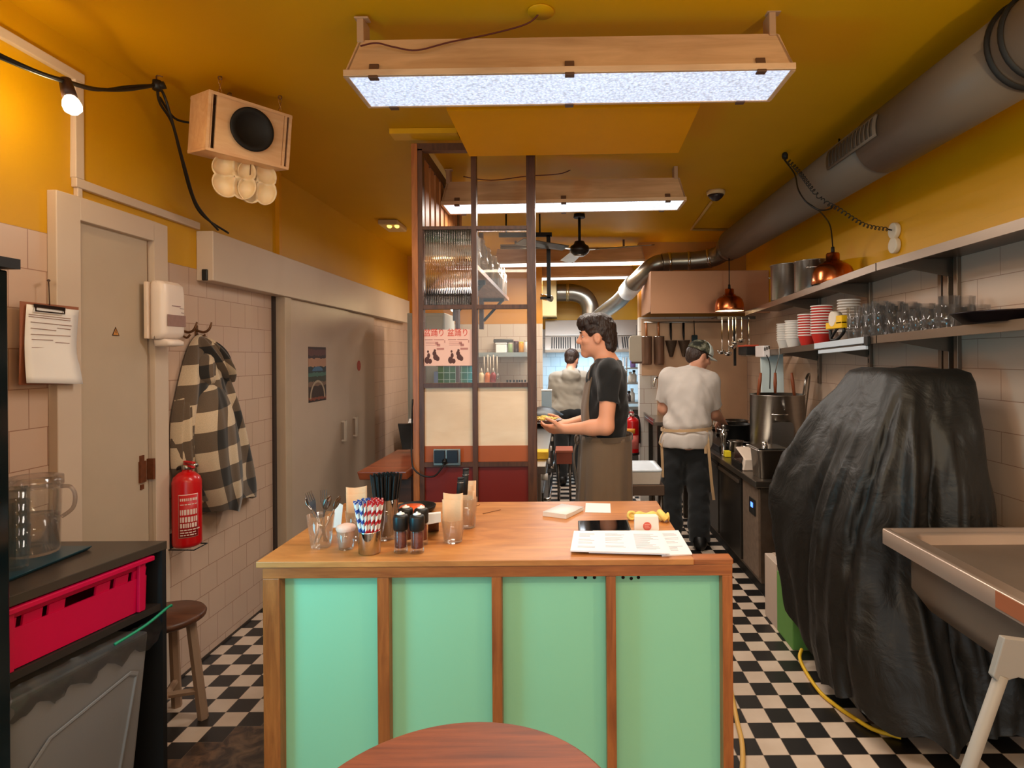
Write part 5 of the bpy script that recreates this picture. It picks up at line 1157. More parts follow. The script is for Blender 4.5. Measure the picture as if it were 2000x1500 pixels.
# glasses
def gtum(c, h, r, label, group, ribs=9):
    o = T('drinking_glass', label, 'glass', c, group); prof = [(r * .72, 0), (r * .78, .004), (r, h), (r - .0025, h), (r * .76, .012), (0, .012)]
    rings = [[(q * (1 + .02 * math.cos(ribs * 2 * math.pi * i / 48) * (1 if z < h * .75 else 0)) * math.cos(2 * math.pi * i / 48), q * (1 + .02 * math.cos(ribs * 2 * math.pi * i / 48) * (1 if z < h * .75 else 0)) * math.sin(2 * math.pi * i / 48), z) for i in range(48)] for q, z in prof]
    g = G(); g.loft(rings, caps=False); g.lathe([(0, .001), (r * .72, 0)], n=32, caps=False); g.build('glass_body', M_shelfglass, o, True); return o
M_shelfglass = glass('shelf_glass', (1, 1, 1), .08, .12)
rr = random.Random(21)
tall = None; short = None
for row, x in enumerate((1.655, 1.745, 1.83)):
    for i, y in enumerate((3.42, 3.33, 3.235, 3.145)):
        for lv in range(2):
            c = onl(y + .02 * row, x) + Vector((0, 0, .062 * lv))
            if tall is None: tall = gtum(c, .12, .042, 'tall ribbed glass stacked in pairs on the lower shelf beside the tape gun', 'tall glasses stacked in pairs')
            else: dup(tall, c, rr.random())
    for i, y in enumerate((3.0, 2.9, 2.8, 2.705, 2.61)):
        c = onl(y + .015 * row, x)
        h1 = i in (1, 2)
        for lv in range(2 if i in (0, 3) and row else 1):
            cc = c + Vector((0, 0, .05 * lv))
            if short is None: short = gtum(cc, .105, .042, 'short clear glass between the tall glasses and the dark round pan', 'short glasses near the wide upright', 8)
            else: dup(short, cc, rr.random())
tag(G().lathe([(0, 0), (.17, 0), (.205, .034), (.209, .036), (.209, .040), (.200, .038), (.168, .006), (0, .006)], n=56, caps=False).build('round_pan', mat('dark_pan', (34, 24, 26), .3, .5, var=.1)), 'dark shallow round pan on the near end of the lower shelf', 'pan').location = onl(2.28, 1.715)
# ticket rail under the shelf edge, socket block, dark box
tr = T('ticket_rail', 'pale double ticket rail clipped under the lower shelf edge', 'ticket rail', (XF - .01, 3.5, zl(3.5) - .04))
def rail(y0, y1, za, zb, name, m, x0=XF - .018): 
    return G().hexa([(x0, y0, zl(y0) + za), (XF - .003, y0, zl(y0) + za), (XF - .003, y1, zl(y1) + za), (x0, y1, zl(y1) + za)], [(x0, y0, zl(y0) + zb), (XF - .003, y0, zl(y0) + zb), (XF - .003, y1, zl(y1) + zb), (x0, y1, zl(y1) + zb)]).build(name, m, tr, bevel=.002)
M_rail = mat('pale_blue_plastic', (206, 216, 226), .35, var=.03)
rail(3.17, 3.80, -.035, .0, 'upper_rail', M_rail); rail(3.15, 3.74, -.068, -.046, 'lower_rail', M_rail); rail(3.13, 3.17, -.05, .0, 'end_cap', M_black); rail(3.2, 3.72, -.046, -.035, 'backing', M_dsteel, XF - .01)
sk = T('socket_block', 'white triple socket block at the far end of the lower shelf', 'socket', (1.58, 4.72, zl(4.72) - .03))
y = 4.72; z = zl(y)
G().box(1.545, 1.598, 4.66, 4.86, z - .055, z + .035).build('block_body', mat('white_block', (238, 230, 228), .4), sk, bevel=.006)
for k in range(3): 
    u_ = 1.551 + .0165 * k
    G().box(u_, u_ + .011, 4.657, 4.661, z - .005 + .006 * k, z + .02 + .006 * k).build('socket_insert', M_dsteel, sk)
G().tube(spline([(1.57, 4.66, z - .04), (1.575, 4.60, z - .12), (1.58, 4.62, z - .3)], 6), .004, 6).build('cable', M_cord, sk)
bx = T('dark_tub', 'dark tub with an orange-red rim left of the socket block', 'tub', (1.55, 5.0, 1.53))
a = P(1460, 690, 5.0); G().box(1.50, 1.60, 4.95, 5.18, 1.515, 1.585).build('tub_body', M_matblack, bx, bevel=.006); G().box(1.496, 1.604, 4.946, 5.184, 1.585, 1.60).build('tub_rim', mat('orange_rim', (206, 84, 56), .4), bx, bevel=.003)
G().box(1.6, XR - .001, 5.0, 5.04, 1.50, 1.515).box(1.5, 1.62, 4.95, 5.1, 1.505, 1.515).build('shelf_arm', M_shelf, bx)
# ---------------------------------------------------------------- sink
M_sink = mat('sink_steel', (186, 164, 148), .3, .6, var=.1, vscale=4, stretch=(1, 1, 1))
sx0, sx1, sy0, sy1, sz = 1.205, 1.895, 1.55, 2.285, .85
sn = T('sink', 'stainless steel sink basin at the right edge', 'sink', (1.55, 1.95, .6))
def rring(x0, x1, y0, y1, r, z, n=6): return [(x, y, z) for x, y in rrect(x1 - x0, y1 - y0, r, n, (x0 + x1) / 2, (y0 + y1) / 2)]
g = G(); ix0, ix1, iy0, iy1 = sx0 + .085, sx1 - .06, sy0 + .07, sy1 - .055
g.loft([rring(sx0, sx1, sy0, sy1, .006, sz - .058), rring(sx0, sx1, sy0, sy1, .006, sz - .004), rring(sx0 + .004, sx1 - .004, sy0 + .004, sy1 - .004, .006, sz), rring(sx0 + .02, sx1 - .02, sy0 + .02, sy1 - .02, .008, sz), rring(sx0 + .026, sx1 - .024, sy0 + .026, sy1 - .024, .008, sz - .008), rring(ix0 - .012, ix1 + .01, iy0 - .012, iy1 + .01, .05, sz - .008), rring(ix0, ix1, iy0, iy1, .06, sz - .016), rring(ix0 + .01, ix1 - .01, iy0 + .01, iy1 - .01, .07, sz - .22), rring(ix0 + .05, ix1 - .05, iy0 + .05, iy1 - .05, .06, sz - .25), rring(ix0 + .2, ix1 - .2, iy0 + .2, iy1 - .2, .03, sz - .253)], caps=False)
c = [(ix0 + ix1) / 2, (iy0 + iy1) / 2]; g.add(rring(ix0 + .2, ix1 - .2, iy0 + .2, iy1 - .2, .03, sz - .253), [tuple(range(28))])
g.build('basin', M_sink, sn)
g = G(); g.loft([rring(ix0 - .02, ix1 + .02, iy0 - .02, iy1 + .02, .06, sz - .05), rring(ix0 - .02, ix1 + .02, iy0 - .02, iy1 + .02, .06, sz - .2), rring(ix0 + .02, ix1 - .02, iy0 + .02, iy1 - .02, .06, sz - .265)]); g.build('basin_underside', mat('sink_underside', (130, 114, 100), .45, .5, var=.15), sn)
G().box(sx0 - .0025, sx0 - .0005, sy0 + .02, sy0 + .13, sz - .05, sz - .004).box(sx0 + .002, sx0 + .15, sy0 - .0025, sy0 - .0005, sz - .05, sz - .004).build('brown_tape', mat('brown_tape', (158, 92, 62), .35, var=.12), sn)
for y in (1.62, 2.22): G().box(sx1 - .05, sx1 - .01, y - .02, y + .02, 0, sz - .06).build('leg', M_sink, sn)
tag(G().tube(spline([(1.40, 1.70, .842), (1.425, 1.68, .86), (1.46, 1.69, .855), (1.44, 1.715, .85), (1.48, 1.70, .853)], 6), [.010] * 25, 9).build('cleaning_cloth', mat('white_cloth', (222, 214, 206), .9, var=.08, bump=.3, bscale=200)), 'crumpled white cloth on the edge of the sink', 'cloth')
# grey splayed stand in front of the sink
gs = T('grey_trestle', 'pale grey splayed trestle leg under the near end of the sink', 'trestle', (1.2, 1.42, 0))
M_grey = mat('pale_grey_paint', (150, 142, 134), .5, var=.06)
yq = 1.44
pl_ = [P(1962, 1246, yq), P(2080, 1262, yq), P(2080, 1372, yq), P(2012, 1330, yq), P(1990, 1324, yq), P(1975, 1328, yq), P(1952, 1336, yq), P(1940, 1322, yq)]
g = G(); n = len(pl_); bk = [p + Vector((0, .02, 0)) for p in pl_]
g.add(pl_ + bk, [tuple(range(n)), tuple(reversed(range(n, 2 * n)))] + [(i, (i + 1) % n, (i + 1) % n + n, i + n) for i in range(n)]); g.build('gusset', M_grey, gs, bevel=.003)
t_ = P(1956, 1318, yq + .01); b_ = P(1893, 1500, yq + .01); d_ = (b_ - t_); b2 = t_ + d_ * (t_.z / (t_.z - b_.z)); b2.z = .01
G().tube([t_, b2], .015, 14).build('leg', M_grey, gs)
b3 = Vector((1.75, yq + .01, .01)); G().tube([P(2075, 1340, yq + .01), b3], .015, 14).build('leg', M_grey, gs)
# ---------------------------------------------------------------- machine under a black cover
cv = T('black_cover', 'large black nylon cover draped over a machine beside the sink', 'cover', (1.48, 2.8, 0))
cvm = bpy.data.materials.new('black_nylon'); cvm.use_nodes = True
def nylon():
    nt = cvm.node_tree; N = nt.nodes; L = nt.links; b = N['Principled BSDF']; b.inputs['Base Color'].default_value = C(24, 22, 19); b.inputs['Roughness'].default_value = .5
    tc = N.new('ShaderNodeTexCoord'); n1 = N.new('ShaderNodeTexNoise'); n1.inputs['Scale'].default_value = 7; n1.inputs['Detail'].default_value = 7; n1.inputs['Distortion'].default_value = .8; L.new(tc.outputs['Object'], n1.inputs['Vector'])
    bp = N.new('ShaderNodeBump'); bp.inputs['Strength'].default_value = .45; bp.inputs['Distance'].default_value = .03; L.new(n1.outputs['Fac'], bp.inputs['Height']); L.new(bp.outputs['Normal'], b.inputs['Normal'])
nylon()
lv = [(1.447, 1.40, 1.70, 2.54, 2.90, .05), (1.443, 1.375, 1.735, 2.50, 2.95, .06), (1.40, 1.35, 1.745, 2.47, 2.99, .06), (1.20, 1.265, 1.755, 2.41, 3.10, .07), (1.0, 1.20, 1.77, 2.37, 3.22, .09), (.80, 1.145, 1.79, 2.345, 3.34, .11), (.60, 1.12, 1.80, 2.31, 3.40, .12), (.40, 1.11, 1.81, 2.26, 3.42, .12), (.22, 1.115, 1.82, 2.22, 3.38, .1), (.10, 1.125, 1.82, 2.19, 3.32, .08)]
def lvl(z):
    for a, b in zip(lv, lv[1:]):
        if a[0] >= z >= b[0]:
            t = (a[0] - z) / (a[0] - b[0]); return [a[i] + (b[i] - a[i]) * t for i in range(1, 6)]
    return lv[-1][1:]
NP, NZ = 180, 64; vs = []; rc = random.Random(13)
from mathutils import noise as mnoise
folds = [(rc.random() * 2 * math.pi, rc.uniform(.05, .13), rc.uniform(.006, .018), rc.uniform(-.5, .5), rc.uniform(.1, .55)) for _ in range(30)]
folds += [(2.55, .10, .03, .35, .15), (3.6, .09, .03, -.3, .2), (3.95, .07, -.035, -.35, .12), (4.3, .12, .035, .25, .1), (4.6, .07, -.03, .3, .3), (3.25, .1, -.03, -.2, .3)]
for k in range(NZ + 1):
    t = k / NZ; z = 1.447 - (1.447 - .10) * t ** 1.05; x0, x1, y0, y1, r = lvl(max(z, .1001)); cx_, cy_ = (x0 + x1) / 2, (y0 + y1) / 2; hx, hy = (x1 - x0) / 2, (y1 - y0) / 2
    for j in range(NP):
        a = 2 * math.pi * j / NP; ca, sa = math.cos(a), math.sin(a); e = 4.5
        q = (abs(ca) ** e + abs(sa) ** e) ** (-1 / e); px0, py0 = hx * q * ca, hy * q * sa
        dsp = 0
        for (fa, fw, am, dr, st_) in folds:
            if t > st_ * .6:
                da = (a - fa - dr * (t - .3) + math.pi) % (2 * math.pi) - math.pi
                f = max(0, 1 - abs(da) / fw); dsp += am * f ** 1.3 * min(1, (t - st_ * .6) * 4) 
        dsp += (mnoise.noise(Vector((ca * 2.2, sa * 2.2, z * 2.4))) * .022 + mnoise.noise(Vector((ca * 6, sa * 6, z * 7))) * .008) * min(1, t * 5)
        k_ = 1 + dsp / max(hx, hy) * 1.6
        zz = z - (0 if k < NZ else (.05 * mnoise.noise(Vector((ca * 3, sa * 3, 4)))))
        if k <= 2: zz += .012 * mnoise.noise(Vector((px0 * 9, py0 * 9, 1))) - .02 * max(0, (ca * .6 - sa * .2)) * (k / 3)
        yy = cy_ + py0 * k_; hem = .10 + .36 * min(1, max(0, (yy - 2.78) / .52)) * min(1, max(0, -ca * 2 + .6))
        vs.append((min(cx_ + px0 * k_, XR - .012), yy, hem + (zz - .10) * (1.447 - hem) / 1.347))
fs = [(k * NP + j, k * NP + (j + 1) % NP, (k + 1) * NP + (j + 1) % NP, (k + 1) * NP + j) for k in range(NZ) for j in range(NP)]; fs.append(tuple(range(NP)))
G().add(vs, fs, 0, True).build('cover_fabric', cvm, cv)
mc = T('covered_machine', 'wheeled machine base peeking out under the black cover', 'machine', (1.45, 2.8, 0))
G().box(1.27, 1.66, 2.48, 2.98, .13, .62).build('machine_body', M_dsteel, mc)
for x in (1.255, 1.65):
    for y in (2.46, 2.98):
        G().cyl((x - .014, y, .041), (x + .014, y, .041), .041, n=20).box(x - .02, x + .02, y - .012, y + .012, .05, .135).build('caster', mat('caster_grey', (84, 66, 58), .5), mc)
# boxes and cables on the floor by the cover
b1 = T('white_box', 'white carton wedged on the floor between workbench and cover', 'box', (1.3, 3.4, 0)); G().box(1.156, 1.42, 3.295, 3.49, .0, .36).build('carton', mat('white_carton', (206, 186, 170), .7, var=.05), b1, bevel=.004); G().box(1.20, 1.38, 3.30, 3.485, .36, .364).build('lid_flap', mat('carton_flap', (190, 168, 150), .7), b1)
b2 = T('green_box', 'green carton on the floor half under the black cover', 'box', (1.3, 3.17, 0)); G().box(1.156, 1.42, 3.065, 3.29, .0, .33).build('carton', mat('green_carton', (104, 158, 78), .6, var=.1, vscale=14), b2, bevel=.004); G().box(1.156, 1.42, 3.13, 3.22, .33, .332).build('tape', mat('clear_tape', (150, 170, 120), .3), b2)
pts = [Q(1566, 1268, .05), Q(1562, 1285, .03), Q(1574, 1312, .012), Q(1600, 1350, .012), Q(1630, 1376, .012), Q(1662, 1398, .012), Q(1705, 1424, .012), Q(1760, 1440, .012)]
tag(G().tube(spline(pts, 6), .0085, 8).build('yellow_cable', mat('yellow_cable', (238, 190, 40), .45, var=.05)), 'bright yellow cable on the floor along the black cover', 'cable')
pts = [Q(1424, 1330, .05), Q(1432, 1370, .011), Q(1440, 1410, .011), Q(1449, 1450, .011), Q(1450, 1500, .011), Q(1440, 1600, .011)]
tag(G().tube(spline(pts, 6), .010, 8).build('cream_hose', mat('cream_hose', (226, 178, 96), .5, var=.05)), 'cream-yellow hose on the floor beside the counter’s right post', 'hose')
# ---------------------------------------------------------------- refrigerated workbench along the right wall
wb = T('workbench', 'low dark steel refrigerated workbench along the right wall', 'workbench', (1.5, 4.9, 0))
M_wb2 = mat('dark_bench_steel', (104, 90, 78), .4, .7, var=.3, vscale=22)
M_wbd = mat('dark_bench_door', (62, 56, 50), .35, .7, var=.2)
M_top = mat('bench_top_steel', (126, 116, 106), .28, .9, var=.15)
G().box(1.205, XR - .002, 3.70, 6.22, .10, .70).build('carcass', M_wb2, wb)
G().box(1.16, XR - .002, 3.66, 6.23, .70, .74).build('worktop', M_top, wb, bevel=.004)
G().box(1.24, XR - .01, 3.74, 6.2, .0, .10).build('plinth', M_matblack, wb)
for i, (a, b) in enumerate(((4.06, 4.62), (4.66, 5.3), (5.34, 5.95))):
    d_ = G().box(1.185, 1.205, a, b, .13, .68).build('door', M_wbd, wb, bevel=.003)
    G().box(1.172, 1.186, a + .02, b - .02, .64, .665).build('door_handle', M_wb2, d_, bevel=.003)
cp = G().box(1.192, 1.205, 3.71, 4.03, .13, .68).build('control_panel', mat('scuffed_panel', (128, 108, 92), .5, .3, var=.45, vscale=26), wb)
G().box(1.186, 1.193, 3.76, 3.88, .50, .60).build('thermostat', M_black, cp, bevel=.003)
G().box(1.184, 1.187, 3.80, 3.84, .545, .575).build('blue_display', mat('blue_led', (60, 90, 230), .3, var=0, emit=(80, 130, 255), estr=2.5), cp)
# ================================================================ KITCHEN BEHIND
# wooden bar end left of the partition
br_ = T('wooden_bar', 'reddish wooden bar end jutting out left of the lattice partition', 'bar', (-.95, 3.45, 0))
G().hexa([(-1.075, 3.12, .875), (-.825, 3.12, .875), (-.825, 3.85, .875), (-1.075, 3.85, .875)], [(-1.085, 3.11, .92), (-.825, 3.11, .92), (-.825, 3.86, .92), (-1.085, 3.86, .92)]).build('bar_top', wood('red_bar_wood', (110, 48, 26), (160, 82, 48), 0, 3, .35, .1, stretch=5), br_, bevel=.006)
G().box(-1.03, -.83, 3.22, 3.80, .0, .875).build('bar_cabinet', wood('dark_bar_wood', (54, 30, 20), (84, 50, 32), 0, 3, .5), br_)
G().box(-1.035, -.84, 3.205, 3.22, .62, .645).box(-1.03, -.84, 3.19, 3.22, .3, .32).build('rail', M_brown, br_)
cbx = T('black_board', 'black board leaning on the wooden bar against the partition', 'board', (-.95, 3.74, .922))
G().hexa([P(786, 878, 3.70), P(830, 876, 3.70), P(830, 876, 3.73), P(786, 878, 3.73)], [P(777, 829, 3.76), P(828, 829, 3.76), P(828, 827, 3.79), P(777, 827, 3.79)]).build('board_face', M_matblack, cbx, bevel=.002)
G().hexa([P(797, 826, 3.72), P(830, 826, 3.72), P(830, 824, 3.80), P(797, 824, 3.80)], [P(799, 820, 3.74), P(830, 818, 3.74), P(830, 816, 3.79), P(799, 818, 3.79)]).build('paper_on_top', M_paper, cbx)
cp_ = T('tall_cupboard', 'tall white cupboard seen past the partition’s left edge', 'cupboard', (-1.3, 5.85, 0))
M_cup = mat('cool_white_paint', (196, 196, 186), .4, var=.05)
G().box(-1.47, -1.12, 5.6, 6.1, 0, 1.93).build('carcass', M_cup, cp_, bevel=.004)
G().box(-1.45, -1.30, 5.588, 5.6, .06, 1.90).build('door', M_cup, cp_, bevel=.003); G().box(-1.29, -1.14, 5.588, 5.6, .06, 1.90).build('door', M_cup, cp_, bevel=.003)
# green tiled bar block
gt = bpy.data.materials.new('green_glazed_tiles'); gt.use_nodes = True
def gtn():
    nt = gt.node_tree; N = nt.nodes; L = nt.links; b = N['Principled BSDF']; b.inputs['Roughness'].default_value = .12; tc = N.new('ShaderNodeTexCoord'); sp = N.new('ShaderNodeSeparateXYZ'); cb = N.new('ShaderNodeCombineXYZ'); L.new(tc.outputs['Object'], sp.inputs[0]); L.new(sp.outputs[0], cb.inputs[0]); L.new(sp.outputs[2], cb.inputs[1])
    br = N.new('ShaderNodeTexBrick'); br.offset = 0; br.inputs['Scale'].default_value = 1; br.inputs['Brick Width'].default_value = .052; br.inputs['Row Height'].default_value = .06; br.inputs['Mortar Size'].default_value = .003
    br.inputs['Color1'].default_value = C(52, 104, 52); br.inputs['Color2'].default_value = C(84, 134, 76); br.inputs['Mortar'].default_value = C(180, 206, 188); L.new(cb.outputs[0], br.inputs['Vector']); L.new(br.outputs['Color'], b.inputs['Base Color'])
    no = N.new('ShaderNodeTexNoise'); no.inputs['Scale'].default_value = 30; L.new(tc.outputs['Object'], no.inputs['Vector']); bp = N.new('ShaderNodeBump'); bp.inputs['Strength'].default_value = .2; L.new(no.outputs['Fac'], bp.inputs['Height']); L.new(bp.outputs['Normal'], b.inputs['Normal'])
gtn()
gb = T('tiled_block', 'glossy green tiled counter block behind the partition glass', 'counter', (-1.0, 5.3, 0)); G().box(-1.10, -.80, 5.2, 5.5, 0, 1.435).build('tiled_body', gt, gb); G().box(-1.11, -.79, 5.18, 5.52, 1.435, 1.455).build('coping', M_brown, gb)
G().box(-1.135, -1.10, 5.19, 5.45, 1.0, 1.39).build('blue_panel', mat('blue_white_panel', (130, 150, 190), .5), gb)
# high wooden shelf with jars
hs = T('high_shelf', 'high wooden plank shelf seen through the partition', 'shelf', (-.68, 4.9, 2.08))
G().box(-.80, -.555, 3.78, 6.0, 2.075, 2.105).build('plank', wood('warm_plank', (150, 92, 56), (196, 136, 92), 1, 4, .45), hs)
for y in (4.4, 5.75):
    G().box(-.80, -.58, y - .018, y + .018, 2.045, 2.075).build('bracket_arm', M_matblack, hs); G().tube([(-.60, y, 2.05), (-.775, y, 1.86)], .014, 8).build('brace', M_matblack, hs)
    G().box(-.815, -.775, y - .03, y + .03, 1.78, ZC).build('shelf_post', M_brown, hs)
j0 = None
M_jar = glass('jar_glass', (.95, .93, .90), .05, .3)
for i, (y, x) in enumerate(((4.05, -.66), (4.40, -.655), (4.78, -.66), (5.15, -.65), (5.5, -.66), (5.85, -.655))):
    c = Vector((x, y, 2.1055))
    if j0 is None:
        j0 = T('storage_jar', 'large clear jar on the high wooden plank shelf', 'jar', c, 'jars on the high wooden shelf')
        G().lathe([(.07, 0), (.095, .01), (.098, .20), (.075, .235), (.07, .25), (.067, .25), (.093, .19), (.09, .012), (0, .012)], n=28, caps=False).lathe([(0, .001), (.07, 0)], n=28, caps=False).build('jar_body', M_jar, j0, True)
        G().lathe([(0, .25), (.076, .25), (.078, .256), (.07, .275), (.02, .28), (0, .28)], n=28, caps=False).build('jar_lid', M_jar, j0, True)
    else: dup(j0, c)
# hanging black frame rack
bf = T('hanging_rack', 'black steel frame hanging from the ceiling behind the partition', 'rack', (-.42, 5.0, 2.5))
g = G(); g.box(-.54, -.10, 4.97, 5.0, 2.51, 2.545).box(-.145, -.112, 4.97, 5.0, 2.0, 2.52).box(-.20, -.112, 4.97, 5.0, 1.99, 2.01); g.build('frame', M_matblack, bf)
for x in (-.48, -.2): G().cyl((x, 4.985, 2.54), (x, 4.985, ZC), .007, n=8).build('drop_rod', M_matblack, bf)
g = G()
for z in (2.46, 2.44): g.cyl((-.54, 5.1, z), (-.13, 5.1, z), .011, n=10)
g.build('tube_bar', M_steel, bf)
cm = T('security_spot', 'small chrome spotlight on the end of the left kitchen wall', 'spotlight', P(1062, 580, 6.9)); c = P(1062, 580, 6.9); G().cyl(c, c + Vector((.09, -.08, -.03)), .035, n=16).build('spot_head', M_chrome, cm); G().cyl(c, c + Vector((-.03, .1, .04)), .012, n=8).build('arm', M_steel, cm)
bb = T('bare_bulb', 'glowing bare bulb behind the upper left partition glass', 'light bulb', P(886, 601, 6.2)); c = P(886, 601, 6.2)
G().ell(c, (.035, .035, .045), 16, 10).build('bulb', mat('lit_bare_bulb', (255, 250, 235), .3, var=0, emit=(255, 232, 180), estr=10), bb); G().cyl(c + Vector((0, 0, .04)), c + Vector((0, 0, .09)), .02, n=12).cyl(c + Vector((0, 0, .09)), (c.x, c.y, ZC), .004, n=6).build('flex', M_cord, bb)
lamp('POINT', 'bare_bulb_light', c + Vector((0, -.06, -.02)), 4, (1.0, .72, .36), radius=.04)
# left kitchen wall: shelf, utensils, counter
ls = T('wall_shelf', 'narrow steel shelf with tubs and jars on the left kitchen wall', 'shelf', (-.7, 6.85, 1.53)); G().box(-1.1, -.40, 6.72, 6.998, 1.53, 1.555).build('shelf_board', M_steel, ls); G().box(-1.1, -.40, 6.70, 6.72, 1.515, 1.565).build('shelf_lip', M_steel, ls)
def jar(name, label, x, y, z, r, h, m, lidm=None):
    o = T(name, label, 'jar', (x, y, z)); G().lathe([(0, 0), (r, 0), (r, h * .85), (r * .85, h * .9), (0, h * .9)], n=20).build('jar_body', m, o, True); G().lathe([(0, h * .88), (r * .95, h * .88), (r * .95, h), (0, h)], n=20).build('jar_lid', lidm or M_black, o, True); return o
def sx(u, Y): return P(u, 690, Y).x
tb1 = T('white_tub', 'white square tub on the narrow steel kitchen shelf', 'tub', (sx(980, 6.85), 6.85, 1.5555)); x = sx(980, 6.85); G().box(x - .06, x + .06, 6.77, 6.93, 1.5555, 1.66).build('tub_body', M_paper, tb1, bevel=.006); G().box(x - .065, x + .065, 6.765, 6.935, 1.66, 1.675).build('tub_lid', M_paper, tb1, bevel=.004)
jar('spice_jar', 'green spice jar beside the white square tub', sx(997, 6.85), 6.84, 1.5555, .026, .12, mat('pale_green', (150, 170, 120), .4), M_white)
jar('spice_jar', 'dark brown jar in the middle of the steel kitchen shelf', sx(1008, 6.85), 6.86, 1.5555, .03, .14, mat('dark_jar', (70, 40, 34), .3), mat('maroon_lid', (90, 40, 40), .4))
jar('spice_jar', 'yellow-orange jar near the right end of the kitchen shelf', sx(1018, 6.85), 6.84, 1.5555, .03, .13, mat('amber_jar', (206, 140, 40), .3), mat('yellow_lid', (226, 186, 60), .4))
jar('spice_jar', 'white canister half hidden by the partition’s right post', sx(1031, 6.85), 6.85, 1.5555, .04, .15, M_paper, M_white)
dp = T('dark_pan', 'dark pan stacked on tubs at the back of the kitchen shelf', 'pan', (sx(983, 6.9), 6.88, 1.69)); x = sx(984, 6.9); G().box(x - .11, x + .11, 6.82, 6.96, 1.676, 1.72).build('pan_body', M_dsteel, dp, bevel=.01)
u0 = None
for k, u in enumerate((946, 953, 958, 964, 971)):
    c = Vector((sx(u, 6.71), 6.695, 1.27 + .02 * (k % 2)))
    if u0 is None:
        u0 = T('kitchen_utensil', 'white-handled utensil hanging under the steel kitchen shelf', 'utensil', c, 'utensils hanging under the kitchen shelf')
        G().tube([(0, 0, .06), (0, 0, .25)], [.010, .007], 8).build('handle', M_white, u0, True); G().ell((0, 0, .03), (.022, .006, .035), 12, 8).build('head', M_steel, u0, True); G().torus((0, 0, .258), .008, .002, Matrix.Rotation(math.pi / 2, 3, 'X'), 12, 5).build('hook', M_steel, u0, True)
    else: dup(u0, c)
lc2 = T('steel_counter', 'steel counter along the left kitchen wall behind the partition', 'counter', (-.9, 6.65, 0)); G().box(-1.6, -.30, 6.35, 6.998, .86, .90).build('worktop', M_steel, lc2); G().box(-1.58, -.32, 6.38, 6.99, .0, .86).build('base', M_dsteel, lc2)
km = T('knife_rack', 'rack with a row of black-handled knives at the left kitchen wall', 'knife rack', (-.55, 6.9, 1.1)); G().box(sx(983, 6.9), sx(1030, 6.9), 6.86, 6.998, 1.02, 1.16).build('rack_body', mat('rack_wood', (120, 74, 50), .5), km)
kn0 = None
for u in (990, 996, 1003, 1009, 1014, 1019, 1025):
    c = Vector((sx(u, 6.9), 6.93, 1.162))
    if kn0 is None: kn0 = T('knife', 'black-handled knife standing in the rack', 'knife', c, 'knives in the rack'); G().box(-.010, .010, -.008, .008, .0, .085).build('handle', M_black, kn0, True, bevel=.003); G().box(-.012, .012, -.001, .001, -.001, .006).build('blade', M_steel, kn0, True)
    else: dup(kn0, c)
wt = T('white_tray', 'white tray with sauce bottles on the left kitchen counter', 'tray', (-.9, 6.5, 1.15)); G().box(sx(931, 6.5), sx(971, 6.5), 6.4, 6.6, .9005, 1.21).box(sx(931, 6.5), sx(971, 6.5), 6.4, 6.6, 1.21, 1.225).build('tray_body', M_paper, wt)
for i, (u, m, nm) in enumerate(((940, 'cream', 'cream'), (952, 'orange', 'orange'), (963, 'red', 'dark red'))):
    col_ = {'cream': (214, 190, 150), 'orange': (206, 110, 50), 'red': (140, 40, 30)}[m]; o = T('sauce_bottle', nm + ' sauce bottle on the white kitchen tray', 'bottle', (sx(u, 6.5), 6.5, 1.226)); G().lathe([(0, 0), (.03, 0), (.031, .09), (.018, .12), (0, .12)], n=18).build('bottle_body', mat(m + '_sauce', col_, .35), o, True); G().lathe([(0, .12), (.016, .12), (.008, .15), (.003, .17), (0, .17)], n=14).build('nozzle', M_white, o, True)
# steel range along the left of the aisle
rg = T('steel_range', 'steel cooking range left of the aisle, behind the partition', 'range', (-.45, 5.0, 0))
G().box(-.76, -.15, 3.65, 6.05, .08, .80).build('range_body', M_steel, rg, bevel=.004); G().box(-.78, -.12, 3.62, 6.08, .80, .85).build('range_top', M_steel, rg, bevel=.004)
G().box(-.74, -.18, 3.7, 6.0, 0, .08).build('plinth', M_matblack, rg)
for y in (3.9, 4.5, 5.1, 5.7): G().cyl((-.15, y, .73), (-.115, y, .73), .022, n=16).build('control_knob', mat('cream_knob', (226, 218, 208), .35), rg)
for a, b in ((3.75, 4.75), (4.85, 5.85)):
    d_ = G().box(-.15, -.138, a, b, .16, .66).build('oven_door', M_dsteel, rg, bevel=.003); G().tube([(-.138, a + .08, .60), (-.105, a + .08, .60), (-.105, b - .08, .60), (-.138, b - .08, .60)], .01, 8).build('door_handle', M_chrome, d_)
wk = T('black_wok', 'black domed pan on the far end of the steel range', 'pan', (-.22, 5.75, .851)); G().lathe([(.0, 0), (.09, 0), (.19, .09), (.205, .10), (.20, .108), (.10, .17), (.02, .185), (0, .185)], n=36, caps=False).build('pan_body', M_black, wk, True)
yb = T('sponge', 'yellow sponge on the near end of the steel range', 'sponge', (-.16, 3.95, .8505)); x = P(1062, 868, 3.9).x; G().box(x - .05, x + .03, 3.86, 3.98, .8505, .90).build('sponge_body', mat('sponge_yellow', (242, 196, 60), .9, bump=.5, bscale=120), yb, bevel=.006)
kb = T('blue_tub', 'pale blue container at the far end of the range', 'container', P(1067, 792, 6.2)); a, b = P(1058, 792, 5.98), P(1077, 764, 5.98); G().box(a.x, b.x, 5.96, 6.07, .851, b.z).build('tub_body', mat('pale_blue_tub', (190, 214, 232), .4), kb, bevel=.005); G().box(a.x - .005, b.x + .005, 5.955, 6.075, b.z, b.z + .012).build('tub_lid', M_paper, kb)
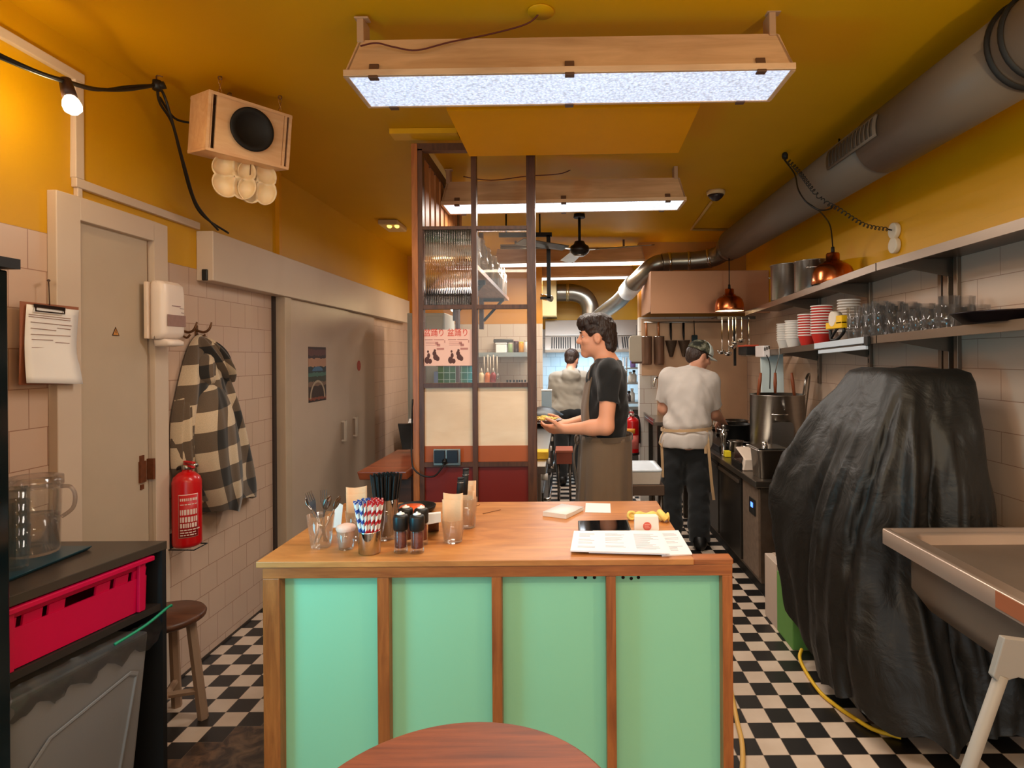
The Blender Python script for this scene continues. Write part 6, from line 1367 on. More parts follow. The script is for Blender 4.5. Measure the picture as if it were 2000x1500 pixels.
rb_ = T('red_crate', 'small red-brown wooden box on thin legs beside the range', 'box', P(1102, 900, 6.4)); a = P(1087, 905, 6.35); b = P(1117, 882, 6.35); G().box(a.x, b.x, 6.3, 6.6, a.z, b.z).build('crate_body', mat('brick_red_wood', (150, 76, 56), .6, var=.15), rb_, bevel=.004); [G().cyl((x_, y_, 0), (x_, y_, a.z), .012, n=8).build('leg', M_dsteel, rb_) for x_ in (a.x + .02, b.x - .02) for y_ in (6.32, 6.58)]; G().box(a.x - .01, b.x + .01, 6.29, 6.61, b.z, b.z + .02).build('crate_lid', mat('brick_red_lid', (166, 92, 68), .6), rb_)
# back hood, its ducting and the cream fan box
M_hood = mat('hood_steel', (184, 174, 164), .34, .8, var=.1, vscale=3)
hd = T('extractor_hood', 'wide steel extractor hood with slotted filters on the back wall', 'hood', (.3, 7.9, 1.6))
g = G(); g.hexa([(-.25, 7.55, 1.565), (1.05, 7.55, 1.565), (1.05, 8.44, 1.565), (-.25, 8.44, 1.565)], [(-.25, 7.55, 1.60), (1.05, 7.55, 1.60), (1.05, 8.44, 1.60), (-.25, 8.44, 1.60)])
g.hexa([(-.25, 7.55, 1.60), (1.05, 7.55, 1.60), (1.05, 8.44, 1.60), (-.25, 8.44, 1.60)], [(-.25, 7.72, 1.785), (1.05, 7.72, 1.785), (1.05, 8.44, 1.785), (-.25, 8.44, 1.785)]); g.hexa([(-.25, 7.70, 1.785), (1.05, 7.70, 1.785), (1.05, 8.44, 1.785), (-.25, 8.44, 1.785)], [(-.25, 7.85, 1.99), (1.05, 7.85, 1.99), (1.05, 8.44, 1.99), (-.25, 8.44, 1.99)]); g.build('hood_body', M_hood, hd, bevel=.003)
for (xa, n) in ((-.18, 16), (.12, 16), (.42, 16), (.72, 14)):
    fl_ = G().hexa([(xa, 7.552, 1.61), (xa + .27, 7.552, 1.61), (xa + .27, 7.56, 1.61), (xa, 7.56, 1.61)], [(xa, 7.705, 1.775), (xa + .27, 7.705, 1.775), (xa + .27, 7.713, 1.775), (xa, 7.713, 1.775)]).build('filter', M_hood, hd); g = G()
    for k in range(9):
        x0 = xa + .012 + k * .029; sk_ = .0
        g.hexa([(x0 + .0, 7.5525, 1.622), (x0 + .014, 7.5525, 1.622), (x0 + .014, 7.556, 1.622), (x0, 7.556, 1.622)], [(x0 - .05 * 0, 7.690, 1.765), (x0 + .014, 7.690, 1.765), (x0 + .014, 7.70, 1.765), (x0, 7.70, 1.765)])
    g.build('filter_slots', M_matblack, fl_)
dk = T('back_duct', 'bent galvanised duct from the cream box down into the back hood', 'duct', (.1, 7.95, 2.2))
pts = spline([(-.10, 7.95, 2.36), (.0, 7.95, 2.36), (.14, 7.95, 2.355), (.27, 7.95, 2.30), (.34, 7.95, 2.18), (.345, 7.95, 2.06), (.345, 7.95, 1.985)], 6); G().tube(pts, .115, 24).build('elbow', M_spiral, dk)
for i in (8, 33): 
    d_ = (pts[i + 1] - pts[i - 1]).normalized(); G().cyl(pts[i] - d_ * .02, pts[i] + d_ * .02, .123, n=24).build('pipe_joint', mat('brassy_joint', (206, 190, 150), .25, .9), dk)
cb2 = T('fan_box', 'cream metal fan box beside the bent duct at the back', 'fan box', (-.2, 7.95, 2.2)); G().box(-.30, -.10, 7.75, 8.2, 2.03, 2.52).build('box_body', mat('cream_metal', (200, 180, 128), .45, var=.06), cb2, bevel=.006); G().box(-.295, -.105, 7.742, 7.75, 2.04, 2.51).build('front_plate', mat('cream_metal', (200, 180, 128)), cb2, bevel=.004)
for x in (-.27, -.13): G().cyl((x, 8.0, 2.52), (x, 8.0, ZC), .008, n=8).build('hanger_rod', M_matblack, cb2)
bc_ = T('back_counter', 'steel counter under the hood on the back wall', 'counter', (.3, 8.0, 0)); G().box(-.25, 1.3, 7.75, 8.44, .82, .86).build('worktop', M_steel, bc_); G().box(-.23, 1.28, 7.8, 8.43, 0, .82).build('base', M_dsteel, bc_)
rk = T('bottle_rack', 'steel rack of bottles in the far right corner', 'rack', (.95, 7.3, 0))
for z in (.70, .95, 1.18, 1.36): G().box(.72, 1.3, 7.1, 7.5, z, z + .018).build('rack_shelf', M_steel, rk)
for x in (.73, 1.28):
    for y in (7.11, 7.48): G().cyl((x, y, 0), (x, y, 1.5), .011, n=8).build('rack_post', M_steel, rk)
for i, (u, z, h, col_, nm) in enumerate(((1236, 1.38, .12, (120, 96, 160), 'purple'), (1231, 1.2, .10, (226, 222, 214), 'white'), (1238, 1.2, .12, (210, 206, 200), 'pale'), (1234, .97, .13, (200, 200, 196), 'silver-grey'), (1228, .97, .1, (60, 50, 50), 'dark'), (1232, .72, .12, (210, 202, 190), 'cream'))):
    x = P(u, 700, 7.25).x; o = T('bottle', nm + ' bottle on the far corner rack, shelf at height of the extinguisher’s top' if False else nm + ' bottle on the steel rack in the far right corner', 'bottle', (x, 7.25, z - .0015)); m = mat('bottle_' + nm.replace('-', '_'), col_, .35)
    G().lathe([(0, 0), (.032, 0), (.034, h * .7), (.016, h * .88), (.016, h), (0, h)], n=18).build('bottle_body', m, o, True); G().lathe([(0, h), (.018, h), (.018, h + .025), (0, h + .025)], n=14).build('bottle_cap', M_black if i % 2 == 0 else M_paper, o, True)
# right hood and what hangs below it
rh = T('cooking_hood', 'big box-shaped steel hood over the right-hand cooking line', 'hood', (1.35, 5.9, 2.1))
M_rh = mat('warm_hood_steel', (186, 138, 106), .36, .5, var=.12, vscale=3)
g = G(); g.box(.80, XR - .003, 5.55, 5.565, 1.925, 2.30).box(.80, .815, 5.565, 6.24, 1.925, 2.30).box(.815, XR - .003, 5.565, 6.24, 2.285, 2.30); g.build('hood_shell', M_rh, rh, bevel=.003)
G().hexa([(.815, 5.565, 1.96), (XR - .003, 5.565, 1.96), (XR - .003, 6.24, 2.05), (.815, 6.24, 2.05)], [(.815, 5.565, 1.97), (XR - .003, 5.565, 1.97), (XR - .003, 6.24, 2.06), (.815, 6.24, 2.06)]).build('filter_bank', M_dsteel, rh)
G().box(.80, XR - .003, 5.53, 5.552, 1.905, 1.93).build('drip_rail', M_rh, rh)
rl = T('hanging_rail', 'steel rail for tools on the right kitchen wall', 'rail', (1.3, 6.19, 1.87)); G().cyl((.82, 6.2, 1.86), (1.7, 6.2, 1.86), .008, n=8).build('rail_bar', M_steel, rl)
for x in (.84, 1.68): G().cyl((x, 6.2, 1.86), (x, 6.236, 1.86), .006, n=8).build('rail_mount', M_steel, rl)
b0_ = None
for i, u in enumerate((1263, 1287)):
    c = Vector((P(u, 690, 6.17).x, 6.165, 1.42)); lab = ('left', 'right')[i] + ' tall cylindrical noodle basket with wooden handle on the kitchen rail'
    if b0_ is None:
        b0_ = T('noodle_basket', lab, 'strainer', c); G().lathe([(.0, 0), (.048, .003), (.053, .02), (.055, .285), (.058, .29), (.055, .295), (.052, .02), (0, .008)], n=24, caps=False).build('mesh_basket', mat('basket_mesh', (150, 116, 96), .4, .7, var=.4, vscale=60, stretch=(1, 1, .1)), b0_, True)
        G().cyl((0, .0, .29), (0, .02, .44), .011, n=10).build('handle', M_orangew, b0_, True); G().torus((0, 0, .29), .055, .004, None, 24, 6).build('rim', M_chrome, b0_, True)
    else: dup(b0_, c, label=lab)
s0 = None
for i, u in enumerate((1311, 1336)):
    c = Vector((P(u, 690, 6.17).x, 6.17, 1.50)); lab = ('left', 'right')[i] + ' dark conical strainer with black handle on the kitchen rail'
    if s0 is None:
        s0 = T('conical_strainer', lab, 'strainer', c); G().lathe([(0, 0), (.018, .004), (.05, .12), (.062, .17), (.066, .172), (.06, .165), (.046, .115), (0, .012)], n=24, caps=False).build('cone_mesh', mat('strainer_mesh', (96, 78, 64), .5, .6, var=.3, vscale=90), s0, True); G().tube([(0, 0, .17), (0, .015, .24), (0, .02, .355)], [.006, .012, .012], 8).build('handle', M_black, s0, True)
    else: dup(s0, c, label=lab)
cbd = T('chopping_board', 'pale chopping board hanging at the corner of the right kitchen wall', 'chopping board', P(1240, 680, 6.2))
Mx = frameM(P(1243, 681, 6.17), (1, 0, 0), (0, 0, 1)); G().prism(rrect(.15, .27, .04, 5), -.012, .012, Mx).build('board_body', mat('pale_board', (206, 196, 178), .6, var=.04), cbd, bevel=.003); G().prism(rrect(.11, .02, .008, 3, 0, -.143), -.01, .01, Mx).build('drip_edge', M_brown, cbd); G().tube([P(1243, 656, 6.17), P(1243, 635, 6.19)], .003, 6).build('cord', M_cord, cbd)
tsp = T('teal_sponge', 'dark teal cloth pad hanging behind the cap of the cook', 'cloth', P(1356, 660, 6.2)); c = P(1356, 662, 6.19); G().box(c.x - .03, c.x + .03, 6.16, 6.19, c.z - .07, c.z + .04).build('pad', mat('dark_teal_cloth', (40, 56, 60), .9), tsp, bevel=.008); G().tube([(c.x, 6.175, c.z + .04), (c.x, 6.195, c.z + .19)], .004, 6).build('loop', M_cord, tsp)
# ladles on their own rail in front of the hood
lr = T('ladle_rail', 'dark rail with hanging ladles beneath the lit copper pendant', 'rail', (1.45, 5.35, 1.85)); G().box(1.36, 1.70, 5.33, 5.36, 1.835, 1.86).build('rail_bar', M_dsteel, lr); G().box(1.515, 1.535, 5.36, 5.38, 1.42, 1.86).build('support_strip', M_matblack, lr); G().box(1.36, 1.70, 5.36, 5.55, 1.85, 1.86).build('rail_arm', M_dsteel, lr)
l0 = None
for i, (u, ln, lab) in enumerate(((1410, .30, 'leftmost steel ladle, apart from the cluster'), (1423, .315, 'longest ladle of the middle cluster'), (1431, .255, 'ladle behind the middle of the cluster'), (1437, .22, 'shorter ladle right in the cluster'), (1449, .20, 'shortest ladle just right of the dark strip'), (1463, .28, 'rightmost steel ladle beside the dark tub'))):
    x = P(u, 640, 5.32).x; o = T('ladle', lab, 'ladle', (x, 5.32, 1.86 - ln - .03))
    G().tube([(0, 0, ln), (0, 0, .05), (0, .002, .03)], [.006, .004, .007], 8).build('ladle_handle', M_chrome, o, True); G().torus((0, .008, ln + .006), .012, .003, Matrix.Rotation(math.pi / 2, 3, 'Y'), 12, 6).build('hook', M_chrome, o, True)
    G().lathe([(0, -.028), (.02, -.024), (.034, -.008), (.037, .008), (.035, .008), (.03, -.008), (0, -.022)], c=(-.012, -.02, .02), n=20, caps=False).build('ladle_bowl', M_chrome, o, True)
# extinguisher on the pillar, prep table, tap
e2 = extinguisher(Vector((.692, 6.20, .50)), .072, .45, 'red fire extinguisher on the white tiled pillar behind the waiter', face=math.pi)
label_patch(e2, .072, .45, .5, 1.9, .22, .27, mat('yellow_label', (220, 150, 50), .5), 'yellow_label'); label_patch(e2, .072, .45, 1.2, 2.6, .06, .20, mat('pale_red_label', (214, 110, 100), .5, var=.3, vscale=60), 'instruction_label')
G().lathe([(.0, -.004), (.073, -.004), (.074, .02), (.0, .02)], n=28).build('base_ring', M_black, e2, True); G().box(.70, .778, 6.27, 6.30, .6, .8).build('wall_bracket', M_matblack, e2)
ptb = T('prep_table', 'narrow steel table with a corner left of the cook in the cap', 'table', (.95, 5.85, 0)); G().box(.815, 1.155, 5.55, 6.225, .865, .90).build('table_top', M_steel, ptb, bevel=.004); G().box(.815, .83, 5.55, 6.225, .90, .93).build('upstand', M_steel, ptb)
for x in (.88, 1.12):
    for y in (5.6, 6.18): G().box(x - .02, x + .02, y - .02, y + .02, 0, .865).build('leg', M_dsteel, ptb)
tp = T('wall_tap', 'curved steel tap on the white tiled pillar', 'tap', P(1300, 745, 6.2)); c = P(1303, 742, 6.23); G().tube(spline([c, c + Vector((-.06, -.10, .03)), c + Vector((-.14, -.14, .02)), c + Vector((-.165, -.15, -.06))], 6), .012, 10).build('spout', M_chrome, tp); G().cyl(c + Vector((0, .006, 0)), c + Vector((0, -.03, 0)), .026, n=16).build('tap_body', M_chrome, tp)
# trolley with white food box
ty = T('trolley', 'small brown trolley carrying a white food box behind the counter', 'trolley', (.55, 4.25, 0)); a = P(1216, 950, 4.1); b = P(1297, 950, 4.1)
G().box(a.x, b.x, 4.08, 4.50, .56, .63).build('trolley_top', mat('brown_trolley', (92, 70, 54), .45, .3, var=.2), ty, bevel=.004); G().box(a.x, b.x, 4.08, 4.50, .22, .24).build('lower_shelf', mat('brown_trolley', (92, 70, 54)), ty)
for x in (a.x + .02, b.x - .02):
    for y in (4.1, 4.48): G().cyl((x, y, .0), (x, y, .57), .014, n=10).build('leg', M_dsteel, ty)
fb = T('food_box', 'white plastic food box with pale lid on the brown trolley', 'box', (.55, 4.25, .631)); a = P(1220, 945, 4.1); b = P(1292, 945, 4.1); zt = P(1250, 927, 4.1).z
g = G(); g.hexa([(a.x + .01, 4.10, .631), (b.x - .01, 4.10, .631), (b.x - .01, 4.44, .631), (a.x + .01, 4.44, .631)], [(a.x, 4.09, .72), (b.x, 4.09, .72), (b.x, 4.45, .72), (a.x, 4.45, .72)]); g.build('box_body', mat('milky_box', (226, 214, 200), .4, var=.08, vscale=30), fb, bevel=.006)
g = G(); g.loft([rring(a.x - .006, b.x + .006, 4.085, 4.455, .02, .72), rring(a.x - .006, b.x + .006, 4.085, 4.455, .02, .735), rring(a.x + .015, b.x - .015, 4.105, 4.435, .02, .735), rring(a.x + .02, b.x - .02, 4.11, 4.43, .02, .727)]); g.build('box_lid', mat('icy_lid', (222, 230, 238), .35), fb)
# things on the workbench
WZ = .741
pt_ = pot('stock_pot', 'big tall stock pot on the workbench behind the black cover', Vector((1.575, 4.45, WZ)), .195, .475, -1.85)
G().prism(rrect(.15, .19, .03, 4), -.002, .002, frameM(Vector((1.575, 4.45, WZ + .20)) + Vector((math.cos(-1.72), math.sin(-1.72), 0)) * .196, (-math.sin(-1.72), math.cos(-1.72), 0), (0, 0, 1))).build('embossed_plate', M_steel, pt_)
for i, (u, v0, v1, Y, tlt) in enumerate(((1480, 778, 728, 4.42, .03), (1552, 778, 728, 4.47, -.02))):
    a = P(u, v0, Y); b = P(u + (6 if i == 0 else -6), v1, Y); e0 = a - (b - a) * 1.2 ; o = T('wooden_spoon', ('spatula with brown handle at the left rim of the big pot', 'brown-handled spoon at the right rim of the big pot')[i], 'utensil', e0)
    G().tube([a, a.lerp(b, .7), b], [.011, .014, .009], 8).build('handle', mat('red_brown_handle', (140, 72, 40), .5), o); G().tube([e0, a], [.006, .006], 8).build('shaft', M_steel, o)
o = T('hanging_spatula', 'brown-handled spatula hanging from the lower shelf over the big pot', 'utensil', P(1513, 700, 4.45)); a, b = P(1514, 768, 4.45), P(1514, 728, 4.45); G().tube([a, a.lerp(b, .5), b], [.010, .014, .010], 8).build('handle', mat('red_brown_handle', (140, 72, 40)), o); t_ = Vector((XF + .004, 4.45, zl(4.45) - .004)); G().tube([b, Vector((XF - .006, 4.45, zl(4.45) - .045)), Vector((XF - .006, 4.45, zl(4.45) + .002)), t_], .003, 6).build('wire_loop', M_steel, o)
sb_ = T('cutting_board', 'pale blue cutting board standing on the workbench behind the pot', 'cutting board', P(1508, 780, 4.7)); a, b = P(1492, 690, 4.72), P(1532, 690, 4.72)
G().hexa([(a.x - .02, 4.70, WZ), (b.x, 4.70, WZ), (b.x, 4.715, WZ), (a.x - .02, 4.715, WZ)], [(a.x, 4.80, P(0, 694, 4.8).z - .05), (b.x + .02, 4.80, P(0, 690, 4.8).z - .05), (b.x + .02, 4.815, P(0, 690, 4.8).z - .05), (a.x, 4.815, P(0, 694, 4.8).z - .05)]).build('board_body', mat('pale_blue_board', (212, 226, 226), .45), sb_, bevel=.004)
li = T('pot_lid', 'steel lid with looped rim leaning behind the big stock pot', 'lid', P(1575, 830, 4.45))
ctr = P(1572, 782, 4.5); Ml = frameM(ctr, (.38, .6, .2), (.18, .0, 1)); Ml2 = Ml
G().prism(rrect(.17, .40, .06, 6), -.004, .004, Ml).build('lid_plate', M_chrome, li, bevel=.003); pr = rrect(.17, .40, .06, 6); pr.append(pr[0]); G().tube([Ml @ Vector((x, y, 0)) for x, y in pr], .010, 8, caps=False).build('lid_rim', M_steel, li)
scl = T('kitchen_scale', 'white and black kitchen scale at the workbench edge', 'scale', Q(1450, 916, .74)); c = Vector((1.27, 4.06, WZ)); M_scw = mat('scale_white', (226, 206, 188), .4)
G().hexa([(1.185, 4.0, WZ), (1.33, 4.0, WZ), (1.33, 4.22, WZ), (1.185, 4.22, WZ)], [(1.20, 4.0, WZ + .075), (1.33, 4.0, WZ + .075), (1.33, 4.22, WZ + .13), (1.20, 4.22, WZ + .13)]).build('scale_body', M_scw, scl, bevel=.006)
G().hexa([(1.183, 4.04, WZ + .05), (1.186, 4.04, WZ + .05), (1.186, 4.2, WZ + .05), (1.183, 4.2, WZ + .05)], [(1.192, 4.04, WZ + .082), (1.197, 4.04, WZ + .082), (1.197, 4.2, WZ + .12), (1.192, 4.2, WZ + .12)]).build('display', mat('scale_display', (46, 26, 22), .2), scl)
G().box(1.17, 1.186, 4.02, 4.22, WZ + .002, WZ + .045).build('front_foot', M_black, scl); G().box(1.22, 1.36, 4.23, 4.40, WZ + .04, WZ + .06).build('weighing_plate', M_steel, scl)
yn = T('sponge', 'small yellow sponge on the workbench behind the scale', 'sponge', Q(1421, 892, .74)); c = Q(1421, 892, .74); G().box(c.x - .025, c.x + .02, c.y - .03, c.y + .03, WZ, WZ + .045).build('sponge_body', mat('bright_yellow_sponge', (236, 214, 40), .8), yn, bevel=.004)
gn = T('gastro_container', 'small deep steel container at the front of the workbench', 'container', (1.30, 3.83, WZ)); g = G(); M3 = Matrix.Translation((1.29, 3.82, WZ))
g.loft([[(x, y, z) for x, y in rrect(w, d, .03, 4)] for z, w, d in ((0, .15, .17), (.175, .175, .20), (.176, .205, .23), (.181, .205, .23), (.181, .17, .195), (.02, .145, .165))], caps=True, M=M3); g.build('container_body', M_steel, gn)
G().hexa([(1.20, 3.72, WZ + .183), (1.38, 3.72, WZ + .183), (1.38, 3.92, WZ + .183), (1.20, 3.92, WZ + .183)], [(1.20, 3.72, WZ + .19), (1.38, 3.72, WZ + .19), (1.38, 3.92, WZ + .19), (1.20, 3.92, WZ + .19)]).cyl((1.26, 3.78, WZ + .19), (1.26, 3.78, WZ + .225), .018, n=14).build('container_lid', M_chrome, gn)
hb = T('gas_hob', 'black gas hob on the workbench under the cook’s hand', 'hob', (1.5, 5.35, WZ)); G().box(1.22, 1.86, 4.75, 6.05, WZ, WZ + .05).build('hob_body', M_black, hb, bevel=.004)
for y in (4.95, 5.35, 5.8):
    g = G()
    for k in range(4): a = k * math.pi / 4; g.box(-.15, .15, -.006, .006, WZ + .05, WZ + .075, M=Matrix.Translation((1.5, y, 0)) @ Matrix.Rotation(a, 4, 'Z'))
    g.torus((1.5, y, WZ + .065), .10, .008, None, 24, 6); g.build('burner_grate', M_dsteel, hb)
for i, (x, y, r, h, m, lab) in enumerate(((1.42, 4.98, .12, .12, M_black, 'black saucepan on the hob below the cook’s right hand'), (1.55, 5.45, .11, .10, M_dsteel, 'dark steel pan in the middle of the hob'), (1.33, 4.67, .055, .10, M_steel, 'small steel pot left of the big stock pot'))):
    pot('saucepan', lab, Vector((x, y, WZ + (.076 if y > 4.75 else .0))), r, h, .5 + i, m)
for i, (x, y, r, h, lab) in enumerate(((1.22, 4.62, .028, .21, 'tall chrome pepper mill at the workbench edge by the cook’s arm'), (1.50, 5.95, .05, .22, 'chrome canister at the back of the hob'), (1.33, 6.05, .045, .26, 'tall chrome canister behind the cook’s hand'))):
    o = T('chrome_mill', lab, 'mill' if i == 0 else 'canister', (x, y, WZ + (0 if y < 4.75 else .051)))
    G().lathe([(0, 0), (r, 0), (r * 1.05, h * .1), (r * .7, h * .25), (r * .62, h * .6), (r, h * .72), (r * .95, h * .85), (r * .3, h * .92), (r * .3, h), (0, h)], n=24).build('mill_body', M_chrome, o, True); G().ell((0, 0, h + .015), (.013, .013, .015), 12, 8).build('knob', M_chrome, o, True)
# ================================================================ PEOPLE: signed-distance bodies turned into one smooth surface each
def V3(p): return np.array([p[0], p[1], p[2]], float)
class Field:
    def __init__(s, lo, hi, h):
        s.lo = V3(lo); s.h = h; s.n = np.ceil((V3(hi) - s.lo) / h).astype(int) + 1
        s.D = np.full(s.n, 1.0, np.float32); s.ax = [s.lo[i] + h * np.arange(s.n[i]) for i in range(3)]
    def sub(s, lo, hi):
        a = np.maximum(0, np.floor((lo - s.lo) / s.h).astype(int)); b = np.minimum(s.n, np.ceil((hi - s.lo) / s.h).astype(int) + 1)
        sl = tuple(slice(int(x), int(y)) for x, y in zip(a, b))
        return sl, np.meshgrid(*[s.ax[i][sl[i]] for i in range(3)], indexing='ij', sparse=True)
    def smin(s, sl, d, k, cut=False):
        if 0 in s.D[sl].shape: return
        o = s.D[sl]
        if cut: d = -d; hh = np.maximum(k - np.abs(o - d), 0) / k; s.D[sl] = np.maximum(o, d) + hh * hh * k * .25; return
        hh = np.maximum(k - np.abs(o - d), 0) / k; s.D[sl] = np.minimum(o, d) - hh * hh * k * .25
    def cap(s, a, b, ra, rb=None, k=.03, cut=False):
        a, b = V3(a), V3(b); rb = ra if rb is None else rb; m = max(ra, rb) + k + 2 * s.h
        sl, (x, y, z) = s.sub(np.minimum(a, b) - m, np.maximum(a, b) + m); ab = b - a; L2 = max(1e-9, ab @ ab)
        t = np.clip(((x - a[0]) * ab[0] + (y - a[1]) * ab[1] + (z - a[2]) * ab[2]) / L2, 0, 1)
        d = np.sqrt((x - a[0] - t * ab[0]) ** 2 + (y - a[1] - t * ab[1]) ** 2 + (z - a[2] - t * ab[2]) ** 2) - (ra + (rb - ra) * t)
        s.smin(sl, d.astype(np.float32), k, cut); return s
    def ell(s, c, r, k=.03, cut=False, R=None):
        c, r = V3(c), V3(r); m = max(r) + k + 2 * s.h; sl, (x, y, z) = s.sub(c - m, c + m); X_, Y_, Z_ = x - c[0], y - c[1], z - c[2]
        if R is not None: q = [R[0][i] * X_ + R[1][i] * Y_ + R[2][i] * Z_ for i in range(3)]
        else: q = [X_, Y_, Z_]
        k0 = np.sqrt((q[0] / r[0]) ** 2 + (q[1] / r[1]) ** 2 + (q[2] / r[2]) ** 2); k1 = np.sqrt((q[0] / r[0] ** 2) ** 2 + (q[1] / r[1] ** 2) ** 2 + (q[2] / r[2] ** 2) ** 2) + 1e-6
        d = k0 * (k0 - 1) / k1; s.smin(sl, d.astype(np.float32), k, cut); return s
    def grid(s): return np.meshgrid(*s.ax, indexing='ij', sparse=True)
    def sleeve(s, a, b, ra, rb, k=.04):
        a, b = V3(a), V3(b); m = max(ra, rb) + k + 2 * s.h; sl, (x, y, z) = s.sub(np.minimum(a, b) - m, np.maximum(a, b) + m); ab = b - a; L2 = ab @ ab
        tt = ((x - a[0]) * ab[0] + (y - a[1]) * ab[1] + (z - a[2]) * ab[2]) / L2; t = np.clip(tt, 0, 1.2)
        d = np.sqrt((x - a[0] - t * ab[0]) ** 2 + (y - a[1] - t * ab[1]) ** 2 + (z - a[2] - t * ab[2]) ** 2) - (ra + (rb - ra) * t)
        d = np.maximum(d, (tt - 1) * math.sqrt(L2)); s.smin(sl, d.astype(np.float32), k); return s
    def plane(s, n, c):
        """keep the side where n.p < c"""
        x, y, z = s.grid(); s.D = np.maximum(s.D, (n[0] * x + n[1] * y + n[2] * z - c).astype(np.float32)); return s
    def wrinkle(s, amp, f, seed=0, zs=1.0):
        r = np.random.RandomState(seed); x, y, z = s.grid(); acc = 0
        for i in range(7):
            w = r.normal(size=3) * f * (1 + .5 * i); w[2] *= zs; acc = acc + np.sin(w[0] * x + w[1] * y + w[2] * z + r.uniform(0, 6.28) + 1.2 * np.sin(.7 * (w[1] * x + w[2] * y - w[0] * z))) / (1 + .5 * i)
        s.D = s.D + (amp * acc * .45).astype(np.float32); return s
    def mesh(s, name, m, parent, smooth=2):
        D = s.D; n = D.shape; ins = D < 0; c = np.zeros([k - 1 for k in n], np.int8)
        for dx in (0, 1):
            for dy in (0, 1):
                for dz in (0, 1): c += ins[dx:n[0] - 1 + dx, dy:n[1] - 1 + dy, dz:n[2] - 1 + dz]
        act = (c > 0) & (c < 8); idx = np.full(act.shape, -1, np.int64); cells = np.argwhere(act); idx[act] = np.arange(len(cells))
        acc = np.zeros((len(cells), 3)); cnt = np.zeros(len(cells)); cor = [np.array(v) for v in ((0, 0, 0), (1, 0, 0), (0, 1, 0), (1, 1, 0), (0, 0, 1), (1, 0, 1), (0, 1, 1), (1, 1, 1))]
        val = [D[tuple((cells + v).T)] for v in cor]
        for i, j in ((0, 1), (2, 3), (4, 5), (6, 7), (0, 2), (1, 3), (4, 6), (5, 7), (0, 4), (1, 5), (2, 6), (3, 7)):
            a, b = val[i], val[j]; mk = (a < 0) != (b < 0); t = np.where(mk, a / np.where(mk, a - b, 1), 0)
            p = cor[i] + t[:, None] * (cor[j] - cor[i]); acc[mk] += p[mk]; cnt[mk] += 1
        vs = s.lo + s.h * (cells + acc / cnt[:, None]); fs = []
        for ax in range(3):
            o = [1, 2, 0][ax], [2, 0, 1][ax]; sl0 = [slice(None)] * 3; sl1 = [slice(None)] * 3; sl0[ax] = slice(0, n[ax] - 1); sl1[ax] = slice(1, n[ax])
            A, B = ins[tuple(sl0)], ins[tuple(sl1)]; ed = np.argwhere(A != B); ok = np.all([(ed[:, q] > 0) & (ed[:, q] < n[q] - 1) for q in o], axis=0); ed = ed[ok]
            e1_ = np.zeros(3, int); e1_[o[0]] = 1; e2_ = np.zeros(3, int); e2_[o[1]] = 1
            q = np.stack([idx[tuple((ed - e1_ - e2_).T)], idx[tuple((ed - e2_).T)], idx[tuple(ed.T)], idx[tuple((ed - e1_).T)]], 1)
            fl = ~A[tuple(ed.T)]; q[fl] = q[fl][:, ::-1]; fs.append(q)
        fs = np.concatenate(fs); fs = fs[(fs >= 0).all(1)]
        for _ in range(smooth):
            a2 = np.zeros_like(vs); c2 = np.zeros(len(vs))
            for i in range(4):
                np.add.at(a2, fs[:, i], vs[fs[:, (i + 1) % 4]] + vs[fs[:, (i + 3) % 4]]); np.add.at(c2, fs[:, i], 2)
            vs = .5 * vs + .5 * a2 / np.maximum(c2, 1)[:, None]
        me = bpy.data.meshes.new(name); me.from_pydata(vs.tolist(), [], fs.tolist()); me.polygons.foreach_set('use_smooth', [True] * len(me.polygons)); me.materials.append(m); me.update()
        ob = bpy.data.objects.new(name, me); COL.objects.link(ob); ob.parent = parent; return ob
def hand(f, w, d, n, s, curl=.5, sc=1.0, thumb=.6):
    """w wrist, d finger direction, n palm normal, s side of the thumb"""
    w, d, n, s = [Vector(v) for v in (w, d, n, s)]; d.normalize(); s = (s - d * s.dot(d)).normalized(); n = (n - d * n.dot(d) - s * n.dot(s)).normalized()
    offs = (.030, .010, -.010, -.028); lens = (.072, .080, .074, .058)
    for o, L_ in zip(offs, lens):
        kn = w + d * (.085 - .18 * abs(o - .008)) * sc + s * o * sc
        f.cap(w + s * o * .55 * sc, kn, .0155 * sc, .0125 * sc, .012)
        p = kn; a = curl * .55
        for j, (fr, r) in enumerate(((.45, .0098), (.32, .0088), (.23, .0078))):
            dd = d * math.cos(a) + n * math.sin(a); q = p + dd * L_ * fr * sc; f.cap(p, q, r * sc, r * .93 * sc, .005); p = q; a += curl * (.9 if j == 0 else .7)
    p = w + d * .02 * sc + s * .026 * sc; dd = (d * .65 + s * .75 + n * thumb * .7).normalized(); q = p + dd * .042 * sc; f.cap(p, q, .0145 * sc, .0115 * sc, .010)
    d2 = (d * .9 + s * .2 + n * thumb).normalized(); q2 = q + d2 * .032 * sc; f.cap(q, q2, .0112 * sc, .0098 * sc, .005); f.cap(q2, q2 + (d2 + d * .2).normalized() * .024 * sc, .0098 * sc, .0085 * sc, .005)
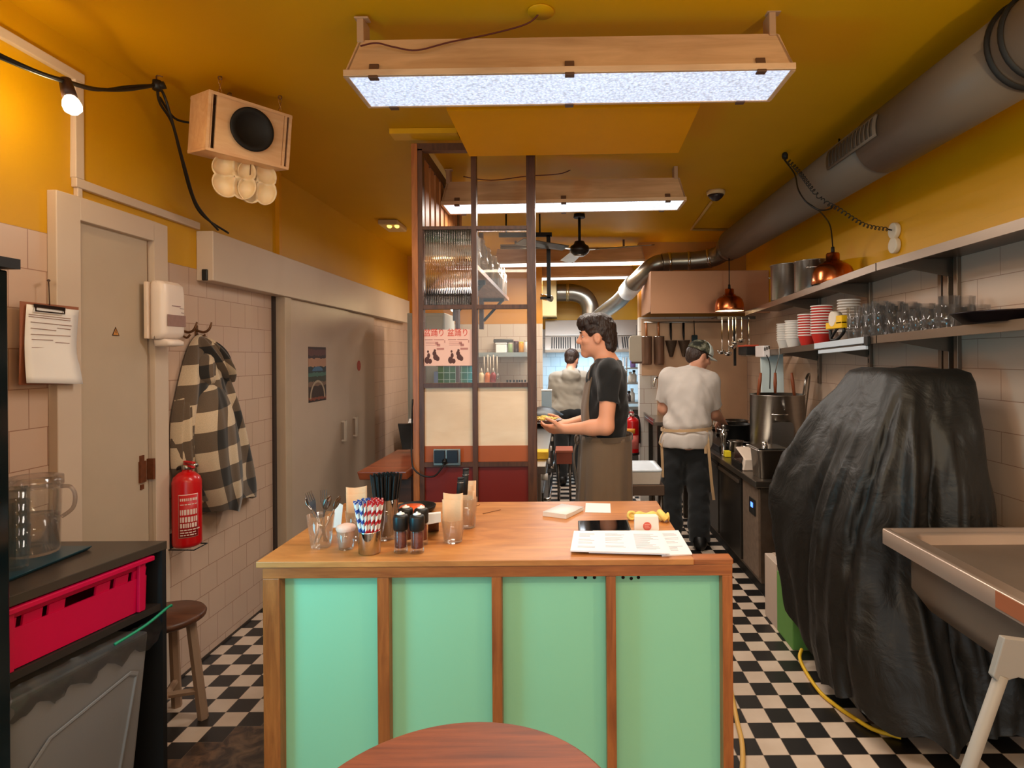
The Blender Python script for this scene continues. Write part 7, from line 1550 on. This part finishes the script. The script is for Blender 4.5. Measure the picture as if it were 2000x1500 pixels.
def head(f, c, R, k=1.0):
    """skull, jaw, nose, lips, ears; R columns = right, forward, up"""
    def L(x, y, z): return c + R @ Vector((x, y, z)) * k
    f.ell(L(0, -.008, .028), (.074 * k, .094 * k, .088 * k), .02, R=R); f.ell(L(0, .030, -.045), (.058 * k, .066 * k, .062 * k), .03, R=R)
    f.cap(L(0, .072, -.092), L(0, .080, -.088), .022 * k, .02 * k, .02); f.cap(L(-.03, .078, .028), L(.03, .078, .028), .014 * k, .014 * k, .02)
    f.cap(L(0, .090, .018), L(0, .112, -.018), .009 * k, .0125 * k, .012); f.cap(L(-.010, .098, -.022), L(.010, .098, -.022), .0085 * k, .0085 * k, .008)
    f.cap(L(-.018, .088, -.048), L(.018, .088, -.048), .0075 * k, .0075 * k, .008); f.cap(L(-.015, .086, -.059), L(.015, .086, -.059), .008 * k, .008 * k, .008)
    for sx in (-1, 1):
        f.ell(L(sx * .040, .066, -.018), (.022 * k, .02 * k, .018 * k), .02, R=R); f.ell(L(sx * .032, .094, .010), (.014 * k, .012 * k, .009 * k), .012, cut=True, R=R)
        f.ell(L(sx * .076, -.004, -.006), (.012 * k, .022 * k, .033 * k), .010, R=R); f.ell(L(sx * .086, .002, -.004), (.006 * k, .011 * k, .018 * k), .006, cut=True, R=R)
def face_bits(par, c, R, k=1.0, brow=(40, 26, 20)):
    Mw = Matrix.Translation(c) @ R.to_4x4() @ Matrix.Diagonal((k, k, k, 1)); M_eye = mat('eye_white', (226, 214, 204), .2, var=0); M_ir = mat('dark_iris', (40, 26, 18), .15, var=0)
    for sx in (-1, 1):
        g = G().ell((sx * .030, .0735, .010), (.0105, .0110, .0085), 14, 10, 0, Mw).ell((sx * .030, .0825, .010), (.0055, .0030, .0055), 12, 8, 1, Mw); g.build('eye', [M_eye, M_ir], par, True)
        G().tube([Mw @ Vector((sx * .014, .094, .030)), Mw @ Vector((sx * .032, .094, .036)), Mw @ Vector((sx * .048, .083, .030))], [.003, .0042, .002], 8).build('eyebrow', mat('brow_hair', brow, .8), par, True)
SKIN = mat('skin', (234, 162, 126), .5, var=.06, vscale=14, sss=.12, bump=.04, bscale=240)
SKIN2 = mat('pale_skin', (208, 150, 122), .5, var=.06, vscale=14, sss=.12)
HAIR = mat('dark_hair', (50, 33, 25), .45, var=.35, vscale=70, bump=.6, bscale=130, stretch=(1, 1, .35))
def cloth_mat(name, c, **k): return mat(name, c, .9, var=.08, vscale=12, bump=.12, bscale=320, sheen=.2, **k)
def Rz(a): return Matrix.Rotation(a, 3, 'Z')
# ---------------------------------------------------------------- waiter in profile (local x = his right, y = forward)
p1_ = T('person', 'person in a black T-shirt and long taupe apron seen in profile, holding a plate', 'person', (.245, 3.50, 0), rz=math.pi / 2 - .08)
hR = Rz(.0) @ Matrix.Rotation(-.06, 3, 'X'); hc_ = Vector((0, .055, 1.622))
f = Field((-.36, -.32, -.02), (.36, .46, 1.80), .0065)
head(f, hc_, hR, 1.02)
f.cap((0, -.02, 1.44), (0, .026, 1.555), .062, .056, .03)
f.ell((0, .0, 1.29), (.165, .110, .21), .06).ell((0, .012, 1.06), (.145, .108, .17), .06).ell((0, -.012, .92), (.158, .125, .13), .06)
f.cap((-.155, -.012, 1.42), (.155, -.012, 1.42), .058, .058, .05)
for sx in (-1, 1):
    f.cap((sx * .09, -.01, .88), (sx * .10, .02, .48), .088, .056, .04).cap((sx * .10, .02, .48), (sx * .10, -.015, .09), .054, .038, .03).ell((sx * .10, -.03, .34), (.05, .055, .10), .03)
    f.cap((sx * .10, -.05, .04), (sx * .115, .15, .03), .042, .034, .03)
armL = [Vector((-.185, -.02, 1.405)), Vector((-.225, .005, 1.125)), Vector((-.165, .235, 1.105))]
armR = [Vector((.185, -.01, 1.405)), Vector((.215, .03, 1.14)), Vector((.12, .25, 1.10))]
for A_ in (armL, armR):
    f.cap(A_[0], A_[1], .052, .042, .035); f.cap(A_[1], A_[1].lerp(A_[2], .35), .041, .042, .03); f.cap(A_[1].lerp(A_[2], .3), A_[2], .042, .027, .02)
hand(f, armL[2], (.30, .95, -.05), (.25, -.05, .95), (-.6, .4, .6), .42, 1.0, .35); hand(f, armR[2], (-.30, .95, -.05), (-.25, -.05, .95), (.6, .4, .6), .42, 1.0, .35)
body = f.mesh('body', SKIN, p1_)
face_bits(p1_, hc_, hR, 1.02)
h_ = Field((-.13, -.14, 1.50), (.13, .20, 1.83), .0055)
def L1_(x, y, z): return hc_ + hR @ Vector((x, y, z)) * 1.02
h_.ell(L1_(0, -.016, .042), (.084, .102, .086), .02).ell(L1_(0, -.068, -.030), (.066, .045, .075), .03).ell(L1_(0, .058, .095), (.072, .052, .040), .03).ell(L1_(-.01, .084, .074), (.05, .022, .026), .02).ell(L1_(0, .0, .105), (.075, .085, .035), .03)
for sx in (-1, 1): h_.cap(L1_(sx * .076, .026, .03), L1_(sx * .077, .028, -.012), .012, .008, .02)
h_.ell(L1_(0, .115, -.02), (.085, .062, .075), .015, cut=True)
for sx in (-1, 1): h_.ell(L1_(sx * .09, .012, -.028), (.034, .034, .052), .012, cut=True)
h_.wrinkle(.005, 60, 3, .45).wrinkle(.004, 130, 9, .3); h_.mesh('hair', HAIR, p1_, 1)
sh = Field((-.33, -.24, .95), (.33, .24, 1.52), .0065)
sh.ell((0, 0, 1.29), (.180, .124, .225), .06).ell((0, .006, 1.08), (.160, .122, .18), .06).cap((-.155, -.014, 1.425), (.155, -.014, 1.425), .064, .064, .05).cap((0, -.02, 1.40), (0, -.012, 1.475), .085, .072, .03)
for A_ in (armL, armR): sh.sleeve(A_[0], A_[0].lerp(A_[1], .54), .070, .070, .04)
sh.plane((0, 0, 1), 1.487); sh.plane((0, 0, -1), -1.0)
sh.wrinkle(.013, 15, 5, .6); sh.mesh('t_shirt', cloth_mat('black_cotton', (26, 24, 23)), p1_)
tr_ = Field((-.24, -.22, .05), (.24, .22, 1.05), .009)
for sx in (-1, 1): tr_.cap((sx * .085, -.01, .9), (sx * .095, .02, .48), .094, .072, .04).cap((sx * .10, .02, .48), (sx * .10, -.01, .07), .074, .062, .03)
tr_.ell((0, -.01, .93), (.164, .124, .13), .05).plane((0, 0, 1), 1.03).plane((0, 0, -1), -.07).wrinkle(.008, 16, 8, .8); tr_.mesh('trousers', cloth_mat('dark_navy_cloth', (28, 28, 34)), p1_)
M_apr = cloth_mat('taupe_apron', (118, 94, 72)); M_apr2 = cloth_mat('taupe_apron_strap', (104, 84, 66))
rings = []; NA = 90
for k in range(26):
    t = k / 25; z = 1.055 - .56 * t; rx = .198 + .014 * t; ryf = .150 + .026 * t; ryb = .160 + .006 * t; ring = []
    for j in range(NA):
        a = math.radians(-70 + 320 * j / (NA - 1))
        fo = 1 + (.010 + .038 * t) * math.sin(a * 9 + 2 * t + 1.5 * math.sin(3 * a)) + .014 * t * math.sin(a * 21)
        ring.append(Vector((rx * fo * math.cos(a), (ryf if math.sin(a) > 0 else ryb) * fo * math.sin(a) + .012, z + .006 * math.sin(a * 3))))
    rings.append(ring)
G().loft(rings, closed=False, caps=False).build('apron_skirt', M_apr, p1_, True, solid=.004)
rings = []
for k in range(16):
    t = k / 15; z = 1.06 + .335 * t; hw = .150 - .045 * t; yb_ = (.138, .137, .137, .138, .140, .141, .141, .140, .138, .135, .132, .128, .124, .119, .114, .108)[k] + .006
    rings.append([Vector((hw * s, yb_ - .055 * s * s * (1 - .35 * t) + .004 * math.sin(7 * s + 3 * t), z)) for s in [-1 + i / 8 for i in range(17)]])
G().loft(rings, closed=False, caps=False).build('apron_bib', M_apr, p1_, True, solid=.005)
g = G()
for sx in (-1, 1): g.strip(spline([Vector((sx * .095, .105, 1.385)), Vector((sx * .088, .085, 1.46)), Vector((sx * .062, .01, 1.497)), Vector((sx * .03, -.075, 1.488))], 6), (1, .2, 0), .024, .004)
g.build('neck_strap', M_apr2, p1_, True)
wb_ = [Vector((.200 * math.cos(a), (.153 if math.sin(a) > 0 else .158) * math.sin(a) + .010, 1.045)) for a in [2 * math.pi * i / 40 for i in range(41)]]
G().strip(wb_, (0, 0, 1), .03, .004).build('waist_tie', M_apr2, p1_, True)
g = G()
for (x0, dx, ln, y0) in ((-.05, .012, .30, .165), (-.02, -.01, .36, .168)):
    pts = [Vector((x0 + dx * math.sin(i * .9), y0 + .018 * math.sin(i * .5) + .006 * i * .5, 1.045 - ln * i / 10)) for i in range(11)]; g.strip(pts, (1, .4, 0), .026, .004)
for sx in (-1, 1): g.torus((-.035 + sx * .028, .17, 1.035), .026, .007, Matrix.Rotation(math.pi / 2, 3, 'X') @ Matrix.Rotation(.5 * sx, 3, 'Y'), 18, 6)
g.build('apron_bow', M_apr2, p1_, True)
for sx in (-1, 1):
    s_ = Field((-.2, -.16, -.01), (.2, .24, .13), .007); s_.cap((sx * .10, -.06, .045), (sx * .115, .16, .038), .052, .044, .03).cap((sx * .10, -.04, .08), (sx * .10, -.03, .10), .05, .05, .03).plane((0, 0, -1), -.002).plane((0, 0, 1), .11); s_.mesh('shoe', M_black, p1_)
pc = Vector((-.115, 3.53, 1.128)); pl = T('plate', 'dark plate of yellow noodles held by the waiter', 'plate', pc); G().lathe([(0, -.004), (.065, -.004), (.098, .012), (.1, .015), (.097, .016), (.064, .002), (0, .002)], n=36, caps=False).build('plate_body', mat('brown_plate', (84, 44, 34), .35), pl, True)
g = G(); rr = random.Random(6)
for i in range(46):
    a, r = rr.uniform(0, 6.28), rr.uniform(0, .055); c = Vector((r * math.cos(a), r * math.sin(a), .012 + .016 * rr.random() * (1 - r / .08))); e = Vector((rr.uniform(-.03, .03), rr.uniform(-.03, .03), rr.uniform(-.006, .01)))
    g.tube([c - e, c + Vector((0, 0, .006)), c + e], .0045, 6)
o = g.build('noodles', mat('yellow_noodles', (240, 206, 110), .5, var=.1), pl, True); o['kind'] = 'stuff'
# ---------------------------------------------------------------- cook in white T-shirt and cap, back view
p2_ = T('person', 'person in a white T-shirt and camouflage cap, back turned, reaching to the hob', 'person', (.945, 4.74, 0), rz=-.18)
hR2 = Rz(-1.1) @ Matrix.Rotation(-.42, 3, 'X') @ Matrix.Rotation(.06, 3, 'Y'); hc2 = Vector((.120, .125, 1.508))
f = Field((-.34, -.24, -.02), (.50, .52, 1.72), .008)
head(f, hc2, hR2, .98); f.cap((.070, .055, 1.36), (.105, .10, 1.45), .062, .056, .03)
f.ell((.045, .02, 1.20), (.175, .112, .21), .06).ell((.015, .0, .98), (.150, .11, .16), .06).ell((0, -.01, .86), (.158, .122, .12), .06).cap((-.105, .04, 1.345), (.20, .05, 1.315), .06, .06, .05)
for sx in (-1, 1):
    f.cap((sx * .09, -.01, .84), (sx * .105, .02, .46), .088, .056, .04).cap((sx * .105, .02, .46), (sx * .11, -.015, .09), .054, .038, .03).cap((sx * .11, -.05, .04), (sx * .13, .15, .03), .042, .034, .03)
a2R = [Vector((.198, .05, 1.29)), Vector((.232, .11, 1.05)), Vector((.305, .28, .975))]; a2L = [Vector((-.135, .05, 1.32)), Vector((-.165, .12, 1.08)), Vector((-.09, .31, 1.01))]
for A_ in (a2R, a2L):
    f.cap(A_[0], A_[1], .052, .043, .035); f.cap(A_[1], A_[1].lerp(A_[2], .35), .043, .043, .03); f.cap(A_[1].lerp(A_[2], .3), A_[2], .042, .028, .02)
hand(f, a2R[2], (.25, .75, -.6), (-.3, -.4, -.7), (-.9, .1, -.1), .6, 1.0); hand(f, a2L[2], (.3, .85, -.3), (.2, -.3, -.9), (.9, .1, .1), .6, 1.0)
f.mesh('body', SKIN2, p2_); face_bits(p2_, hc2, hR2, .98)
def L2_(x, y, z): return hc2 + hR2 @ Vector((x, y, z)) * .98
h_ = Field((-.06, -.02, 1.38), (.28, .30, 1.70), .006); h_.ell(L2_(0, -.014, .012), (.081, .102, .075), .02, R=hR2).ell(L2_(0, -.06, -.035), (.06, .042, .05), .02, R=hR2).ell(L2_(0, .115, -.02), (.1, .07, .1), .012, cut=True, R=hR2)
for sx in (-1, 1): h_.ell(L2_(sx * .09, .012, -.02), (.034, .036, .05), .012, cut=True, R=hR2)
h_.wrinkle(.004, 90, 4, .4); h_.mesh('hair', HAIR, p2_, 1)
cm_ = bpy.data.materials.new('camo_cloth'); cm_.use_nodes = True
def camo():
    nt = cm_.node_tree; N = nt.nodes; L = nt.links; b = N['Principled BSDF']; b.inputs['Roughness'].default_value = .9; tc = N.new('ShaderNodeTexCoord'); no = N.new('ShaderNodeTexNoise'); no.inputs['Scale'].default_value = 22; no.inputs['Detail'].default_value = 2; L.new(tc.outputs['Object'], no.inputs['Vector'])
    r = N.new('ShaderNodeValToRGB'); r.color_ramp.interpolation = 'CONSTANT'; r.color_ramp.elements[0].color = C(36, 38, 30); e = r.color_ramp.elements[1]; e.position = .46; e.color = C(84, 84, 66); e2 = r.color_ramp.elements.new(.58); e2.color = C(128, 128, 110); L.new(no.outputs['Fac'], r.inputs[0]); L.new(r.outputs[0], b.inputs['Base Color'])
camo(); M_capf = cloth_mat('pale_cap_front', (206, 216, 212))
Mc2 = Matrix.Translation(hc2) @ hR2.to_4x4() @ Matrix.Diagonal((.98, .98, .98, 1))
g = G(); rings = []
for i in range(9):
    a = math.pi / 2 * i / 8.3; rings.append([(.090 * math.cos(a) * math.cos(2 * math.pi * j / 36), -.006 + .112 * math.cos(a) * math.sin(2 * math.pi * j / 36), .038 + .096 * math.sin(a)) for j in range(36)])
g.loft(rings, 0, M=Mc2); cap_ = g.build('cap', cm_, p2_, True, solid=.003)
g = G(); rings = []
for i in range(8):
    a = math.pi / 2 * i / 8; rings.append([Mc2 @ Vector((.0925 * math.cos(a) * math.cos(t), -.006 + .1145 * math.cos(a) * math.sin(t), .039 + .098 * math.sin(a))) for t in [math.radians(18 + 144 * j / 16) for j in range(17)]])
g.loft(rings, closed=False, caps=False).build('cap_front', M_capf, cap_, True, solid=.003)
g = G(); rings = []
for k in range(5):
    t = k / 4; rings.append([Mc2 @ Vector(((.085 + .0 * t) * math.cos(a) * (1 - .12 * t), .095 * math.sin(a) + .072 * t * math.sin(a) ** .5, .040 - .012 * t - .018 * math.cos(a) ** 2)) for a in [math.radians(20 + 140 * j / 14) for j in range(15)]])
g.loft(rings, closed=False, caps=False).build('cap_peak', M_capf, cap_, True, solid=.004)
G().ell((0, -.006, .136), (.008, .008, .005), 12, 8, 0, Mc2).build('cap_button', M_capf, cap_, True)
sh = Field((-.34, -.22, .70), (.42, .30, 1.44), .0075)
sh.ell((.0, -.004, .845), (.202, .164, .17), .05).ell((.045, .02, 1.19), (.192, .130, .225), .06).ell((.012, .0, .96), (.178, .132, .22), .06).cap((-.105, .04, 1.348), (.20, .05, 1.318), .070, .070, .06).cap((.06, .04, 1.32), (.070, .056, 1.365), .09, .066, .03)
for A_ in (a2R, a2L): sh.sleeve(A_[0], A_[0].lerp(A_[1], .76), .070, .076, .05)
sh.plane((0, 0, -1), -.795)
x, y, z = sh.grid(); sh.D = sh.D + (.020 * np.exp(-((z - .935 - .05 * x) / .022) ** 2) * np.ones_like(x) * np.ones_like(y)).astype(np.float32)
sh.D = sh.D + (.013 * np.sin(38 * (x + .55 * (z - 1.0)) + 2.0 * np.sin(5 * z)) * np.exp(-((z - 1.0) / .12) ** 2) * np.ones_like(y)).astype(np.float32)
sh.wrinkle(.010, 14, 15, .8); sh.mesh('t_shirt', cloth_mat('white_grey_cotton', (206, 196, 188)), p2_)
tr_ = Field((-.26, -.24, .04), (.26, .24, .92), .009)
for sx in (-1, 1): tr_.cap((sx * .085, -.01, .82), (sx * .105, .02, .46), .098, .088, .04).cap((sx * .105, .02, .46), (sx * .11, -.005, .05), .086, .080, .03)
tr_.ell((0, -.008, .85), (.160, .126, .11), .05).plane((0, 0, 1), .86).plane((0, 0, -1), -.05).wrinkle(.011, 15, 21, 1.0); tr_.mesh('trousers', cloth_mat('black_trouser_cloth', (30, 32, 34)), p2_)
M_str = cloth_mat('beige_apron_string', (196, 160, 118))
wb_ = [Vector((.012 + .198 * math.cos(a), .0 + .162 * math.sin(a), .938 + .045 * math.cos(a) * .2)) for a in [2 * math.pi * i / 44 for i in range(45)]]
G().strip(wb_, (0, 0, 1), .022, .005).build('apron_waist_string', M_str, p2_, True)
G().strip([Vector((.165, -.07, .93)), Vector((.172, -.10, .86)), Vector((.185, -.105, .70)), Vector((.20, -.10, .52)), Vector((.215, -.095, .40))], (1, .3, 0), .022, .004).strip([Vector((.16, -.075, .93)), Vector((.15, -.11, .86)), Vector((.155, -.115, .76))], (1, .3, 0), .02, .004).build('hanging_string', M_str, p2_, True)
G().strip([Vector((-.155, -.05, .94)), Vector((-.185, -.07, .88)), Vector((-.20, -.07, .83)), Vector((-.175, -.08, .80)), Vector((-.165, -.09, .86))], (0, .6, .3), .02, .004).strip([Vector((-.18, -.07, .83)), Vector((-.175, -.08, .70)), Vector((-.172, -.075, .56))], (1, .3, 0), .02, .004).build('side_string', M_str, p2_, True)
rings = []
for k in range(14):
    t = k / 13; z = .93 - .5 * t; rings.append([Vector((.012 + (.178 + .01 * t) * math.cos(a), (.142 + .02 * t) * math.sin(a) + .006 * math.sin(9 * a), z)) for a in [math.radians(12 + 156 * j / 30) for j in range(31)]])
G().loft(rings, closed=False, caps=False).build('apron', M_apr2, p2_, True, solid=.004)
for sx in (-1, 1):
    s_ = Field((-.22, -.16, -.01), (.22, .24, .13), .007); s_.cap((sx * .11, -.06, .045), (sx * .13, .16, .038), .052, .044, .03).cap((sx * .11, -.04, .08), (sx * .11, -.03, .10), .05, .05, .03).plane((0, 0, -1), -.002).plane((0, 0, 1), .11); s_.mesh('shoe', M_black, p2_)
# ---------------------------------------------------------------- cook in grey hoodie at the far end, back view
p3_ = T('person', 'person with dark hair in a grey hoodie and black trousers at the far counter', 'person', (.055, 7.12, 0), rz=.10)
hR3 = Rz(-.5) @ Matrix.Rotation(-.35, 3, 'X'); hc3 = Vector((.045, .13, 1.475))
f = Field((-.30, -.24, -.02), (.34, .46, 1.66), .010); head(f, hc3, hR3, 1.0); f.cap((.01, .04, 1.31), (.035, .10, 1.42), .06, .055, .03)
f.ell((0, .02, 1.14), (.17, .11, .21), .06).ell((0, 0, .90), (.15, .12, .15), .06).cap((-.15, .03, 1.27), (.15, .03, 1.27), .055, .055, .05)
a3 = {1: [Vector((.18, .03, 1.25)), Vector((.215, .08, 1.0)), Vector((.10, .27, .95))], -1: [Vector((-.18, .03, 1.25)), Vector((-.215, .08, 1.0)), Vector((-.10, .27, .95))]}
for sx in (-1, 1):
    f.cap((sx * .09, -.01, .84), (sx * .10, .02, .46), .086, .055, .04).cap((sx * .10, .02, .46), (sx * .10, -.015, .09), .054, .038, .03).cap((sx * .10, -.05, .04), (sx * .11, .15, .03), .042, .034, .03)
    A_ = a3[sx]; f.cap(A_[0], A_[1], .05, .042, .03).cap(A_[1], A_[2], .042, .028, .03); hand(f, A_[2], (-.35 * sx, .85, -.3), (0, -.3, -.9), (-sx, .1, .1), .6)
f.mesh('body', SKIN2, p3_); face_bits(p3_, hc3, hR3, 1.0)
def L3_(x, y, z): return hc3 + hR3 @ Vector((x, y, z))
h_ = Field((-.10, -.02, 1.34), (.19, .30, 1.66), .007); h_.ell(L3_(0, -.016, .045), (.086, .104, .085), .02, R=hR3).ell(L3_(0, -.06, -.02), (.064, .042, .055), .02, R=hR3).ell(L3_(0, .115, -.0), (.1, .07, .085), .012, cut=True, R=hR3)
for sx in (-1, 1): h_.ell(L3_(sx * .09, .012, -.02), (.034, .03, .05), .012, cut=True, R=hR3)
h_.wrinkle(.006, 60, 4, .4); h_.mesh('hair', HAIR, p3_, 1)
bd = Field((-.10, .0, 1.30), (.2, .34, 1.50), .007); bd.ell(L3_(0, .032, -.058), (.063, .070, .055), .02, R=hR3).ell(L3_(0, .10, -.005), (.07, .06, .045), .01, cut=True, R=hR3).wrinkle(.002, 90, 2); bd.mesh('beard', HAIR, p3_, 1)
hd_ = Field((-.34, -.24, .72), (.34, .42, 1.46), .0085)
hd_.ell((0, .02, 1.13), (.198, .138, .23), .06).ell((0, .0, .92), (.185, .145, .16), .06).cap((-.15, .03, 1.275), (.15, .03, 1.275), .068, .068, .05)
for sx in (-1, 1): A_ = a3[sx]; hd_.cap(A_[0], A_[1], .074, .070, .04).cap(A_[1], A_[1].lerp(A_[2], .85), .068, .05, .04)
hd_.ell((.01, -.085, 1.285), (.115, .06, .085), .03).ell((.02, -.02, 1.345), (.10, .09, .045), .03).ell((.025, -.04, 1.375), (.062, .06, .04), .02, cut=True)
hd_.plane((0, 0, -1), -.855); hd_.cap((-.12, -.0, .872), (.12, 0, .872), .125, .125, .03); hd_.plane((0, 0, -1), -.845)
hd_.wrinkle(.010, 13, 31, .8); hd_.mesh('hoodie', cloth_mat('grey_fleece', (156, 148, 136)), p3_)
tr_ = Field((-.24, -.22, .04), (.24, .22, .92), .011)
for sx in (-1, 1): tr_.cap((sx * .085, -.01, .84), (sx * .10, .02, .46), .105, .08, .04).cap((sx * .10, .02, .46), (sx * .10, -.005, .05), .078, .07, .03)
tr_.ell((0, -.008, .87), (.165, .135, .11), .06).plane((0, 0, 1), .90).plane((0, 0, -1), -.05).wrinkle(.008, 15, 41); tr_.mesh('trousers', cloth_mat('black_trouser_cloth', (30, 32, 34)), p3_)
for sx in (-1, 1):
    s_ = Field((-.2, -.16, -.01), (.2, .24, .13), .008); s_.cap((sx * .10, -.06, .045), (sx * .11, .16, .038), .052, .044, .03).cap((sx * .10, -.04, .08), (sx * .10, -.03, .10), .05, .05, .03).plane((0, 0, -1), -.002).plane((0, 0, 1), .11); s_.mesh('shoe', M_black, p3_)
